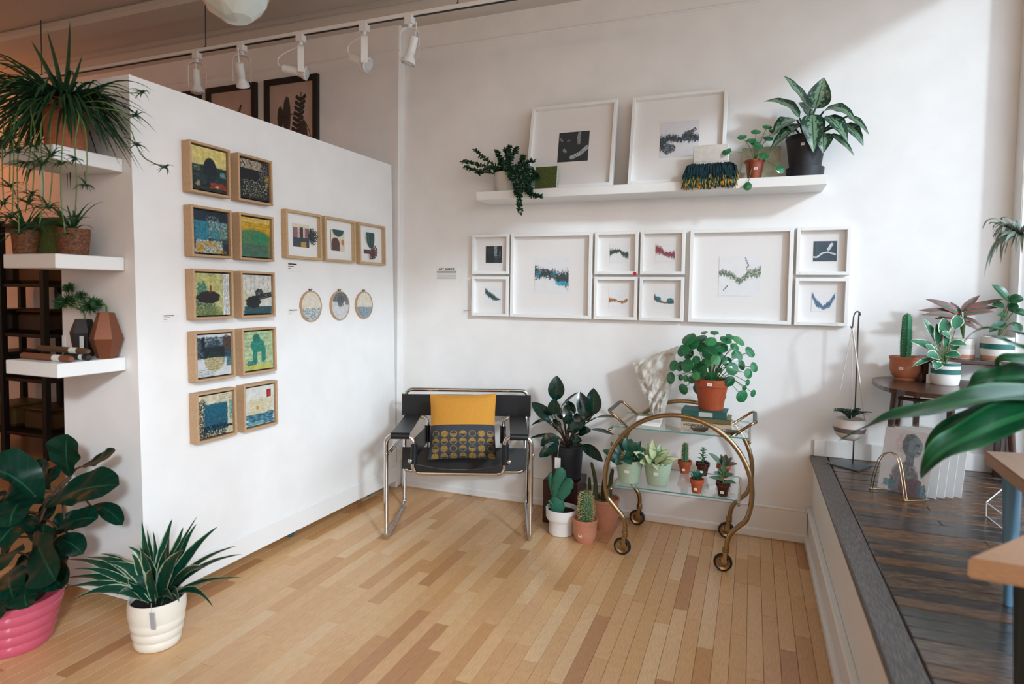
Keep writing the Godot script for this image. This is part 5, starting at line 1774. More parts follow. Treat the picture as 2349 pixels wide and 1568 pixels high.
# ---------------------------------------------------------------- plants on the floor at the left
func floor_plants() -> void:
	# fiddle-leaf fig in a pink ribbed pot
	var o := Vector3(-0.35, 0, 2.3)
	var t := thing("fiddle_leaf_fig", "fiddle-leaf fig in a glossy pink ribbed pot beside the partition", "plant", o)
	var b := B.new()
	var pr := [Vector2(0, 0), Vector2(0.112, 0)]
	for k in 4:
		var y0 := 0.004 + 0.041 * k
		var r0 := 0.118 + 0.0105 * k
		for s in 6:
			var f := s / 5.0
			pr.append(Vector2(r0 + 0.0105 * f + 0.005 * sin(PI * f), y0 + 0.041 * f))
	pr.append_array([Vector2(0.166, 0.178), Vector2(0.17, 0.2), Vector2(0.163, 0.2), Vector2(0.156, 0.18), Vector2(0, 0.17)])
	b.lathe(pr, 48, o, Basis(), 0.5)
	put(b, "pot", M.pink, t)
	var Lf := [
		[Vector3(-0.253, 0.618, 2.14), Vector3(-0.232, 0.798, 2.16), 0.17, Vector3(0, 0, 0.02), 1], [Vector3(-0.187, 0.667, 2.14), Vector3(0.008, 0.752, 2.14), 0.075, Vector3(0, -0.01, 0), 0], [Vector3(-0.246, 0.544, 2.25), Vector3(-0.249, 0.723, 2.42), 0.23, Vector3(0, 0.06, 0), 0],
		[Vector3(-0.237, 0.532, 2.25), Vector3(0.108, 0.65, 2.2), 0.17, Vector3(0, 0.05, 0.02), 0], [Vector3(-0.162, 0.461, 2.25), Vector3(0.018, 0.517, 2.22), 0.11, Vector3(0, 0.03, 0), 0], [Vector3(-0.162, 0.504, 2.12), Vector3(0.027, 0.462, 2.13), 0.075, Vector3(0, 0.05, 0), 0],
		[Vector3(-0.176, 0.509, 2.3), Vector3(-0.158, 0.465, 2.46), 0.2, Vector3(0, 0.08, 0), 0], [Vector3(-0.15, 0.47, 2.34), Vector3(0.125, 0.395, 2.44), 0.2, Vector3(0.02, 0.04, 0.03), 1], [Vector3(-0.198, 0.406, 2.24), Vector3(-0.066, 0.368, 2.22), 0.1, Vector3(0, 0.04, 0), 0],
		[Vector3(-0.096, 0.356, 2.3), Vector3(0.095, 0.36, 2.38), 0.11, Vector3(0.02, 0.02, 0), 1], [Vector3(-0.087, 0.338, 2.4), Vector3(-0.057, 0.257, 2.42), 0.13, Vector3(0, 0.0, 0.02), 1], [Vector3(-0.204, 0.282, 2.42), Vector3(-0.154, 0.214, 2.45), 0.12, Vector3(0, 0, 0.02), 1],
		[Vector3(-0.45, 0.558, 2.15), Vector3(-0.35, 0.604, 2.12), 0.1, Vector3(0, 0.03, 0), 0], [Vector3(-0.523, 0.591, 2.15), Vector3(-0.47, 0.62, 2.1), 0.09, Vector3(0, 0.03, 0), 0], [Vector3(-0.221, 0.399, 2.35), Vector3(-0.116, 0.394, 2.5), 0.17, Vector3(0, 0.06, 0), 0],
		[Vector3(-0.231, 0.585, 2.3), Vector3(-0.143, 0.531, 2.42), 0.18, Vector3(0, 0.05, 0.03), 0], [Vector3(-0.276, 0.581, 2.2), Vector3(-0.405, 0.648, 2.15), 0.12, Vector3(0, 0.02, 0.02), 1], [Vector3(-0.154, 0.402, 2.28), Vector3(-0.157, 0.499, 2.3), 0.14, Vector3(0, 0.0, 0.02), 1], [Vector3(-0.106, 0.512, 2.26), Vector3(-0.113, 0.458, 2.2), 0.1, Vector3(0, 0.03, 0), 0], [Vector3(-0.3, 0.321, 2.3), Vector3(0.022, 0.337, 2.42), 0.14, Vector3(0, 0.04, 0.02), 0], [Vector3(-0.435, 0.497, 2.3), Vector3(-0.39, 0.575, 2.4), 0.2, Vector3(0, 0.05, 0), 0], [Vector3(-0.192, 0.326, 2.3), Vector3(0.033, 0.318, 2.36), 0.13, Vector3(0, 0.05, 0.02), 0], [Vector3(-0.255, 0.328, 2.36), Vector3(-0.064, 0.309, 2.46), 0.15, Vector3(0, 0.04, 0.02), 0], [Vector3(-0.433, 0.464, 2.2), Vector3(-0.547, 0.539, 2.2), 0.17, Vector3(0, 0.04, 0), 0], [Vector3(-0.383, 0.41, 2.2), Vector3(-0.291, 0.478, 2.18), 0.15, Vector3(0, 0.03, 0), 0], [Vector3(-0.468, 0.362, 2.2), Vector3(-0.581, 0.245, 2.2), 0.17, Vector3(0, 0.05, 0), 0], [Vector3(-0.355, 0.311, 2.2), Vector3(-0.225, 0.279, 2.2), 0.15, Vector3(0, 0.05, 0), 0], [Vector3(-0.495, 0.434, 2.22), Vector3(-0.367, 0.508, 2.22), 0.16, Vector3(0, 0.03, 0), 1], [Vector3(-0.562, 0.17, 2.2), Vector3(-0.336, 0.267, 2.25), 0.16, Vector3(0, 0.05, 0), 0], [Vector3(-0.283, 0.391, 2.18), Vector3(-0.258, 0.432, 2.15), 0.11, Vector3(0, 0.03, 0), 1]]
	var st := B.new()
	var trunk := curve([o + Vector3(0, 0.17, 0), Vector3(-0.309, 0.276, 2.26), Vector3(-0.321, 0.352, 2.22), Vector3(-0.329, 0.479, 2.2), Vector3(-0.293, 0.563, 2.17), Vector3(-0.253, 0.618, 2.14)], 6)
	st.tube(trunk, 0.008, 8)
	for q in Lf:
		var near: Vector3 = trunk[0]
		for p in trunk:
			if p.distance_to(q[0]) < near.distance_to(q[0]):
				near = p
		st.tube(curve([near, near.lerp(q[0], 0.5) + Vector3(0, 0.01, 0), q[0]], 3), 0.004, 5)
		b = B.new()
		var up: Vector3 = Vector3(0.25, 0.15, 1.0) if q[4] == 1 else Vector3(0.2, 0.75, 0.65)
		b.leaf(q[0], q[1], q[2], q[3], up, 4, 0.1, 0.055, 18)
		put(b, "leaf", M.fig, t)
	put(st, "trunk", M.bark, t)
	b = B.new()
	b.lathe([Vector2(0.0, 0.178), Vector2(0.157, 0.176)], 24, o)
	put(b, "soil", M.soil, t)
	# dracaena in a cream ribbed pot
	o = Vector3(0.15, 0, 2.085)
	t = thing("dracaena", "striped dracaena in a cream ribbed pot before the partition", "plant", o)
	b = B.new()
	pr = [Vector2(0, 0), Vector2(0.072, 0)]
	for q in [[0.003, 0.078, 0.034], [0.037, 0.084, 0.036], [0.073, 0.09, 0.038]]:
		for s in 6:
			var f := s / 5.0
			pr.append(Vector2(q[1] + 0.002 * f + 0.005 * sin(PI * f), q[0] + q[2] * f))
	for s in 7:
		var f := s / 6.0
		pr.append(Vector2(0.098 + 0.004 * sin(PI * f * 0.9), 0.112 + 0.068 * f))
	pr.append_array([Vector2(0.098, 0.186), Vector2(0.092, 0.182), Vector2(0.09, 0.165), Vector2(0, 0.16)])
	b.lathe(pr, 44, o, Basis(), 0.5)
	put(b, "pot", M.cream, t)
	b = B.new()
	b.lathe([Vector2(0.0, 0.166), Vector2(0.091, 0.165)], 24, o)
	put(b, "soil", M.soil, t)
	st = B.new()
	var crown := o + Vector3(0, 0.175, 0)
	var Dw := [
		[Vector3(0.095, 0.276, 2.09), Vector3(0.079, 0.475, 2.09), 0.0434],
		[Vector3(0.1, 0.266, 2.065), Vector3(0.044, 0.415, 2.04), 0.0324],
		[Vector3(0.131, 0.283, 2.06), Vector3(0.064, 0.411, 2.03), 0.0284],
		[Vector3(0.153, 0.305, 2.07), Vector3(0.193, 0.484, 2.05), 0.0552],
		[Vector3(0.21, 0.292, 2.08), Vector3(0.347, 0.524, 2.07), 0.0259],
		[Vector3(0.228, 0.322, 2.065), Vector3(0.24, 0.455, 2.04), 0.0472],
		[Vector3(0.263, 0.362, 2.065), Vector3(0.309, 0.478, 2.04), 0.035],
		[Vector3(0.292, 0.344, 2.09), Vector3(0.47, 0.51, 2.09), 0.0446],
		[Vector3(0.32, 0.321, 2.1), Vector3(0.578, 0.463, 2.11), 0.0362],
		[Vector3(0.363, 0.334, 2.115), Vector3(0.632, 0.453, 2.14), 0.0326],
		[Vector3(0.382, 0.285, 2.14), Vector3(0.687, 0.401, 2.19), 0.0248],
		[Vector3(0.43, 0.328, 2.16), Vector3(0.594, 0.298, 2.23), 0.031],
		[Vector3(0.218, 0.328, 2.13), Vector3(0.107, 0.406, 2.17), 0.0572],
		[Vector3(0.143, 0.284, 2.12), Vector3(-0.047, 0.31, 2.15), 0.0591],
		[Vector3(0.008, 0.284, 2.08), Vector3(-0.271, 0.259, 2.07), 0.0504],
		[Vector3(-0.074, 0.26, 2.09), Vector3(-0.376, 0.242, 2.09), 0.0423],
		[Vector3(-0.078, 0.242, 2.115), Vector3(-0.249, 0.243, 2.14), 0.0327],
		[Vector3(-0.072, 0.225, 2.12), Vector3(-0.285, 0.202, 2.15), 0.0409],
		[Vector3(-0.044, 0.225, 2.14), Vector3(-0.274, 0.17, 2.19), 0.0362],
		[Vector3(-0.017, 0.212, 2.16), Vector3(-0.115, 0.183, 2.23), 0.0464],
		[Vector3(0.097, 0.238, 2.155), Vector3(0.175, 0.307, 2.22), 0.063],
		[Vector3(0.196, 0.283, 2.155), Vector3(0.296, 0.367, 2.22), 0.0581],
		[Vector3(0.277, 0.334, 2.15), Vector3(0.437, 0.463, 2.21), 0.064],
		[Vector3(0.361, 0.336, 2.15), Vector3(0.538, 0.418, 2.21), 0.063],
		[Vector3(0.339, 0.286, 2.16), Vector3(0.437, 0.285, 2.23), 0.0354],
		[Vector3(0.276, 0.238, 2.165), Vector3(0.421, 0.295, 2.24), 0.0424],
		[Vector3(0.094, 0.207, 2.16), Vector3(0.126, 0.249, 2.23), 0.0521],
		[Vector3(0.091, 0.286, 2.115), Vector3(0.089, 0.362, 2.14), 0.0465],
		[Vector3(-0.076, 0.275, 2.06), Vector3(-0.247, 0.262, 2.03), 0.0289],
		[Vector3(0.258, 0.35, 2.12), Vector3(0.296, 0.464, 2.15), 0.0373],
		[Vector3(0.16, 0.328, 2.14), Vector3(0.199, 0.426, 2.19), 0.041],
		[Vector3(0.256, 0.345, 2.14), Vector3(0.331, 0.447, 2.19), 0.0438]]
	for q in Dw:
		b = B.new()
		var root := crown + Vector3((q[0] - crown).x * 0.25, 0.0, (q[0] - crown).z * 0.25)
		var mid: Vector3 = root.lerp(q[1], 0.5)
		var bow: Vector3 = (q[0] - mid) * 0.75 + Vector3(0, 0.05, 0)
		var dd: Vector3 = (q[1] - root).normalized()
		var up := Vector3(0.25, 0.25, 1.0) if dd.y > 0.65 else Vector3(0.15, 0.85, 0.55)
		b.leaf(root, q[1], q[2] * 1.15, bow, up, 2, 0.14, 0.02, 14, 0.15)
		put(b, "leaf", M.drac, t)
	st.tube(PackedVector3Array([o + Vector3(0, 0.16, 0), o + Vector3(0, 0.25, 0)]), 0.012, 8)
	put(st, "stem", M.stem_dark, t)
	b = B.new()
	var tp := Vector3(0.237, 0.147, 2.175)
	b.box(tp, Vector3(0.026, 0.062, 0.0015), 0.0005, Basis(Vector3(0, 0, 1), 0.13))
	b.tube(PackedVector3Array([tp + Vector3(-0.006, 0.03, 0), tp + Vector3(-0.016, 0.062, -0.008)]), 0.0008, 4)
	put(b, "price_tag", hexa("b4b8be", 0.7), t)

# ---------------------------------------------------------------- plants in the corner right of the armchair
func corner_plants() -> void:
	var t := thing("plinth_box", "dark red-brown wooden box under the rubber plant", "box", Vector3(1.235, 0, 0.175))
	var b := B.new()
	b.box(Vector3(1.235, 0.13, 0.175), Vector3(0.215, 0.26, 0.22), 0.003)
	put(b, "box", grain(hexa("3d1f1c", 0.35), speckle(0.03, Color(0.7, 0.66, 0.66), Color.WHITE, 128, 61), Vector3(20, 3, 20)), t)
	var o := Vector3(1.245, 0.26, 0.185)
	t = thing("rubber_plant", "glossy dark rubber plant in a black pot on the red-brown box", "plant", o)
	b = B.new()
	b.lathe([Vector2(0, 0), Vector2(0.08, 0), Vector2(0.088, 0.008), Vector2(0.098, 0.2), Vector2(0.093, 0.2), Vector2(0.09, 0.18), Vector2(0, 0.18)], 36, o)
	put(b, "pot", M.navy, t)
	b = B.new()
	b.lathe([Vector2(0, 0.184), Vector2(0.09, 0.183)], 20, o)
	put(b, "soil", M.soil, t)
	var st := B.new()
	var crown := o + Vector3(0, 0.18, 0)
	for q in [
		[Vector3(1.18, 0.73, 0.21), Vector3(1.18, 0.882, 0.21), 0.0997, 0],
		[Vector3(1.176, 0.647, 0.24), Vector3(1.187, 0.754, 0.27), 0.0778, 0],
		[Vector3(1.163, 0.595, 0.22), Vector3(1.027, 0.71, 0.23), 0.0841, 2],
		[Vector3(1.114, 0.603, 0.21), Vector3(1.014, 0.557, 0.21), 0.0508, 1],
		[Vector3(1.194, 0.52, 0.23), Vector3(1.026, 0.493, 0.25), 0.0503, 1],
		[Vector3(1.212, 0.511, 0.25), Vector3(1.109, 0.466, 0.29), 0.0907, 2],
		[Vector3(1.218, 0.48, 0.27), Vector3(1.116, 0.404, 0.33), 0.0734, 2],
		[Vector3(1.202, 0.684, 0.19), Vector3(1.306, 0.784, 0.17), 0.0373, 1],
		[Vector3(1.383, 0.62, 0.21), Vector3(1.324, 0.795, 0.21), 0.0902, 0],
		[Vector3(1.417, 0.667, 0.235), Vector3(1.419, 0.83, 0.26), 0.0962, 0],
		[Vector3(1.428, 0.65, 0.235), Vector3(1.577, 0.668, 0.26), 0.0475, 1],
		[Vector3(1.402, 0.581, 0.24), Vector3(1.55, 0.566, 0.27), 0.0475, 1],
		[Vector3(1.358, 0.489, 0.26), Vector3(1.496, 0.414, 0.31), 0.0711, 2],
		[Vector3(1.265, 0.599, 0.195), Vector3(1.225, 0.703, 0.18), 0.0585, 0],
		[Vector3(1.289, 0.65, 0.18), Vector3(1.227, 0.724, 0.15), 0.0505, 2],
		[Vector3(1.348, 0.579, 0.2), Vector3(1.299, 0.66, 0.19), 0.0662, 0],
		[Vector3(1.256, 0.557, 0.24), Vector3(1.38, 0.61, 0.27), 0.0644, 2],
		[Vector3(1.269, 0.6, 0.235), Vector3(1.26, 0.662, 0.26), 0.049, 0],
		[Vector3(1.332, 0.552, 0.25), Vector3(1.418, 0.582, 0.29), 0.0639, 2],
		[Vector3(1.272, 0.486, 0.24), Vector3(1.36, 0.516, 0.27), 0.0727, 2],
		[Vector3(1.225, 0.617, 0.19), Vector3(1.181, 0.653, 0.17), 0.0589, 2],
		[Vector3(1.3, 0.54, 0.21), Vector3(1.268, 0.639, 0.21), 0.0578, 0],
		[Vector3(1.205, 0.557, 0.195), Vector3(1.154, 0.609, 0.18), 0.0505, 0]]:
		b = B.new()
		var up: Vector3 = [Vector3(0.3, 0.2, 1.0), Vector3(0.1, 1.0, 0.25), Vector3(0.35, 0.6, 0.75)][q[3]]
		b.leaf(q[0], q[1], q[2], Vector3(0, 0.012 if q[3] else 0.0, 0.012), up, 0, 0.12, 0.0, 12)
		put(b, "leaf", M.rubber, t)
		var mid: Vector3 = crown.lerp(q[0], 0.55)
		mid.x = lerpf(crown.x, q[0].x, 0.3)
		st.tube(curve([crown, mid, q[0]], 5), 0.004, 6)
	put(st, "stem", M.bark, t)
	b = B.new()
	var tp := Vector3(1.222, 0.373, 0.3)
	b.box(tp, Vector3(0.036, 0.066, 0.0015), 0.0005)
	b.tube(PackedVector3Array([tp + Vector3(0, 0.03, 0), Vector3(1.222, 0.454, 0.29), Vector3(1.218, 0.497, 0.25)]), 0.001, 4)
	put(b, "price_tag", M.paper, t)
	# prickly pear in a white pot
	o = Vector3(1.283, 0, 0.405)
	t = thing("prickly_pear", "paddle cactus in a stepped white pot", "cactus", o)
	b = B.new()
	b.lathe([Vector2(0, 0), Vector2(0.066, 0), Vector2(0.071, 0.006), Vector2(0.071, 0.07), Vector2(0.082, 0.085), Vector2(0.09, 0.1), Vector2(0.092, 0.15), Vector2(0.088, 0.15), Vector2(0.085, 0.12), Vector2(0, 0.12)], 40, o, Basis(), 0.9)
	put(b, "pot", M.white, t)
	b = B.new()
	b.lathe([Vector2(0, 0.126), Vector2(0.086, 0.125)], 20, o)
	put(b, "soil", M.soil, t)
	for q in [[Vector3(1.263, 0.096, 0.41), Vector3(1.253, 0.222, 0.41), 0.083, 0.0, 0.02], [Vector3(1.253, 0.212, 0.41), Vector3(1.275, 0.382, 0.4), 0.078, 0.1, 0.017], [Vector3(1.278, 0.209, 0.425), Vector3(1.34, 0.328, 0.415), 0.07, -0.3, 0.014], [Vector3(1.237, 0.201, 0.4), Vector3(1.206, 0.344, 0.395), 0.04, 0.35, 0.011], [Vector3(1.236, 0.165, 0.43), Vector3(1.21, 0.192, 0.43), 0.018, 0.0, 0.008]]:
		b = B.new()
		paddle(b, q[0], q[1], q[2], q[4], q[3])
		put(b, "paddle", M.pear, t)
	# column cactus in a small terracotta pot
	o = Vector3(1.437, 0, 0.465)
	t = thing("column_cactus", "ribbed golden-spined cactus in a small pink terracotta pot", "cactus", o)
	b = B.new()
	b.lathe([Vector2(0, 0), Vector2(0.046, 0), Vector2(0.048, 0.008), Vector2(0.058, 0.022), Vector2(0.064, 0.05), Vector2(0.066, 0.115), Vector2(0.071, 0.117), Vector2(0.071, 0.132), Vector2(0.065, 0.132), Vector2(0.06, 0.112), Vector2(0, 0.112)], 36, o, Basis(), 0.8)
	put(b, "pot", M.terra_pink, t)
	sticker(t, o + Vector3(-0.012, 0.05, 0.062), 0.02, 0.014, -0.2)
	ribbed(t, o + Vector3(0.004, 0.112, 0), 0.17, 0.034, 16, 0.13)
	# tall bare cylinders in a larger terracotta pot
	o = Vector3(1.49, 0, 0.235)
	t = thing("cylinder_cactus", "tall smooth green columns in the larger terracotta pot", "cactus", o)
	b = B.new()
	b.lathe([Vector2(0, 0), Vector2(0.058, 0), Vector2(0.06, 0.01), Vector2(0.074, 0.03), Vector2(0.083, 0.07), Vector2(0.086, 0.165), Vector2(0.092, 0.168), Vector2(0.092, 0.185), Vector2(0.086, 0.185), Vector2(0.082, 0.16), Vector2(0, 0.16)], 40, o, Basis(), 0.8)
	put(b, "pot", M.terra_pink, t)
	sticker(t, o + Vector3(-0.045, 0.115, 0.073), 0.022, 0.015, -0.5)
	for q in [[Vector3(1.451, 0.132, 0.25), Vector3(1.415, 0.382, 0.25), Vector3(1.438, 0.286, 0.25), 0.012], [Vector3(1.41, 0.12, 0.23), Vector3(1.399, 0.286, 0.23), Vector3(1.403, 0.198, 0.23), 0.011], [Vector3(1.486, 0.127, 0.22), Vector3(1.49, 0.31, 0.22), Vector3(1.484, 0.231, 0.22), 0.015], [Vector3(1.526, 0.145, 0.26), Vector3(1.542, 0.358, 0.26), Vector3(1.531, 0.275, 0.26), 0.014], [Vector3(1.448, 0.133, 0.27), Vector3(1.445, 0.277, 0.27), Vector3(1.444, 0.215, 0.27), 0.012], [Vector3(1.458, 0.117, 0.2), Vector3(1.452, 0.182, 0.2), Vector3(1.455, 0.143, 0.2), 0.012]]:
		b = B.new()
		var path := curve([q[0], q[2], q[1]], 6)
		var rad := []
		for k in path.size():
			rad.append(q[3] * (1.0 - 0.35 * pow(k / float(path.size() - 1), 3.0)))
		b.tube(path, rad, 10)
		b.ball(path[-1], Vector3.ONE * q[3] * 0.65, 10, 6)
		put(b, "column", leaf_plain("3f4c2c"), t)

func paddle(b: B, a: Vector3, e: Vector3, w: float, d: float, lean: float) -> void:
	var up := e - a
	var l := up.length()
	var y := up / l
	var z := (Vector3(0.2 + lean, 0, 1) - y * Vector3(0.2 + lean, 0, 1).dot(y)).normalized()
	var x := y.cross(z)
	var rows := []
	for i in 13:
		var f := i / 12.0
		var s := 0.32 + 0.68 * pow(sin(PI * minf(f * 0.86 + 0.07, 1.0)), 0.7) if f < 0.95 else 0.3
		if i == 12: s = 0.02
		var row := PackedVector3Array()
		for k in 17:
			var an := TAU * k / 16.0
			row.append(a + y * l * f + x * cos(an) * w * 0.5 * s * (1.0 + 0.06 * sin(f * 19.0 + an)) + z * sin(an) * d * s)
		rows.append(row)
	b.grid(rows, true)
	var r := RandomNumberGenerator.new()
	r.seed = int(w * 9000)
	for k in 14:
		var f := r.randf_range(0.15, 0.95)
		var an := r.randf() * PI
		var p := a + y * l * f + x * cos(an) * w * 0.45 + z * sin(an) * d * 0.85
		b.tube(PackedVector3Array([p, p + (x * cos(an) + z * sin(an)) * 0.007]), 0.0009, 4, false)

func ribbed(t: Node3D, o: Vector3, h: float, r: float, ribs: int, spines: float, m: Material = null) -> void:
	var b := B.new()
	var sp := B.new()
	var rows := []
	for i in 17:
		var f := i / 16.0
		var s := (0.85 + 0.15 * sin(PI * minf(f * 1.4, 1.0))) * sqrt(maxf(1.0 - pow(maxf(f - 0.82, 0.0) / 0.18, 2.0), 0.0)) + 0.001
		var row := PackedVector3Array()
		for k in ribs * 4 + 1:
			var an := TAU * k / (ribs * 4)
			row.append(o + Vector3(cos(an), 0, sin(an)) * r * s * (1.0 + 0.09 * cos(an * ribs)) + Vector3(0, h * f, 0))
		rows.append(row)
	b.grid(rows, true)
	put(b, "column", m if m else M.cactus, t)
	if spines <= 0.0:
		return
	var rr := RandomNumberGenerator.new()
	rr.seed = 77
	for k in ribs:
		var an := TAU * k / ribs
		for j in 16:
			var f := (j + 0.5) / 16.0
			var s := (0.85 + 0.15 * sin(PI * minf(f * 1.4, 1.0))) * sqrt(maxf(1.0 - pow(maxf(f - 0.82, 0.0) / 0.18, 2.0), 0.0))
			var p := o + Vector3(cos(an), 0, sin(an)) * r * s * 1.09 + Vector3(0, h * f, 0)
			for q in 3:
				sp.tube(PackedVector3Array([p, p + Vector3(cos(an) + rr.randf_range(-0.7, 0.7), rr.randf_range(-0.4, 0.9), sin(an) + rr.randf_range(-0.7, 0.7)) * spines * r * 2.6]), 0.0011, 3, false)
	stuff(put(sp, "spines", M.spine, t))

# ---------------------------------------------------------------- bar cart
func bar_cart() -> void:
	var t := thing("bar_cart", "brass hoop bar cart with two glass shelves on casters", "cart", Vector3(1.93, 0, 0.33))
	var cx := 1.93
	var cy := 0.40
	var rad := 0.366
	for z in [0.557, 0.10]:
		var b := B.new()
		var pts := [Vector3(1.676, 0.1, z), Vector3(1.678, 0.19, z)]
		var a0 := PI + 0.3
		var a1 := -0.36
		for k in 41:
			var a := lerpf(a0, a1, k / 40.0)
			pts.append(Vector3(cx + rad * cos(a), cy + rad * sin(a), z))
		pts.append(Vector3(2.192, 0.19, z)); pts.append(Vector3(2.182, 0.1, z))
		b.tube(bent(pts, 0.045, 5), 0.0125, 12)
		put(b, "hoop", M.brass, t)
		for x in [1.676, 2.182]:
			caster(t, Vector3(x, 0, z))
	for y in [0.672, 0.357]:
		var xs := [1.585, 2.275] if y > 0.5 else [1.6, 2.235]
		for x in xs:
			var b := B.new()
			b.tube(PackedVector3Array([Vector3(x, y - 0.008, 0.09), Vector3(x, y - 0.008, 0.567)]), 0.007, 10)
			b.ball(Vector3(x, y - 0.008, 0.57), Vector3.ONE * 0.009, 10, 6)
			put(b, "crossbar", M.brass, t)
		var b2 := B.new()
		b2.box(Vector3((xs[0] + xs[1]) * 0.5, y + 0.004, 0.3285), Vector3(xs[1] - xs[0] - 0.01, 0.006, 0.43))
		put(b2, "glass_shelf", M.shelf_glass, t)
		for z in [0.1125, 0.5445]:
			b2 = B.new()
			b2.box(Vector3((xs[0] + xs[1]) * 0.5, y + 0.004, z), Vector3(xs[1] - xs[0] - 0.01, 0.0062, 0.002))
			put(b2, "glass_edge", M.glass_edge, t)
	# push handles with grey grips
	for s in [-1.0, 1.0]:
		var hx: float = cx + s * 0.37
		var b := B.new()
		for z in [0.5, 0.16]:
			b.tube(curve([Vector3(cx + s * 0.25, 0.668, z + 0.03), Vector3(cx + s * 0.3, 0.70, z), Vector3(hx - s * 0.015, 0.742, z), Vector3(hx, 0.745, z * 0.8 + 0.066)], 6), 0.007, 8)
		put(b, "handle", M.brass, t)
		b = B.new()
		b.tube(PackedVector3Array([Vector3(hx, 0.745, 0.46), Vector3(hx, 0.745, 0.2)]), 0.0105, 12)
		put(b, "grip", hexa("4a4d4c", 0.5), t)
	# ---- upper shelf
	var y := 0.679
	var books := [["bottom", 0.255, 0.16, 0.03, "c7b698", "cream paperback with ARGUMENTATION on its spine, bottom of the stack", 0.03], ["middle", 0.25, 0.165, 0.026, "6d6440", "olive hardback in the middle of the book stack", 0.0], ["top", 0.23, 0.15, 0.034, "1f5a55", "dark teal hardback under the pilea pot", -0.03]]
	var bc := Vector3(2.06, y, 0.33)
	for q in books:
		var o := Vector3(bc.x - (0.01 if q[0] == "top" else 0.0), y, bc.z)
		var k := thing("book", q[5], "book", o, "books stacked under the pilea", true, q[6])
		var b := B.new()
		var h: float = q[3]
		b.box(Vector3(0, 0.0012, 0), Vector3(q[1], 0.0024, q[2]), 0.0005)
		b.box(Vector3(0, h - 0.0012, 0), Vector3(q[1], 0.0024, q[2]), 0.0005)
		b.box(Vector3(0, h * 0.5, q[2] * 0.5 - 0.0015), Vector3(q[1], h, 0.003), 0.001)
		put(b, "cover", hexa(q[4], 0.55), k)
		b = B.new()
		b.box(Vector3(0, h * 0.5, -0.004), Vector3(q[1] - 0.008, h - 0.005, q[2] - 0.01))
		put(b, "page_block", hexa("d8cfb8", 0.9), k)
		if q[0] == "bottom":
			words(k, "ARGUMENTATION", Vector3(-0.045, h * 0.5, q[2] * 0.5 + 0.0005), Basis(), 0.0165, hexa("4a3a30", 0.8), true)
		elif q[0] == "top":
			b = B.new()
			b.box(Vector3(0.01, h * 0.5, q[2] * 0.5 + 0.0004), Vector3(0.07, h * 0.7, 0.0008))
			put(b, "spine_label", hexa("b9c4b8", 0.7), k)
		y += h
	# pilea on the books
	var o := Vector3(2.078, y, 0.315)
	t = thing("pilea", "bushy round-leaved pilea in a terracotta pot on the books", "plant", o)
	var b := B.new()
	b.lathe([Vector2(0, 0), Vector2(0.06, 0), Vector2(0.063, 0.004), Vector2(0.066, 0.03), Vector2(0.066, 0.032), Vector2(0.083, 0.125), Vector2(0.09, 0.127), Vector2(0.093, 0.165), Vector2(0.087, 0.165), Vector2(0.082, 0.14), Vector2(0, 0.14)], 40, o)
	put(b, "pot", M.terra_red, t)
	b = B.new()
	b.lathe([Vector2(0, 0.146), Vector2(0.083, 0.145)], 20, o)
	put(b, "soil", M.soil, t)
	sticker(t, o + Vector3(-0.005, 0.143, 0.093), 0.024, 0.014)
	var st := B.new()
	var mid := o + Vector3(0.02, 0.27, 0)
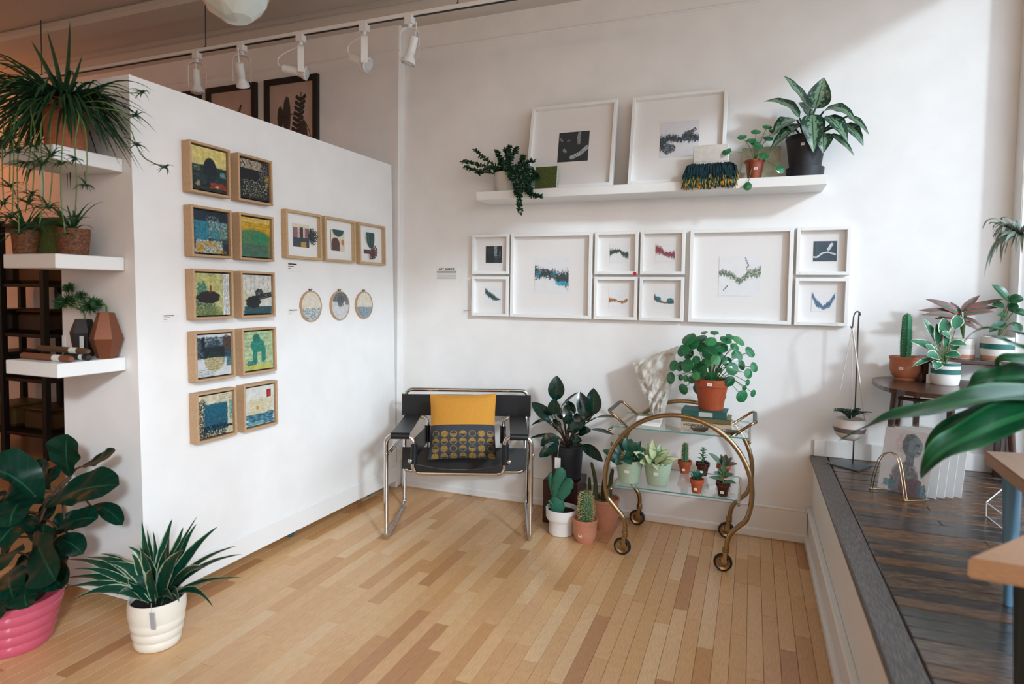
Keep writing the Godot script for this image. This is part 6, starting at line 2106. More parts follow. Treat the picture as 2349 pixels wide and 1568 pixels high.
	for q in [
		[Vector3(1.957, 1.143, 0.348), 0.0436],
		[Vector3(2.013, 1.144, 0.319), 0.0389],
		[Vector3(2.07, 1.137, 0.377), 0.0332],
		[Vector3(2.118, 1.107, 0.339), 0.043],
		[Vector3(2.145, 1.145, 0.328), 0.0334],
		[Vector3(2.208, 1.141, 0.289), 0.0384],
		[Vector3(1.932, 1.084, 0.381), 0.0386],
		[Vector3(1.958, 1.06, 0.333), 0.0322],
		[Vector3(1.883, 0.998, 0.37), 0.0321],
		[Vector3(1.863, 0.924, 0.324), 0.0346],
		[Vector3(1.957, 1.006, 0.403), 0.0383],
		[Vector3(1.914, 0.993, 0.344), 0.0293],
		[Vector3(2.017, 0.985, 0.374), 0.046],
		[Vector3(2.071, 1.082, 0.429), 0.0421],
		[Vector3(2.102, 1.049, 0.461), 0.0277],
		[Vector3(2.079, 0.948, 0.361), 0.0306],
		[Vector3(2.183, 1.003, 0.416), 0.0353],
		[Vector3(2.205, 1.07, 0.406), 0.0325],
		[Vector3(2.228, 1.015, 0.32), 0.0285],
		[Vector3(2.266, 1.088, 0.344), 0.0329],
		[Vector3(2.288, 1.01, 0.346), 0.0281],
		[Vector3(2.261, 0.978, 0.376), 0.028],
		[Vector3(2.172, 0.932, 0.367), 0.0302],
		[Vector3(2.122, 0.906, 0.316), 0.0337],
		[Vector3(2.013, 0.874, 0.335), 0.034],
		[Vector3(1.932, 0.866, 0.319), 0.0315],
		[Vector3(2.133, 0.837, 0.32), 0.0241],
		[Vector3(2.234, 0.857, 0.366), 0.0357],
		[Vector3(2.288, 0.867, 0.305), 0.0209],
		[Vector3(2.259, 0.921, 0.293), 0.0191],
		[Vector3(1.919, 0.931, 0.338), 0.0176],
		[Vector3(1.947, 0.931, 0.357), 0.0194],
		[Vector3(1.979, 0.929, 0.392), 0.0211],
		[Vector3(2.244, 0.895, 0.328), 0.0171],
		[Vector3(2.122, 0.985, 0.363), 0.0143],
		[Vector3(2.004, 0.953, 0.407), 0.0238],
		[Vector3(2.085, 1.18, 0.305), 0.0242],
		[Vector3(2.164, 1.163, 0.323), 0.0239],
		[Vector3(1.984, 1.115, 0.359), 0.0337],
		[Vector3(2.049, 1.021, 0.375), 0.0286],
		[Vector3(2.155, 1.038, 0.407), 0.028],
		[Vector3(2.002, 1.039, 0.411), 0.0237],
		[Vector3(2.03, 1.177, 0.273), 0.0196],
		[Vector3(2.19, 1.111, 0.355), 0.0264],
		[Vector3(2.03, 1.105, 0.365), 0.0345],
		[Vector3(2.113, 1.058, 0.37), 0.0284]]:
		var n: Vector3 = (q[0] - mid).normalized() * 0.75 + Vector3(0.12, 0.42, 0.62)
		round_leaf(t, q[0], q[1], n, [M.pilea, M.pilea_pale, M.pilea_deep, M.pilea][rng.randi() % 4])
		var s := o + Vector3((q[0] - o).x * 0.08, 0.14, (q[0] - o).z * 0.1)
		st.tube(curve([s, s.lerp(q[0], 0.45) + Vector3(0, 0.045, 0), q[0]], 5), 0.0017, 5)
	for k in 4:
		st.tube(curve([o + Vector3(0.01 * k - 0.015, 0.14, 0), o + Vector3(0.02 * k - 0.03, 0.22, 0.01), mid + Vector3(0.03 * k - 0.045, 0.02, 0)], 4), 0.005, 6)
	put(st, "stem", M.stem, t)
	# stone fragment leaning on the wall side of the cart
	var so := Vector3(1.765, 0.679, 0.2)
	t = thing("stone_fragment", "carved white plaster fragment, wedge-shaped, beside the pilea", "sculpture", so)
	b = B.new()
	fragment(b)
	put(b, "relief", grain(hexa("e4e1da", 0.8), speckle(0.03, Color(0.88, 0.87, 0.85), Color.WHITE, 256, 71), Vector3.ONE * 6.0), t)
	var wb := Vector3(1.765, 0.679, 0.43)
	t = thing("card_stack", "low stack of white cards on the cart's upper shelf", "cards", wb)
	b = B.new()
	for k in 3:
		b.box(wb + Vector3(0.003 * k, 0.006 + 0.012 * k, 0), Vector3(0.13, 0.0115, 0.08), 0.001, Basis(Vector3.UP, 0.02 * k))
	put(b, "cards", M.paper, t)
	for q in [[Vector3(2.035, 0.679, 0.475), "small pewter dish in front of the books"], [Vector3(2.19, 0.679, 0.49), "small pewter dish near the cart's right handle"]]:
		t = thing("metal_dish", q[1], "dish", q[0])
		b = B.new()
		b.lathe([Vector2(0, 0), Vector2(0.035, 0), Vector2(0.055, 0.018), Vector2(0.058, 0.018), Vector2(0.052, 0.012), Vector2(0.034, 0.004), Vector2(0, 0.004)], 4, q[0], Basis().scaled(Vector3(1.1, 1, 0.72)) * Basis(Vector3.UP, PI / 4))
		put(b, "bowl", mat(Color(0.62, 0.6, 0.58), 0.3, 1.0), t)
	# ---- lower shelf
	y = 0.364
	var po := Vector3(1.672, y, 0.45)
	t = thing("peperomia", "dark-leaved plant in a sage green pot by the cart's left rim", "plant", po)
	sage_pot(t, po)
	leafy(t, [
		[Vector3(1.663, 0.526, 0.46), Vector3(1.652, 0.604, 0.46), 0.048],
		[Vector3(1.624, 0.495, 0.46), Vector3(1.569, 0.569, 0.46), 0.0441],
		[Vector3(1.61, 0.488, 0.475), Vector3(1.532, 0.528, 0.49), 0.0395],
		[Vector3(1.63, 0.486, 0.49), Vector3(1.575, 0.496, 0.52), 0.0434],
		[Vector3(1.676, 0.519, 0.46), Vector3(1.709, 0.584, 0.46), 0.0434],
		[Vector3(1.682, 0.488, 0.44), Vector3(1.729, 0.585, 0.42), 0.0394],
		[Vector3(1.659, 0.501, 0.505), Vector3(1.702, 0.483, 0.55), 0.0509],
		[Vector3(1.611, 0.463, 0.48), Vector3(1.562, 0.507, 0.5), 0.0349],
		[Vector3(1.707, 0.493, 0.485), Vector3(1.762, 0.523, 0.51), 0.0426],
		[Vector3(1.637, 0.518, 0.44), Vector3(1.605, 0.609, 0.42), 0.0355],
		[Vector3(1.662, 0.538, 0.435), Vector3(1.674, 0.587, 0.41), 0.0354],
		[Vector3(1.641, 0.481, 0.5), Vector3(1.615, 0.47, 0.54), 0.043],
		[Vector3(1.677, 0.49, 0.485), Vector3(1.672, 0.547, 0.51), 0.0516],
		[Vector3(1.693, 0.529, 0.46), Vector3(1.762, 0.545, 0.46), 0.0389]], po + Vector3(0, 0.11, 0), M.pepero, 0)
	po = Vector3(1.822, y, 0.43)
	t = thing("cream_leaf_plant", "cream-variegated plant in a sage green pot on the lower glass", "plant", po)
	sage_pot(t, po)
	leafy(t, [
		[Vector3(1.794, 0.491, 0.44), Vector3(1.792, 0.605, 0.44), 0.0519],
		[Vector3(1.775, 0.486, 0.425), Vector3(1.753, 0.577, 0.41), 0.0438],
		[Vector3(1.773, 0.487, 0.465), Vector3(1.699, 0.537, 0.49), 0.0518],
		[Vector3(1.82, 0.494, 0.44), Vector3(1.886, 0.554, 0.44), 0.0471],
		[Vector3(1.83, 0.48, 0.45), Vector3(1.939, 0.521, 0.46), 0.0424],
		[Vector3(1.809, 0.489, 0.425), Vector3(1.831, 0.576, 0.41), 0.0435],
		[Vector3(1.767, 0.481, 0.48), Vector3(1.739, 0.488, 0.52), 0.0426],
		[Vector3(1.819, 0.481, 0.49), Vector3(1.835, 0.466, 0.54), 0.0503],
		[Vector3(1.841, 0.478, 0.47), Vector3(1.911, 0.511, 0.5), 0.042],
		[Vector3(1.806, 0.508, 0.465), Vector3(1.783, 0.563, 0.49), 0.0513],
		[Vector3(1.791, 0.482, 0.475), Vector3(1.762, 0.531, 0.51), 0.0469],
		[Vector3(1.831, 0.492, 0.46), Vector3(1.883, 0.546, 0.48), 0.0424],
		[Vector3(1.813, 0.486, 0.48), Vector3(1.863, 0.528, 0.52), 0.0504]], po + Vector3(0, 0.11, 0), M.pale, 1)
	var minis := [[Vector3(1.937, y, 0.165), 0, "tiny upright cactus in a small clay pot", M.terra_red], [Vector3(2.035, y, 0.165), 1, "tiny succulent in a small dark glazed pot", M.dark_glaze], [Vector3(2.147, y, 0.165), 2, "tiny kalanchoe with long leaves in a small clay pot", M.terra_red], [Vector3(2.03, y, 0.5), 3, "tiny haworthia rosette in a clay pot near the front glass edge", M.terra_red], [Vector3(2.158, y, 0.5), 4, "tiny jade cutting in a brown-and-orange glazed pot", M.dark_glaze]]
	for q in minis:
		o = q[0]
		var big := 1.0 if q[1] < 3 else 0.92
		t = thing("mini_pot_plant", q[2], "plant", o, "tiny potted plants on the cart")
		b = B.new()
		b.lathe([Vector2(0, 0), Vector2(0.024 * big, 0), Vector2(0.033 * big, 0.05), Vector2(0.039 * big, 0.052), Vector2(0.04 * big, 0.072), Vector2(0.036 * big, 0.072), Vector2(0.034 * big, 0.06), Vector2(0, 0.06)], 24, o)
		put(b, "pot", q[3], t)
		sticker(t, o + Vector3(-0.004, 0.025, 0.031), 0.017, 0.012)
		var top := o + Vector3(0, 0.06, 0)
		match q[1]:
			0:
				ribbed(t, top, 0.115, 0.017, 9, 0.08)
			1:
				for k in 16:
					var a := k * 2.4
					var f := k / 15.0
					b = B.new()
					var s := top + Vector3(0, 0.085 * f, 0)
					b.leaf(s, s + Vector3(cos(a) * 0.032, 0.012, sin(a) * 0.032) * (1.15 - 0.5 * f), 0.017, Vector3(0, 0.006, 0), Vector3.UP, 0, 0.2, 0.0, 6)
					put(b, "leaf", M.succ, t)
				b = B.new()
				b.tube(PackedVector3Array([top, top + Vector3(0, 0.09, 0)]), 0.004, 6)
				put(b, "stem", M.stem, t)
			2:
				for e in [[-0.085, 0.075, 0.02, 0.03], [-0.06, 0.05, 0.0, 0.024], [0.075, 0.025, 0.01, 0.026], [-0.02, 0.07, 0.0, 0.022], [0.012, 0.075, 0.01, 0.034], [0.045, 0.055, 0.0, 0.028], [0.0, 0.05, 0.03, 0.024], [-0.04, 0.03, 0.02, 0.02]]:
					b = B.new()
					b.leaf(top, top + Vector3(e[0], e[1], e[2]), e[3], Vector3(0, 0.012, 0), Vector3(0.1, 0.7, 0.7), 0, 0.2, 0.0, 8)
					put(b, "leaf", hexa("5a5348", 0.45) if e[0] > 0 else M.olive, t)
			3:
				for k in 22:
					var a := k * 2.4
					var l := 0.05 * (0.6 + 0.4 * sin(k))
					b = B.new()
					b.leaf(top, top + Vector3(cos(a) * l, 0.03 + 0.028 * fposmod(k * 0.37, 1.0), sin(a) * l), 0.014, Vector3(cos(a) * 0.008, 0.006, sin(a) * 0.008), Vector3(0, 1, 0.3), 1, 0.3, 0.0, 6)
					put(b, "leaf", M.succ, t)
			4:
				for e in [[-0.07, 0.03, 0.02], [0.065, 0.015, 0.02], [0.05, 0.055, 0.0], [-0.03, 0.075, 0.0], [0.03, 0.08, 0.01], [-0.05, 0.06, 0.02], [0.0, 0.1, 0.0], [0.02, 0.045, 0.03]]:
					b = B.new()
					b.leaf(top + Vector3(0, e[1] * 0.6, 0), top + Vector3(e[0], e[1], e[2]), 0.027, Vector3(0, 0.006, 0), Vector3(0.1, 0.8, 0.5), 0, 0.2, 0.0, 8)
					put(b, "leaf", M.olive, t)
				b = B.new()
				b.tube(PackedVector3Array([top, top + Vector3(0, 0.09, 0)]), 0.004, 6)
				put(b, "stem", M.stem, t)

func sage_pot(t: Node3D, o: Vector3) -> void:
	var b := B.new()
	b.lathe([Vector2(0, 0), Vector2(0.052, 0), Vector2(0.057, 0.008), Vector2(0.076, 0.125), Vector2(0.071, 0.125), Vector2(0.066, 0.105), Vector2(0, 0.105)], 36, o)
	put(b, "pot", M.sage, t)
	b = B.new()
	b.lathe([Vector2(0, 0.11), Vector2(0.067, 0.109)], 20, o)
	put(b, "soil", M.soil, t)
	sticker(t, o + Vector3(0.0, 0.07, 0.071), 0.024, 0.014)

func leafy(t: Node3D, list: Array, root: Vector3, m: Material, shape: int) -> void:
	var st := B.new()
	for q in list:
		var b := B.new()
		var up := Vector3(0.2, 0.65, 0.75)
		b.leaf(q[0], q[1], q[2], Vector3(0, 0.012, 0.01), up, shape, 0.15, 0.0, 10)
		put(b, "leaf", m, t)
		st.tube(curve([root, root.lerp(q[0], 0.5) + Vector3(0, 0.015, 0), q[0]], 4), 0.0022, 5)
	put(st, "stem", M.stem, t)

func caster(t: Node3D, p: Vector3) -> void:
	var b := B.new()
	b.lathe([Vector2(0.013, 0.092), Vector2(0.017, 0.096), Vector2(0.017, 0.125), Vector2(0.0, 0.125)], 14, p)
	for s in [-1.0, 1.0]:
		b.box(p + Vector3(-0.003, 0.074, 0.019 * s), Vector3(0.02, 0.06, 0.003), 0.001)
	b.box(p + Vector3(-0.002, 0.1, 0), Vector3(0.02, 0.006, 0.04), 0.001)
	put(b, "caster_stem", M.brass, t)
	var wc := p + Vector3(-0.012, 0.046, 0)
	var bs := Basis(Vector3.RIGHT, PI / 2)
	b = B.new()
	b.lathe([Vector2(0.034, -0.012), Vector2(0.043, -0.01), Vector2(0.046, 0), Vector2(0.043, 0.01), Vector2(0.034, 0.012)], 28, wc, bs)
	var wh := put(b, "wheel", M.black, t)
	b = B.new()
	b.lathe([Vector2(0, -0.018), Vector2(0.009, -0.017), Vector2(0.024, -0.009), Vector2(0.0345, -0.013), Vector2(0.0345, 0.013), Vector2(0.024, 0.009), Vector2(0.009, 0.017), Vector2(0, 0.018)], 28, wc, bs)
	put(b, "wheel_cap", M.brass, wh)

func fragment(b: B) -> void:      # a wedge: broad above, narrow below, with a carved face
	var f0 := [[Vector3(1.629, 0.981, 0.15), Vector3(1.887, 1.09, 0.15)], [Vector3(1.644, 0.931, 0.155), Vector3(1.874, 1.045, 0.155)], [Vector3(1.661, 0.887, 0.16), Vector3(1.87, 0.958, 0.16)], [Vector3(1.684, 0.839, 0.17), Vector3(1.856, 0.871, 0.17)], [Vector3(1.712, 0.786, 0.18), Vector3(1.844, 0.809, 0.18)], [Vector3(1.734, 0.739, 0.19), Vector3(1.832, 0.759, 0.19)], [Vector3(1.757, 0.697, 0.2), Vector3(1.822, 0.707, 0.2)]]
	var rows := []
	var back := []
	var nr := 37
	for i in nr:
		var f := float(i) / (nr - 1) * 6.0
		var k := mini(int(f), 5)
		var l: Vector3 = f0[k][0].lerp(f0[k + 1][0], f - k)
		var r: Vector3 = f0[k][1].lerp(f0[k + 1][1], f - k)
		var row := PackedVector3Array()
		var br := PackedVector3Array()
		for j in 29:
			var g := j / 28.0
			var p := l.lerp(r, g)
			var e := minf(minf(g, 1.0 - g) * 6.0, 1.0) * minf(minf(i, nr - 1 - i) / 3.0, 1.0)
			var ph := (g * 7.0 + f * 1.2 + 1.8 * sin(f * 1.2 + g * 2.4)) * 0.9
			var fold := 0.034 * (sqrt(absf(sin(ph))) - 0.7) + 0.035 * noise.get_noise_2d(g * 150.0, f * 40.0)
			var hole := -0.026 * exp(-(pow((g - 0.62) * 7.0, 2.0) + pow((f - 2.3) * 1.6, 2.0))) - 0.022 * exp(-(pow((g - 0.75) * 6.0, 2.0) + pow((f - 0.9) * 2.0, 2.0)))
			row.append(p + Vector3(0, 0, 0.03 + e * (0.026 + fold + hole)) + Vector3(0.006 * noise.get_noise_2d(f * 90.0, g * 10.0) * (1.0 - e), 0, 0))
			br.append(p + Vector3(0, 0, -0.015))
		if i == nr - 1:
			for j in 29:
				row[j].y = 0.679; br[j].y = 0.679
		rows.append(row); back.append(br)
	b.grid(rows)
	b.grid(back)
	for i in nr - 1:
		b.quad(rows[i][0], rows[i + 1][0], back[i + 1][0], back[i][0])
		b.quad(rows[i][28], rows[i + 1][28], back[i + 1][28], back[i][28])
	for j in 28:
		b.quad(rows[0][j], rows[0][j + 1], back[0][j + 1], back[0][j])
		b.quad(rows[nr - 1][j], rows[nr - 1][j + 1], back[nr - 1][j + 1], back[nr - 1][j])

# ---------------------------------------------------------------- window platform and its display
func display_platform() -> void:
	var TOP := 0.5
	var b := B.new()
	b.box(Vector3(3.045, 0.24, 1.68), Vector3(0.87, 0.48, 3.36))
	b.box(Vector3(2.603, 0.095, 1.68), Vector3(0.018, 0.19, 3.36), 0.003)
	b.box(Vector3(2.598, 0.197, 1.68), Vector3(0.028, 0.014, 3.36), 0.005)
	b.box(Vector3(2.595, 0.026, 1.68), Vector3(0.034, 0.052, 3.36), 0.008)
	b.box(Vector3(2.606, 0.466, 1.68), Vector3(0.012, 0.03, 3.36), 0.003)
	var pf := structure(b, "platform", M.trim)
	b = B.new()
	b.box(Vector3(2.636, 0.4875, 1.68), Vector3(0.088, 0.025, 3.36), 0.006)
	put(b, "nosing", M.nosing, pf)
	b = B.new()
	b.box(Vector3(3.075, 0.488, 1.68), Vector3(0.79, 0.016, 3.36))
	put(b, "underlay", M.gap, pf)
	var w := 0.0605
	var variants := {}
	var z := 0.004
	var k := 0
	while z < 3.34:
		var x := 2.682
		while x < 3.46:
			var l := snappedf(rng.randf_range(0.3, 0.8), 0.1)
			if k % 3 != 0:
				l = 0.8
			var x1 := minf(x + l, 3.462)
			var key := snappedf(x1 - x, 0.001)
			if not variants.has(key):
				var pb := B.new()
				pb.box(Vector3.ZERO, Vector3(key - 0.001, 0.016, w - 0.002), 0.0026)
				variants[key] = pb.mesh()
			var p := MeshInstance3D.new()
			p.name = "plank"
			p.mesh = variants[key]
			p.material_override = M.dark[(k * 7 + rng.randi() % 3) % M.dark.size()]
			p.position = Vector3((x + x1) * 0.5, 0.492 + 0.0009 * sin(k * 2.3), z + w * 0.5)
			pf.add_child(p, true)
			x = x1
		z += w
		k += 1
	# low white upstand behind the platform
	b = B.new()
	b.box(Vector3(3.035, 0.545, 0.008), Vector3(0.85, 0.09, 0.016), 0.003)
	structure(b, "baseboard_platform", M.trim)

	# ---- wire stand with a hanging planter
	var t := thing("wire_hanger_stand", "dark steel stand with square base plate and hooked rod", "stand", Vector3(2.775, TOP, 0.13))
	b = B.new()
	var plate := [Vector2(2.66, 0.15), Vector2(2.745, -0.0), Vector2(2.875, 0.1), Vector2(2.795, 0.255)]
	for q in plate.size():
		plate[q].y += 0.02
	b.poly(plate, TOP + 0.0005, TOP + 0.006)
	put(b, "base_plate", mat(Color(0.42, 0.46, 0.48), 0.4, 0.6), t)
	b = B.new()
	b.tube(curve([Vector3(2.787, TOP + 0.004, 0.13), Vector3(2.787, 0.9, 0.13), Vector3(2.787, 1.27, 0.13), Vector3(2.791, 1.288, 0.145), Vector3(2.773, 1.307, 0.18), Vector3(2.753, 1.289, 0.22), Vector3(2.748, 1.25, 0.235), Vector3(2.744, 1.223, 0.24), Vector3(2.736, 1.232, 0.245)], 8), 0.0035, 8)
	put(b, "rod", mat(Color(0.35, 0.30, 0.27), 0.35, 0.7), t)
	var hc := Vector3(2.75, 0.727, 0.24)
	t = thing("hanging_planter", "white ceramic hanging planter with dark succulent on the wire stand", "plant", hc)
	b = B.new()
	b.lathe([Vector2(0, -0.075), Vector2(0.035, -0.072), Vector2(0.062, -0.05), Vector2(0.074, -0.01), Vector2(0.072, 0.035), Vector2(0.066, 0.035), Vector2(0.06, 0.02), Vector2(0, 0.02)], 32, hc)
	put(b, "bowl", hexa("dcd6ce", 0.5), t)
	b = B.new()
	b.lathe([Vector2(0.0702, -0.032), Vector2(0.0752, -0.008)], 32, hc)
	put(b, "dipped_band", hexa("6d5f5c", 0.5), t)
	b = B.new()
	var hook := Vector3(2.744, 1.223, 0.24)
	for s in [-1.0, 0.05, 1.0]:
		b.tube(PackedVector3Array([hook, hc + Vector3(s * 0.068, 0.035, 0.03 if s == 0.05 else 0.0)]), 0.0016 if s < 1.0 else 0.0045, 5)
	put(b, "cord", hexa("d8d2ca", 0.8), t)
	for i in 18:
		var a := i * 2.4
		var l := 0.12 * (0.7 + 0.3 * sin(i * 1.3))
		b = B.new()
		var s := hc + Vector3(0, 0.03, 0)
		b.leaf(s, s + Vector3(cos(a) * l, 0.03 + 0.03 * fposmod(i * 0.61, 1.0), sin(a) * l), 0.032, Vector3(0, 0.03, 0), Vector3(0, 1, 0.2), 1, 0.25, 0.0, 8)
		put(b, "leaf", leaf_plain("1c4238"), t)

	# ---- two-tier walnut step table
	var TY := 0.97
	t = thing("step_table", "walnut step table with a pointed-oval lower top on the platform", "table", Vector3(3.1, TOP, 0.42))
	b = B.new()
	var ov := []
	for q in 36:
		var a := TAU * q / 36.0
		ov.append(Vector2(3.13 + 0.295 * pow(absf(cos(a)), 0.667) * signf(cos(a)), 0.36 + 0.31 * pow(absf(sin(a)), 0.667) * signf(sin(a))))
	b.poly(ov, TY - 0.02, TY)
	put(b, "lower_top", M.walnut, t)
	b = B.new()
	b.box(Vector3(3.25, 1.073, 0.125), Vector3(0.4, 0.02, 0.21), 0.004)
	put(b, "upper_top", M.walnut, t)
	for q in [Vector2(3.075, 0.065), Vector2(3.075, 0.2), Vector2(3.425, 0.065), Vector2(3.425, 0.2)]:
		b = B.new()
		var foot := TOP if q.x > 3.33 or q.y < 0.1 else TY
		b.box(Vector3(q.x, (foot + 1.063) * 0.5, q.y), Vector3(0.026, 1.063 - foot, 0.026), 0.003)
		put(b, "riser", M.walnut, t)
	for q in [Vector2(2.925, 0.36), Vector2(3.13, 0.43), Vector2(3.33, 0.47), Vector2(2.99, 0.14)]:
		b = B.new()
		b.tube(PackedVector3Array([Vector3(q.x + (q.x - 3.1) * 0.2, TOP, q.y + (q.y - 0.42) * 0.15), Vector3(q.x, TY - 0.02, q.y)]), [0.011, 0.018], 12)
		put(b, "leg", M.walnut, t)
	b = B.new()
	b.tube(PackedVector3Array([Vector3(2.925, 0.9, 0.36), Vector3(3.13, 0.9, 0.43)]), 0.009, 8)
	b.tube(PackedVector3Array([Vector3(2.925, 0.9, 0.36), Vector3(2.99, 0.9, 0.14)]), 0.009, 8)
	put(b, "stretcher", M.walnut, t)
	# cactus in a terracotta bowl
	var o := Vector3(2.995, TY, 0.175)
	t = thing("pillar_cactus", "tall bright green pillar cactus in a round terracotta pot", "cactus", o)
	b = B.new()
	b.lathe([Vector2(0, 0), Vector2(0.045, 0), Vector2(0.045, 0.01), Vector2(0.057, 0.02), Vector2(0.068, 0.05), Vector2(0.068, 0.1), Vector2(0.072, 0.104), Vector2(0.072, 0.116), Vector2(0.066, 0.116), Vector2(0.063, 0.1), Vector2(0, 0.1)], 36, o, Basis(), 0.8)
	put(b, "pot", grain(hexa("bf7350", 0.6), speckle(0.03, Color(0.9, 0.88, 0.86), Color.WHITE, 128, 81), Vector3.ONE * 6.0), t)
	sticker(t, o + Vector3(-0.03, 0.06, 0.063), 0.02, 0.012, -0.45)
	ribbed(t, o + Vector3(0.0, 0.1, 0), 0.235, 0.024, 8, 0.05, leaf_plain("1f6f4a"))
	# variegated plant in a striped pot
	o = Vector3(3.138, TY, 0.292)
	t = thing("striped_pot_plant", "cream-edged plant in a white pot with teal brush bands", "plant", o)
	striped_pot(t, o, 0.06, 0.105, "e8e6e2", "17635d", "")
	leafy(t, [
		[Vector3(3.118, 1.134, 0.28), Vector3(3.036, 1.285, 0.28), 0.0419],
		[Vector3(3.103, 1.155, 0.29), Vector3(3.091, 1.259, 0.3), 0.0483],
		[Vector3(3.122, 1.198, 0.29), Vector3(3.119, 1.288, 0.3), 0.0618],
		[Vector3(3.17, 1.234, 0.29), Vector3(3.17, 1.303, 0.3), 0.0614],
		[Vector3(3.104, 1.128, 0.29), Vector3(2.988, 1.172, 0.3), 0.0524],
		[Vector3(3.09, 1.114, 0.305), Vector3(3.041, 1.156, 0.33), 0.0413],
		[Vector3(3.148, 1.165, 0.295), Vector3(3.213, 1.162, 0.31), 0.0407],
		[Vector3(3.131, 1.11, 0.305), Vector3(3.188, 1.108, 0.33), 0.0474],
		[Vector3(3.104, 1.096, 0.32), Vector3(3.042, 1.11, 0.36), 0.0546],
		[Vector3(3.097, 1.076, 0.33), Vector3(3.075, 1.046, 0.38), 0.0473],
		[Vector3(3.146, 1.192, 0.3), Vector3(3.106, 1.213, 0.32), 0.0411],
		[Vector3(3.075, 1.094, 0.32), Vector3(2.986, 1.052, 0.36), 0.0241],
		[Vector3(3.165, 1.13, 0.28), Vector3(3.181, 1.172, 0.28), 0.0412],
		[Vector3(3.133, 1.143, 0.29), Vector3(3.133, 1.226, 0.3), 0.0343]], o + Vector3(0, 0.085, 0), M.hoya, 0)
	var pc := Vector3(3.082, 0.97, 0.275)
	t = thing("price_card", "small blank white card before the teal-banded pot", "card", pc)
	b = B.new()
	b.box(pc + Vector3(0, 0.021, 0), Vector3(0.034, 0.042, 0.002), 0.0005, Basis(Vector3.UP, -0.1))
	put(b, "card", M.paper, t)
	# upper tier plants
	o = Vector3(3.255, 1.083, 0.1)
	t = thing("stromanthe", "burgundy-and-green long-leaved plant in a white and clay pot", "plant", o)
	striped_pot(t, o, 0.052, 0.1, "e6e2dc", "d2cbc2", "c98f74")
	leafy(t, [
		[Vector3(3.22, 1.306, 0.13), Vector3(3.079, 1.375, 0.12), 0.051],
		[Vector3(3.212, 1.299, 0.14), Vector3(3.046, 1.317, 0.14), 0.0436],
		[Vector3(3.2, 1.293, 0.165), Vector3(3.049, 1.296, 0.19), 0.0358],
		[Vector3(3.232, 1.314, 0.13), Vector3(3.308, 1.397, 0.12), 0.0354],
		[Vector3(3.241, 1.321, 0.14), Vector3(3.402, 1.381, 0.14), 0.0314],
		[Vector3(3.244, 1.315, 0.15), Vector3(3.374, 1.339, 0.16), 0.0417],
		[Vector3(3.231, 1.286, 0.16), Vector3(3.315, 1.24, 0.18), 0.0279],
		[Vector3(3.223, 1.265, 0.17), Vector3(3.287, 1.226, 0.2), 0.0348],
		[Vector3(3.22, 1.286, 0.155), Vector3(3.109, 1.276, 0.17), 0.0286],
		[Vector3(3.258, 1.321, 0.12), Vector3(3.362, 1.366, 0.1), 0.0354],
		[Vector3(3.231, 1.292, 0.115), Vector3(3.192, 1.363, 0.09), 0.0363],
		[Vector3(3.235, 1.301, 0.165), Vector3(3.355, 1.318, 0.19), 0.0345]], o + Vector3(0, 0.09, 0), M.stroma, 1)
	o = Vector3(3.378, 1.083, 0.15)
	t = thing("banded_pot_plant", "fleshy green plant in a white pot with teal band and clay foot", "plant", o)
	striped_pot(t, o, 0.068, 0.115, "e8e4de", "17635d", "cf9a80")
	leafy(t, [
		[Vector3(3.41, 1.367, 0.17), Vector3(3.338, 1.449, 0.17), 0.0556],
		[Vector3(3.407, 1.367, 0.18), Vector3(3.461, 1.382, 0.19), 0.0545],
		[Vector3(3.394, 1.339, 0.17), Vector3(3.342, 1.352, 0.17), 0.0417],
		[Vector3(3.405, 1.326, 0.19), Vector3(3.437, 1.348, 0.21), 0.0543],
		[Vector3(3.392, 1.285, 0.185), Vector3(3.358, 1.305, 0.2), 0.0413],
		[Vector3(3.426, 1.32, 0.18), Vector3(3.479, 1.301, 0.19), 0.0476],
		[Vector3(3.395, 1.271, 0.195), Vector3(3.321, 1.222, 0.22), 0.0413],
		[Vector3(3.418, 1.273, 0.21), Vector3(3.43, 1.214, 0.25), 0.0471]], o + Vector3(0, 0.1, 0), M.corn, 0)

	# ---- prints in sleeves held by a brass wire rack
	t = thing("wire_print_rack", "brass wire rack holding sleeved prints on the platform", "rack", Vector3(2.9, TOP, 0.62))
	b = B.new()
	var fl := Vector3(2.798, 0.5, 0.572)
	var fr := Vector3(2.908, 0.5, 0.706)
	for wire in 2:
		var d := Vector3(0.011, 0.0, -0.006) * wire
		b.tube(curve([Vector3(fl.x, TOP + 0.004, fl.z) + d, Vector3(2.803, 0.583, 0.6) + d, Vector3(2.818, 0.656, 0.62) + d, Vector3(2.843, 0.69, 0.635) + d, Vector3(2.87, 0.69, 0.655) + d, Vector3(2.888, 0.651, 0.67) + d, Vector3(fr.x, TOP + 0.004, fr.z) + d], 7), 0.0022, 6)
	for q in [fl, fr]:
		b.ball(Vector3(q.x, TOP + 0.006, q.z), Vector3.ONE * 0.006, 8, 6)
		b.tube(PackedVector3Array([Vector3(q.x, TOP + 0.004, q.z), Vector3(q.x + 0.1, TOP + 0.004, q.z - 0.055)]), 0.0022, 6)
	put(b, "wire", mat(Color(0.75, 0.62, 0.48), 0.25, 1.0), t)
	var p0 := Vector3(2.836, 0.5, 0.521)
	var p1 := Vector3(3.009, 0.5, 0.637)
	var xx := (p1 - p0).normalized()
	var names := ["sleeved portrait print, a painted head and shoulders, in the wire rack", "clear sleeved white print behind the portrait", "clear sleeved white print second behind the portrait", "clear sleeved white print third behind the portrait", "clear sleeved white print last in the wire rack"]
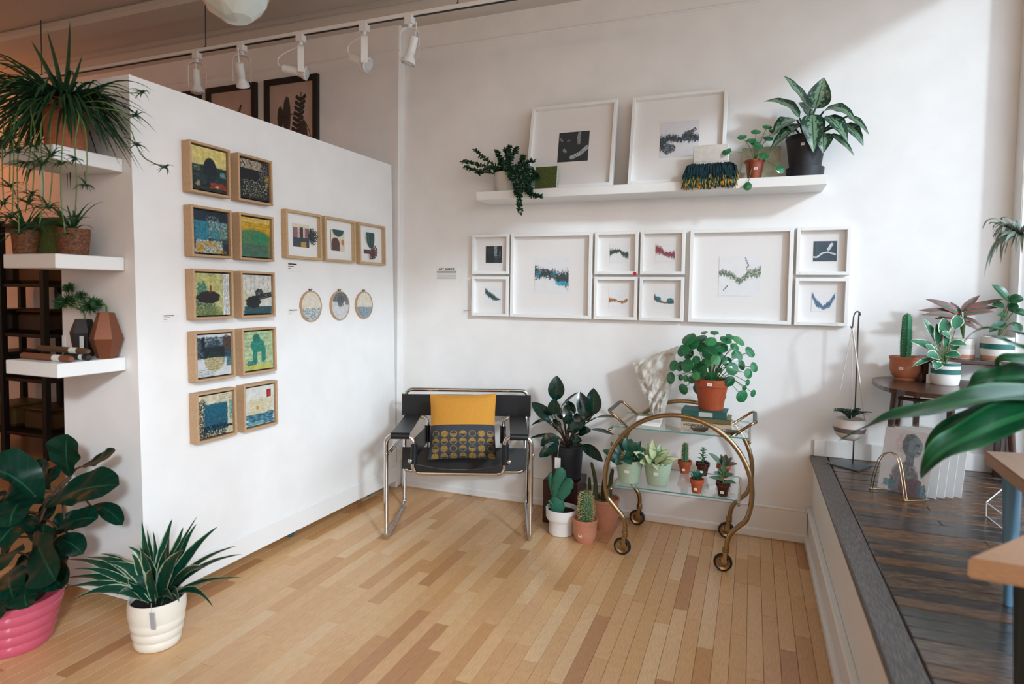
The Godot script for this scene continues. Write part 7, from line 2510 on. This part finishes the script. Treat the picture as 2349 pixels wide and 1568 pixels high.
	for i in 5:
		var w2 := 0.205 if i == 0 else 0.21
		var h2 := 0.285
		var base := p0 + xx * (w2 * 0.5) + Vector3(0.0, 0, 0) + Vector3(0.028, 0, -0.016) * i * 1.3
		base.y = TOP + 0.001
		var zz := xx.cross(Vector3.UP).normalized()
		var yy := (Vector3.UP * 0.975 - zz * 0.22).normalized()
		var ax := Basis(xx, yy, xx.cross(yy))
		var c := base + yy * h2 * 0.5
		t = thing("sleeved_print", names[i], "print", base, "prints in the wire rack")
		if i == 0:
			sheet(t, "print", c, ax, w2, h2, printed(portrait(), 0.5), 0.002)
		else:
			sheet(t, "print", c, ax, w2 * 0.97, h2, M.paper, 0.002)
		b = B.new()
		b.box(c + ax.z * 0.004, Vector3(w2 + 0.012, h2 + 0.02, 0.0015), 0.0, ax)
		put(b, "sleeve", M.sleeve, t)
	# clear card holder
	var ac := Vector3(3.214, 0.5, 0.799)
	t = thing("acrylic_holder", "clear acrylic wedge card holder on the dark platform", "holder", ac)
	b = B.new()
	var A := Vector3(3.178, 0.501, 0.78)
	var Bq := Vector3(3.192, 0.501, 0.954)
	var Cq := Vector3(3.164, 0.567, 0.82)
	var ed := (Bq - A)
	var upv := Cq - A
	var bk := Vector3(0.07, 0.0, -0.04)
	b.quad(A, Bq, Bq + upv, A + upv)
	b.quad(A + upv, Bq + upv, Bq + upv + bk + Vector3(0, 0.06, 0), A + upv + bk + Vector3(0, 0.06, 0))
	b.quad(A, Bq, Bq + bk, A + bk)
	put(b, "sheet", M.sleeve, t)
	b = B.new()
	for q in [[A, Bq], [A, A + upv], [A + upv, A + upv + bk + Vector3(0, 0.06, 0)], [A + upv, Bq + upv], [Bq, Bq + upv]]:
		b.tube(PackedVector3Array([q[0], q[1]]), 0.0022, 6)
	put(b, "edge", pane_edge(), t)

	# ---- two wooden-topped metal stools
	stool("blue steel stool with a wooden top under the strap-leaved plant", [Vector2(2.918, 1.605), Vector2(3.36, 1.52), Vector2(3.4, 1.98), Vector2(2.905, 1.96)], 0.935, [Vector2(2.978, 1.63), Vector2(3.32, 1.58), Vector2(3.33, 1.92), Vector2(2.985, 1.91)], "6a93ad")
	stool("dark steel stool with a wooden top at the platform edge", [Vector2(2.629, 2.523), Vector2(2.86, 2.232), Vector2(3.14, 2.4), Vector2(3.12, 2.56)], 0.935, [Vector2(2.735, 2.47), Vector2(2.87, 2.3), Vector2(3.07, 2.42), Vector2(3.05, 2.52)], "23343a")
	# strap-leaved plant on the far stool
	o = Vector3(3.17, 0.935, 1.75)
	t = thing("corn_plant", "large strap-leaved plant standing on the blue steel stool", "plant", o)
	b = B.new()
	b.lathe([Vector2(0, 0), Vector2(0.08, 0), Vector2(0.1, 0.15), Vector2(0.094, 0.15), Vector2(0.09, 0.13), Vector2(0, 0.13)], 32, o)
	put(b, "pot", M.cream, t)
	var st := B.new()
	st.tube(PackedVector3Array([o + Vector3(0, 0.12, 0), o + Vector3(-0.02, 0.24, 0.02)]), 0.02, 10)
	put(st, "stem", M.bark, t)
	var rt := o + Vector3(-0.02, 0.22, 0.02)
	for q in [
		[Vector3(2.688, 1.134, 2.08), Vector3(2.485, 1.007, 2.004), 0.0878, Vector3(0.05, 0.9, 0.45)],
		[Vector3(2.767, 1.106, 1.997), Vector3(2.669, 1.004, 2.04), 0.0485, Vector3(0.2, 0.7, 0.7)],
		[Vector3(2.74, 1.08, 2.116), Vector3(2.635, 0.972, 2.163), 0.0984, Vector3(-0.2, 0.6, 0.8)],
		[Vector3(2.876, 1.184, 1.844), Vector3(2.805, 1.125, 1.821), 0.1102, Vector3(0.1, 0.8, 0.6)],
		[Vector3(2.921, 1.309, 1.713), Vector3(2.825, 1.248, 1.699), 0.0492, Vector3(0, 0.9, 0.3)],
		[Vector3(2.906, 1.235, 1.829), Vector3(2.884, 1.19, 1.787), 0.0464, Vector3(0.1, 0.6, 0.8)],
		[Vector3(2.862, 1.076, 1.962), Vector3(2.783, 1.064, 1.993), 0.0316, Vector3(0.1, 0.6, 0.8)],
		[Vector3(2.89, 1.115, 1.896), Vector3(2.753, 1.098, 1.896), 0.0562, Vector3(0.1, 0.9, 0.4)],
		[Vector3(2.841, 1.112, 1.968), Vector3(2.795, 1.075, 1.934), 0.0654, Vector3(0.1, 0.8, 0.5)],
		[Vector3(2.925, 1.26, 1.767), Vector3(2.861, 1.279, 1.737), 0.0538, Vector3(0.1, 0.8, 0.5)],
		[Vector3(3.021, 1.276, 1.783), Vector3(3.054, 1.21, 1.881), 0.0633, Vector3(0, 1, 0.2)],
		[Vector3(3.09, 1.288, 1.541), Vector3(3.17, 1.39, 1.398), 0.0801, Vector3(0, 0.5, 0.8)]]:
		b = B.new()
		var mid: Vector3 = rt.lerp(q[1], 0.5)
		b.leaf(rt, q[1], q[2], (q[0] - mid) * 1.7, q[3], 1, 0.12, 0.09, 22, 0.5)
		put(b, "leaf", M.corn, t)
	# air plant hanging by the window
	var ap := Vector3(3.147, 1.606, 1.073)
	t = thing("air_plant", "grey curly air plant hanging on a thread by the window", "plant", ap)
	b = B.new()
	b.tube(PackedVector3Array([ap, Vector3(ap.x, CEIL, ap.z)]), 0.001, 4)
	put(b, "thread", M.tagpaper, t)
	var r := RandomNumberGenerator.new()
	r.seed = 91
	for i in 70:
		var a := r.randf() * TAU
		var l := r.randf_range(0.06, 0.115)
		var e := ap + Vector3(cos(a) * l, r.randf_range(-1.5, 0.7) * l, sin(a) * l * 0.7)
		b = B.new()
		b.leaf(ap, e, r.randf_range(0.01, 0.02), Vector3(cos(a) * 0.05, r.randf_range(0.03, 0.1), 0.03), Vector3(0.2, 0.7, 0.6), 5, 0.3, 0.0, 12, r.randf_range(-2.0, 2.0))
		put(b, "leaf", M.air, t)

func pane_edge() -> StandardMaterial3D:
	return mat(Color(0.93, 0.95, 0.95), 0.15)

func striped_pot(t: Node3D, o: Vector3, r: float, h: float, body: String, band: String, foot: String) -> void:
	var b := B.new()
	b.lathe([Vector2(0, 0), Vector2(r * 0.84, 0), Vector2(r * 0.92, h * 0.06), Vector2(r, h * 0.35), Vector2(r * 0.97, h), Vector2(r * 0.9, h), Vector2(r * 0.88, h * 0.85), Vector2(0, h * 0.85)], 36, o)
	put(b, "pot", hexa(body, 0.4), t)
	b = B.new()
	b.lathe([Vector2(r * 1.004, h * 0.5), Vector2(r * 0.998, h * 0.72)], 36, o)
	if not foot:
		b.lathe([Vector2(r * 0.99, h * 0.86), Vector2(r * 0.98, h * 1.0)], 36, o)
	put(b, "painted_band", hexa(band, 0.4), t)
	if foot:
		b = B.new()
		b.lathe([Vector2(r * 0.846, 0.001), Vector2(r * 0.926, h * 0.06), Vector2(r * 0.965, h * 0.22)], 36, o)
		put(b, "clay_foot", hexa(foot, 0.8), t)

func stool(label: String, top: Array, y: float, legs: Array, c: String) -> void:
	var mid := Vector2.ZERO
	for p in top:
		mid += p / float(top.size())
	var t := thing("stool", label, "stool", Vector3(mid.x, 0.5, mid.y))
	var b := B.new()
	var inner := []
	for p in top:
		inner.append(p.lerp(mid, 0.012))
	b.poly(top, y - 0.032, y - 0.004)
	b.poly(inner, y - 0.036, y)
	put(b, "seat", M.seatwood, t)
	var m := hexa(c, 0.45, 0.3)
	for q in legs:
		b = B.new()
		var f: Vector2 = q - (q - mid) * 0.04
		b.tube(PackedVector3Array([Vector3(f.x, 0.5, f.y), Vector3(q.x, y - 0.036, q.y)]), [0.014, 0.026], 4)
		put(b, "leg", m, t)
	b = B.new()
	for i in legs.size():
		var p: Vector2 = legs[i]
		var q: Vector2 = legs[(i + 1) % legs.size()]
		b.tube(PackedVector3Array([Vector3(p.x, y - 0.06, p.y), Vector3(q.x, y - 0.06, q.y)]), 0.012, 6)
	put(b, "apron", m, t)
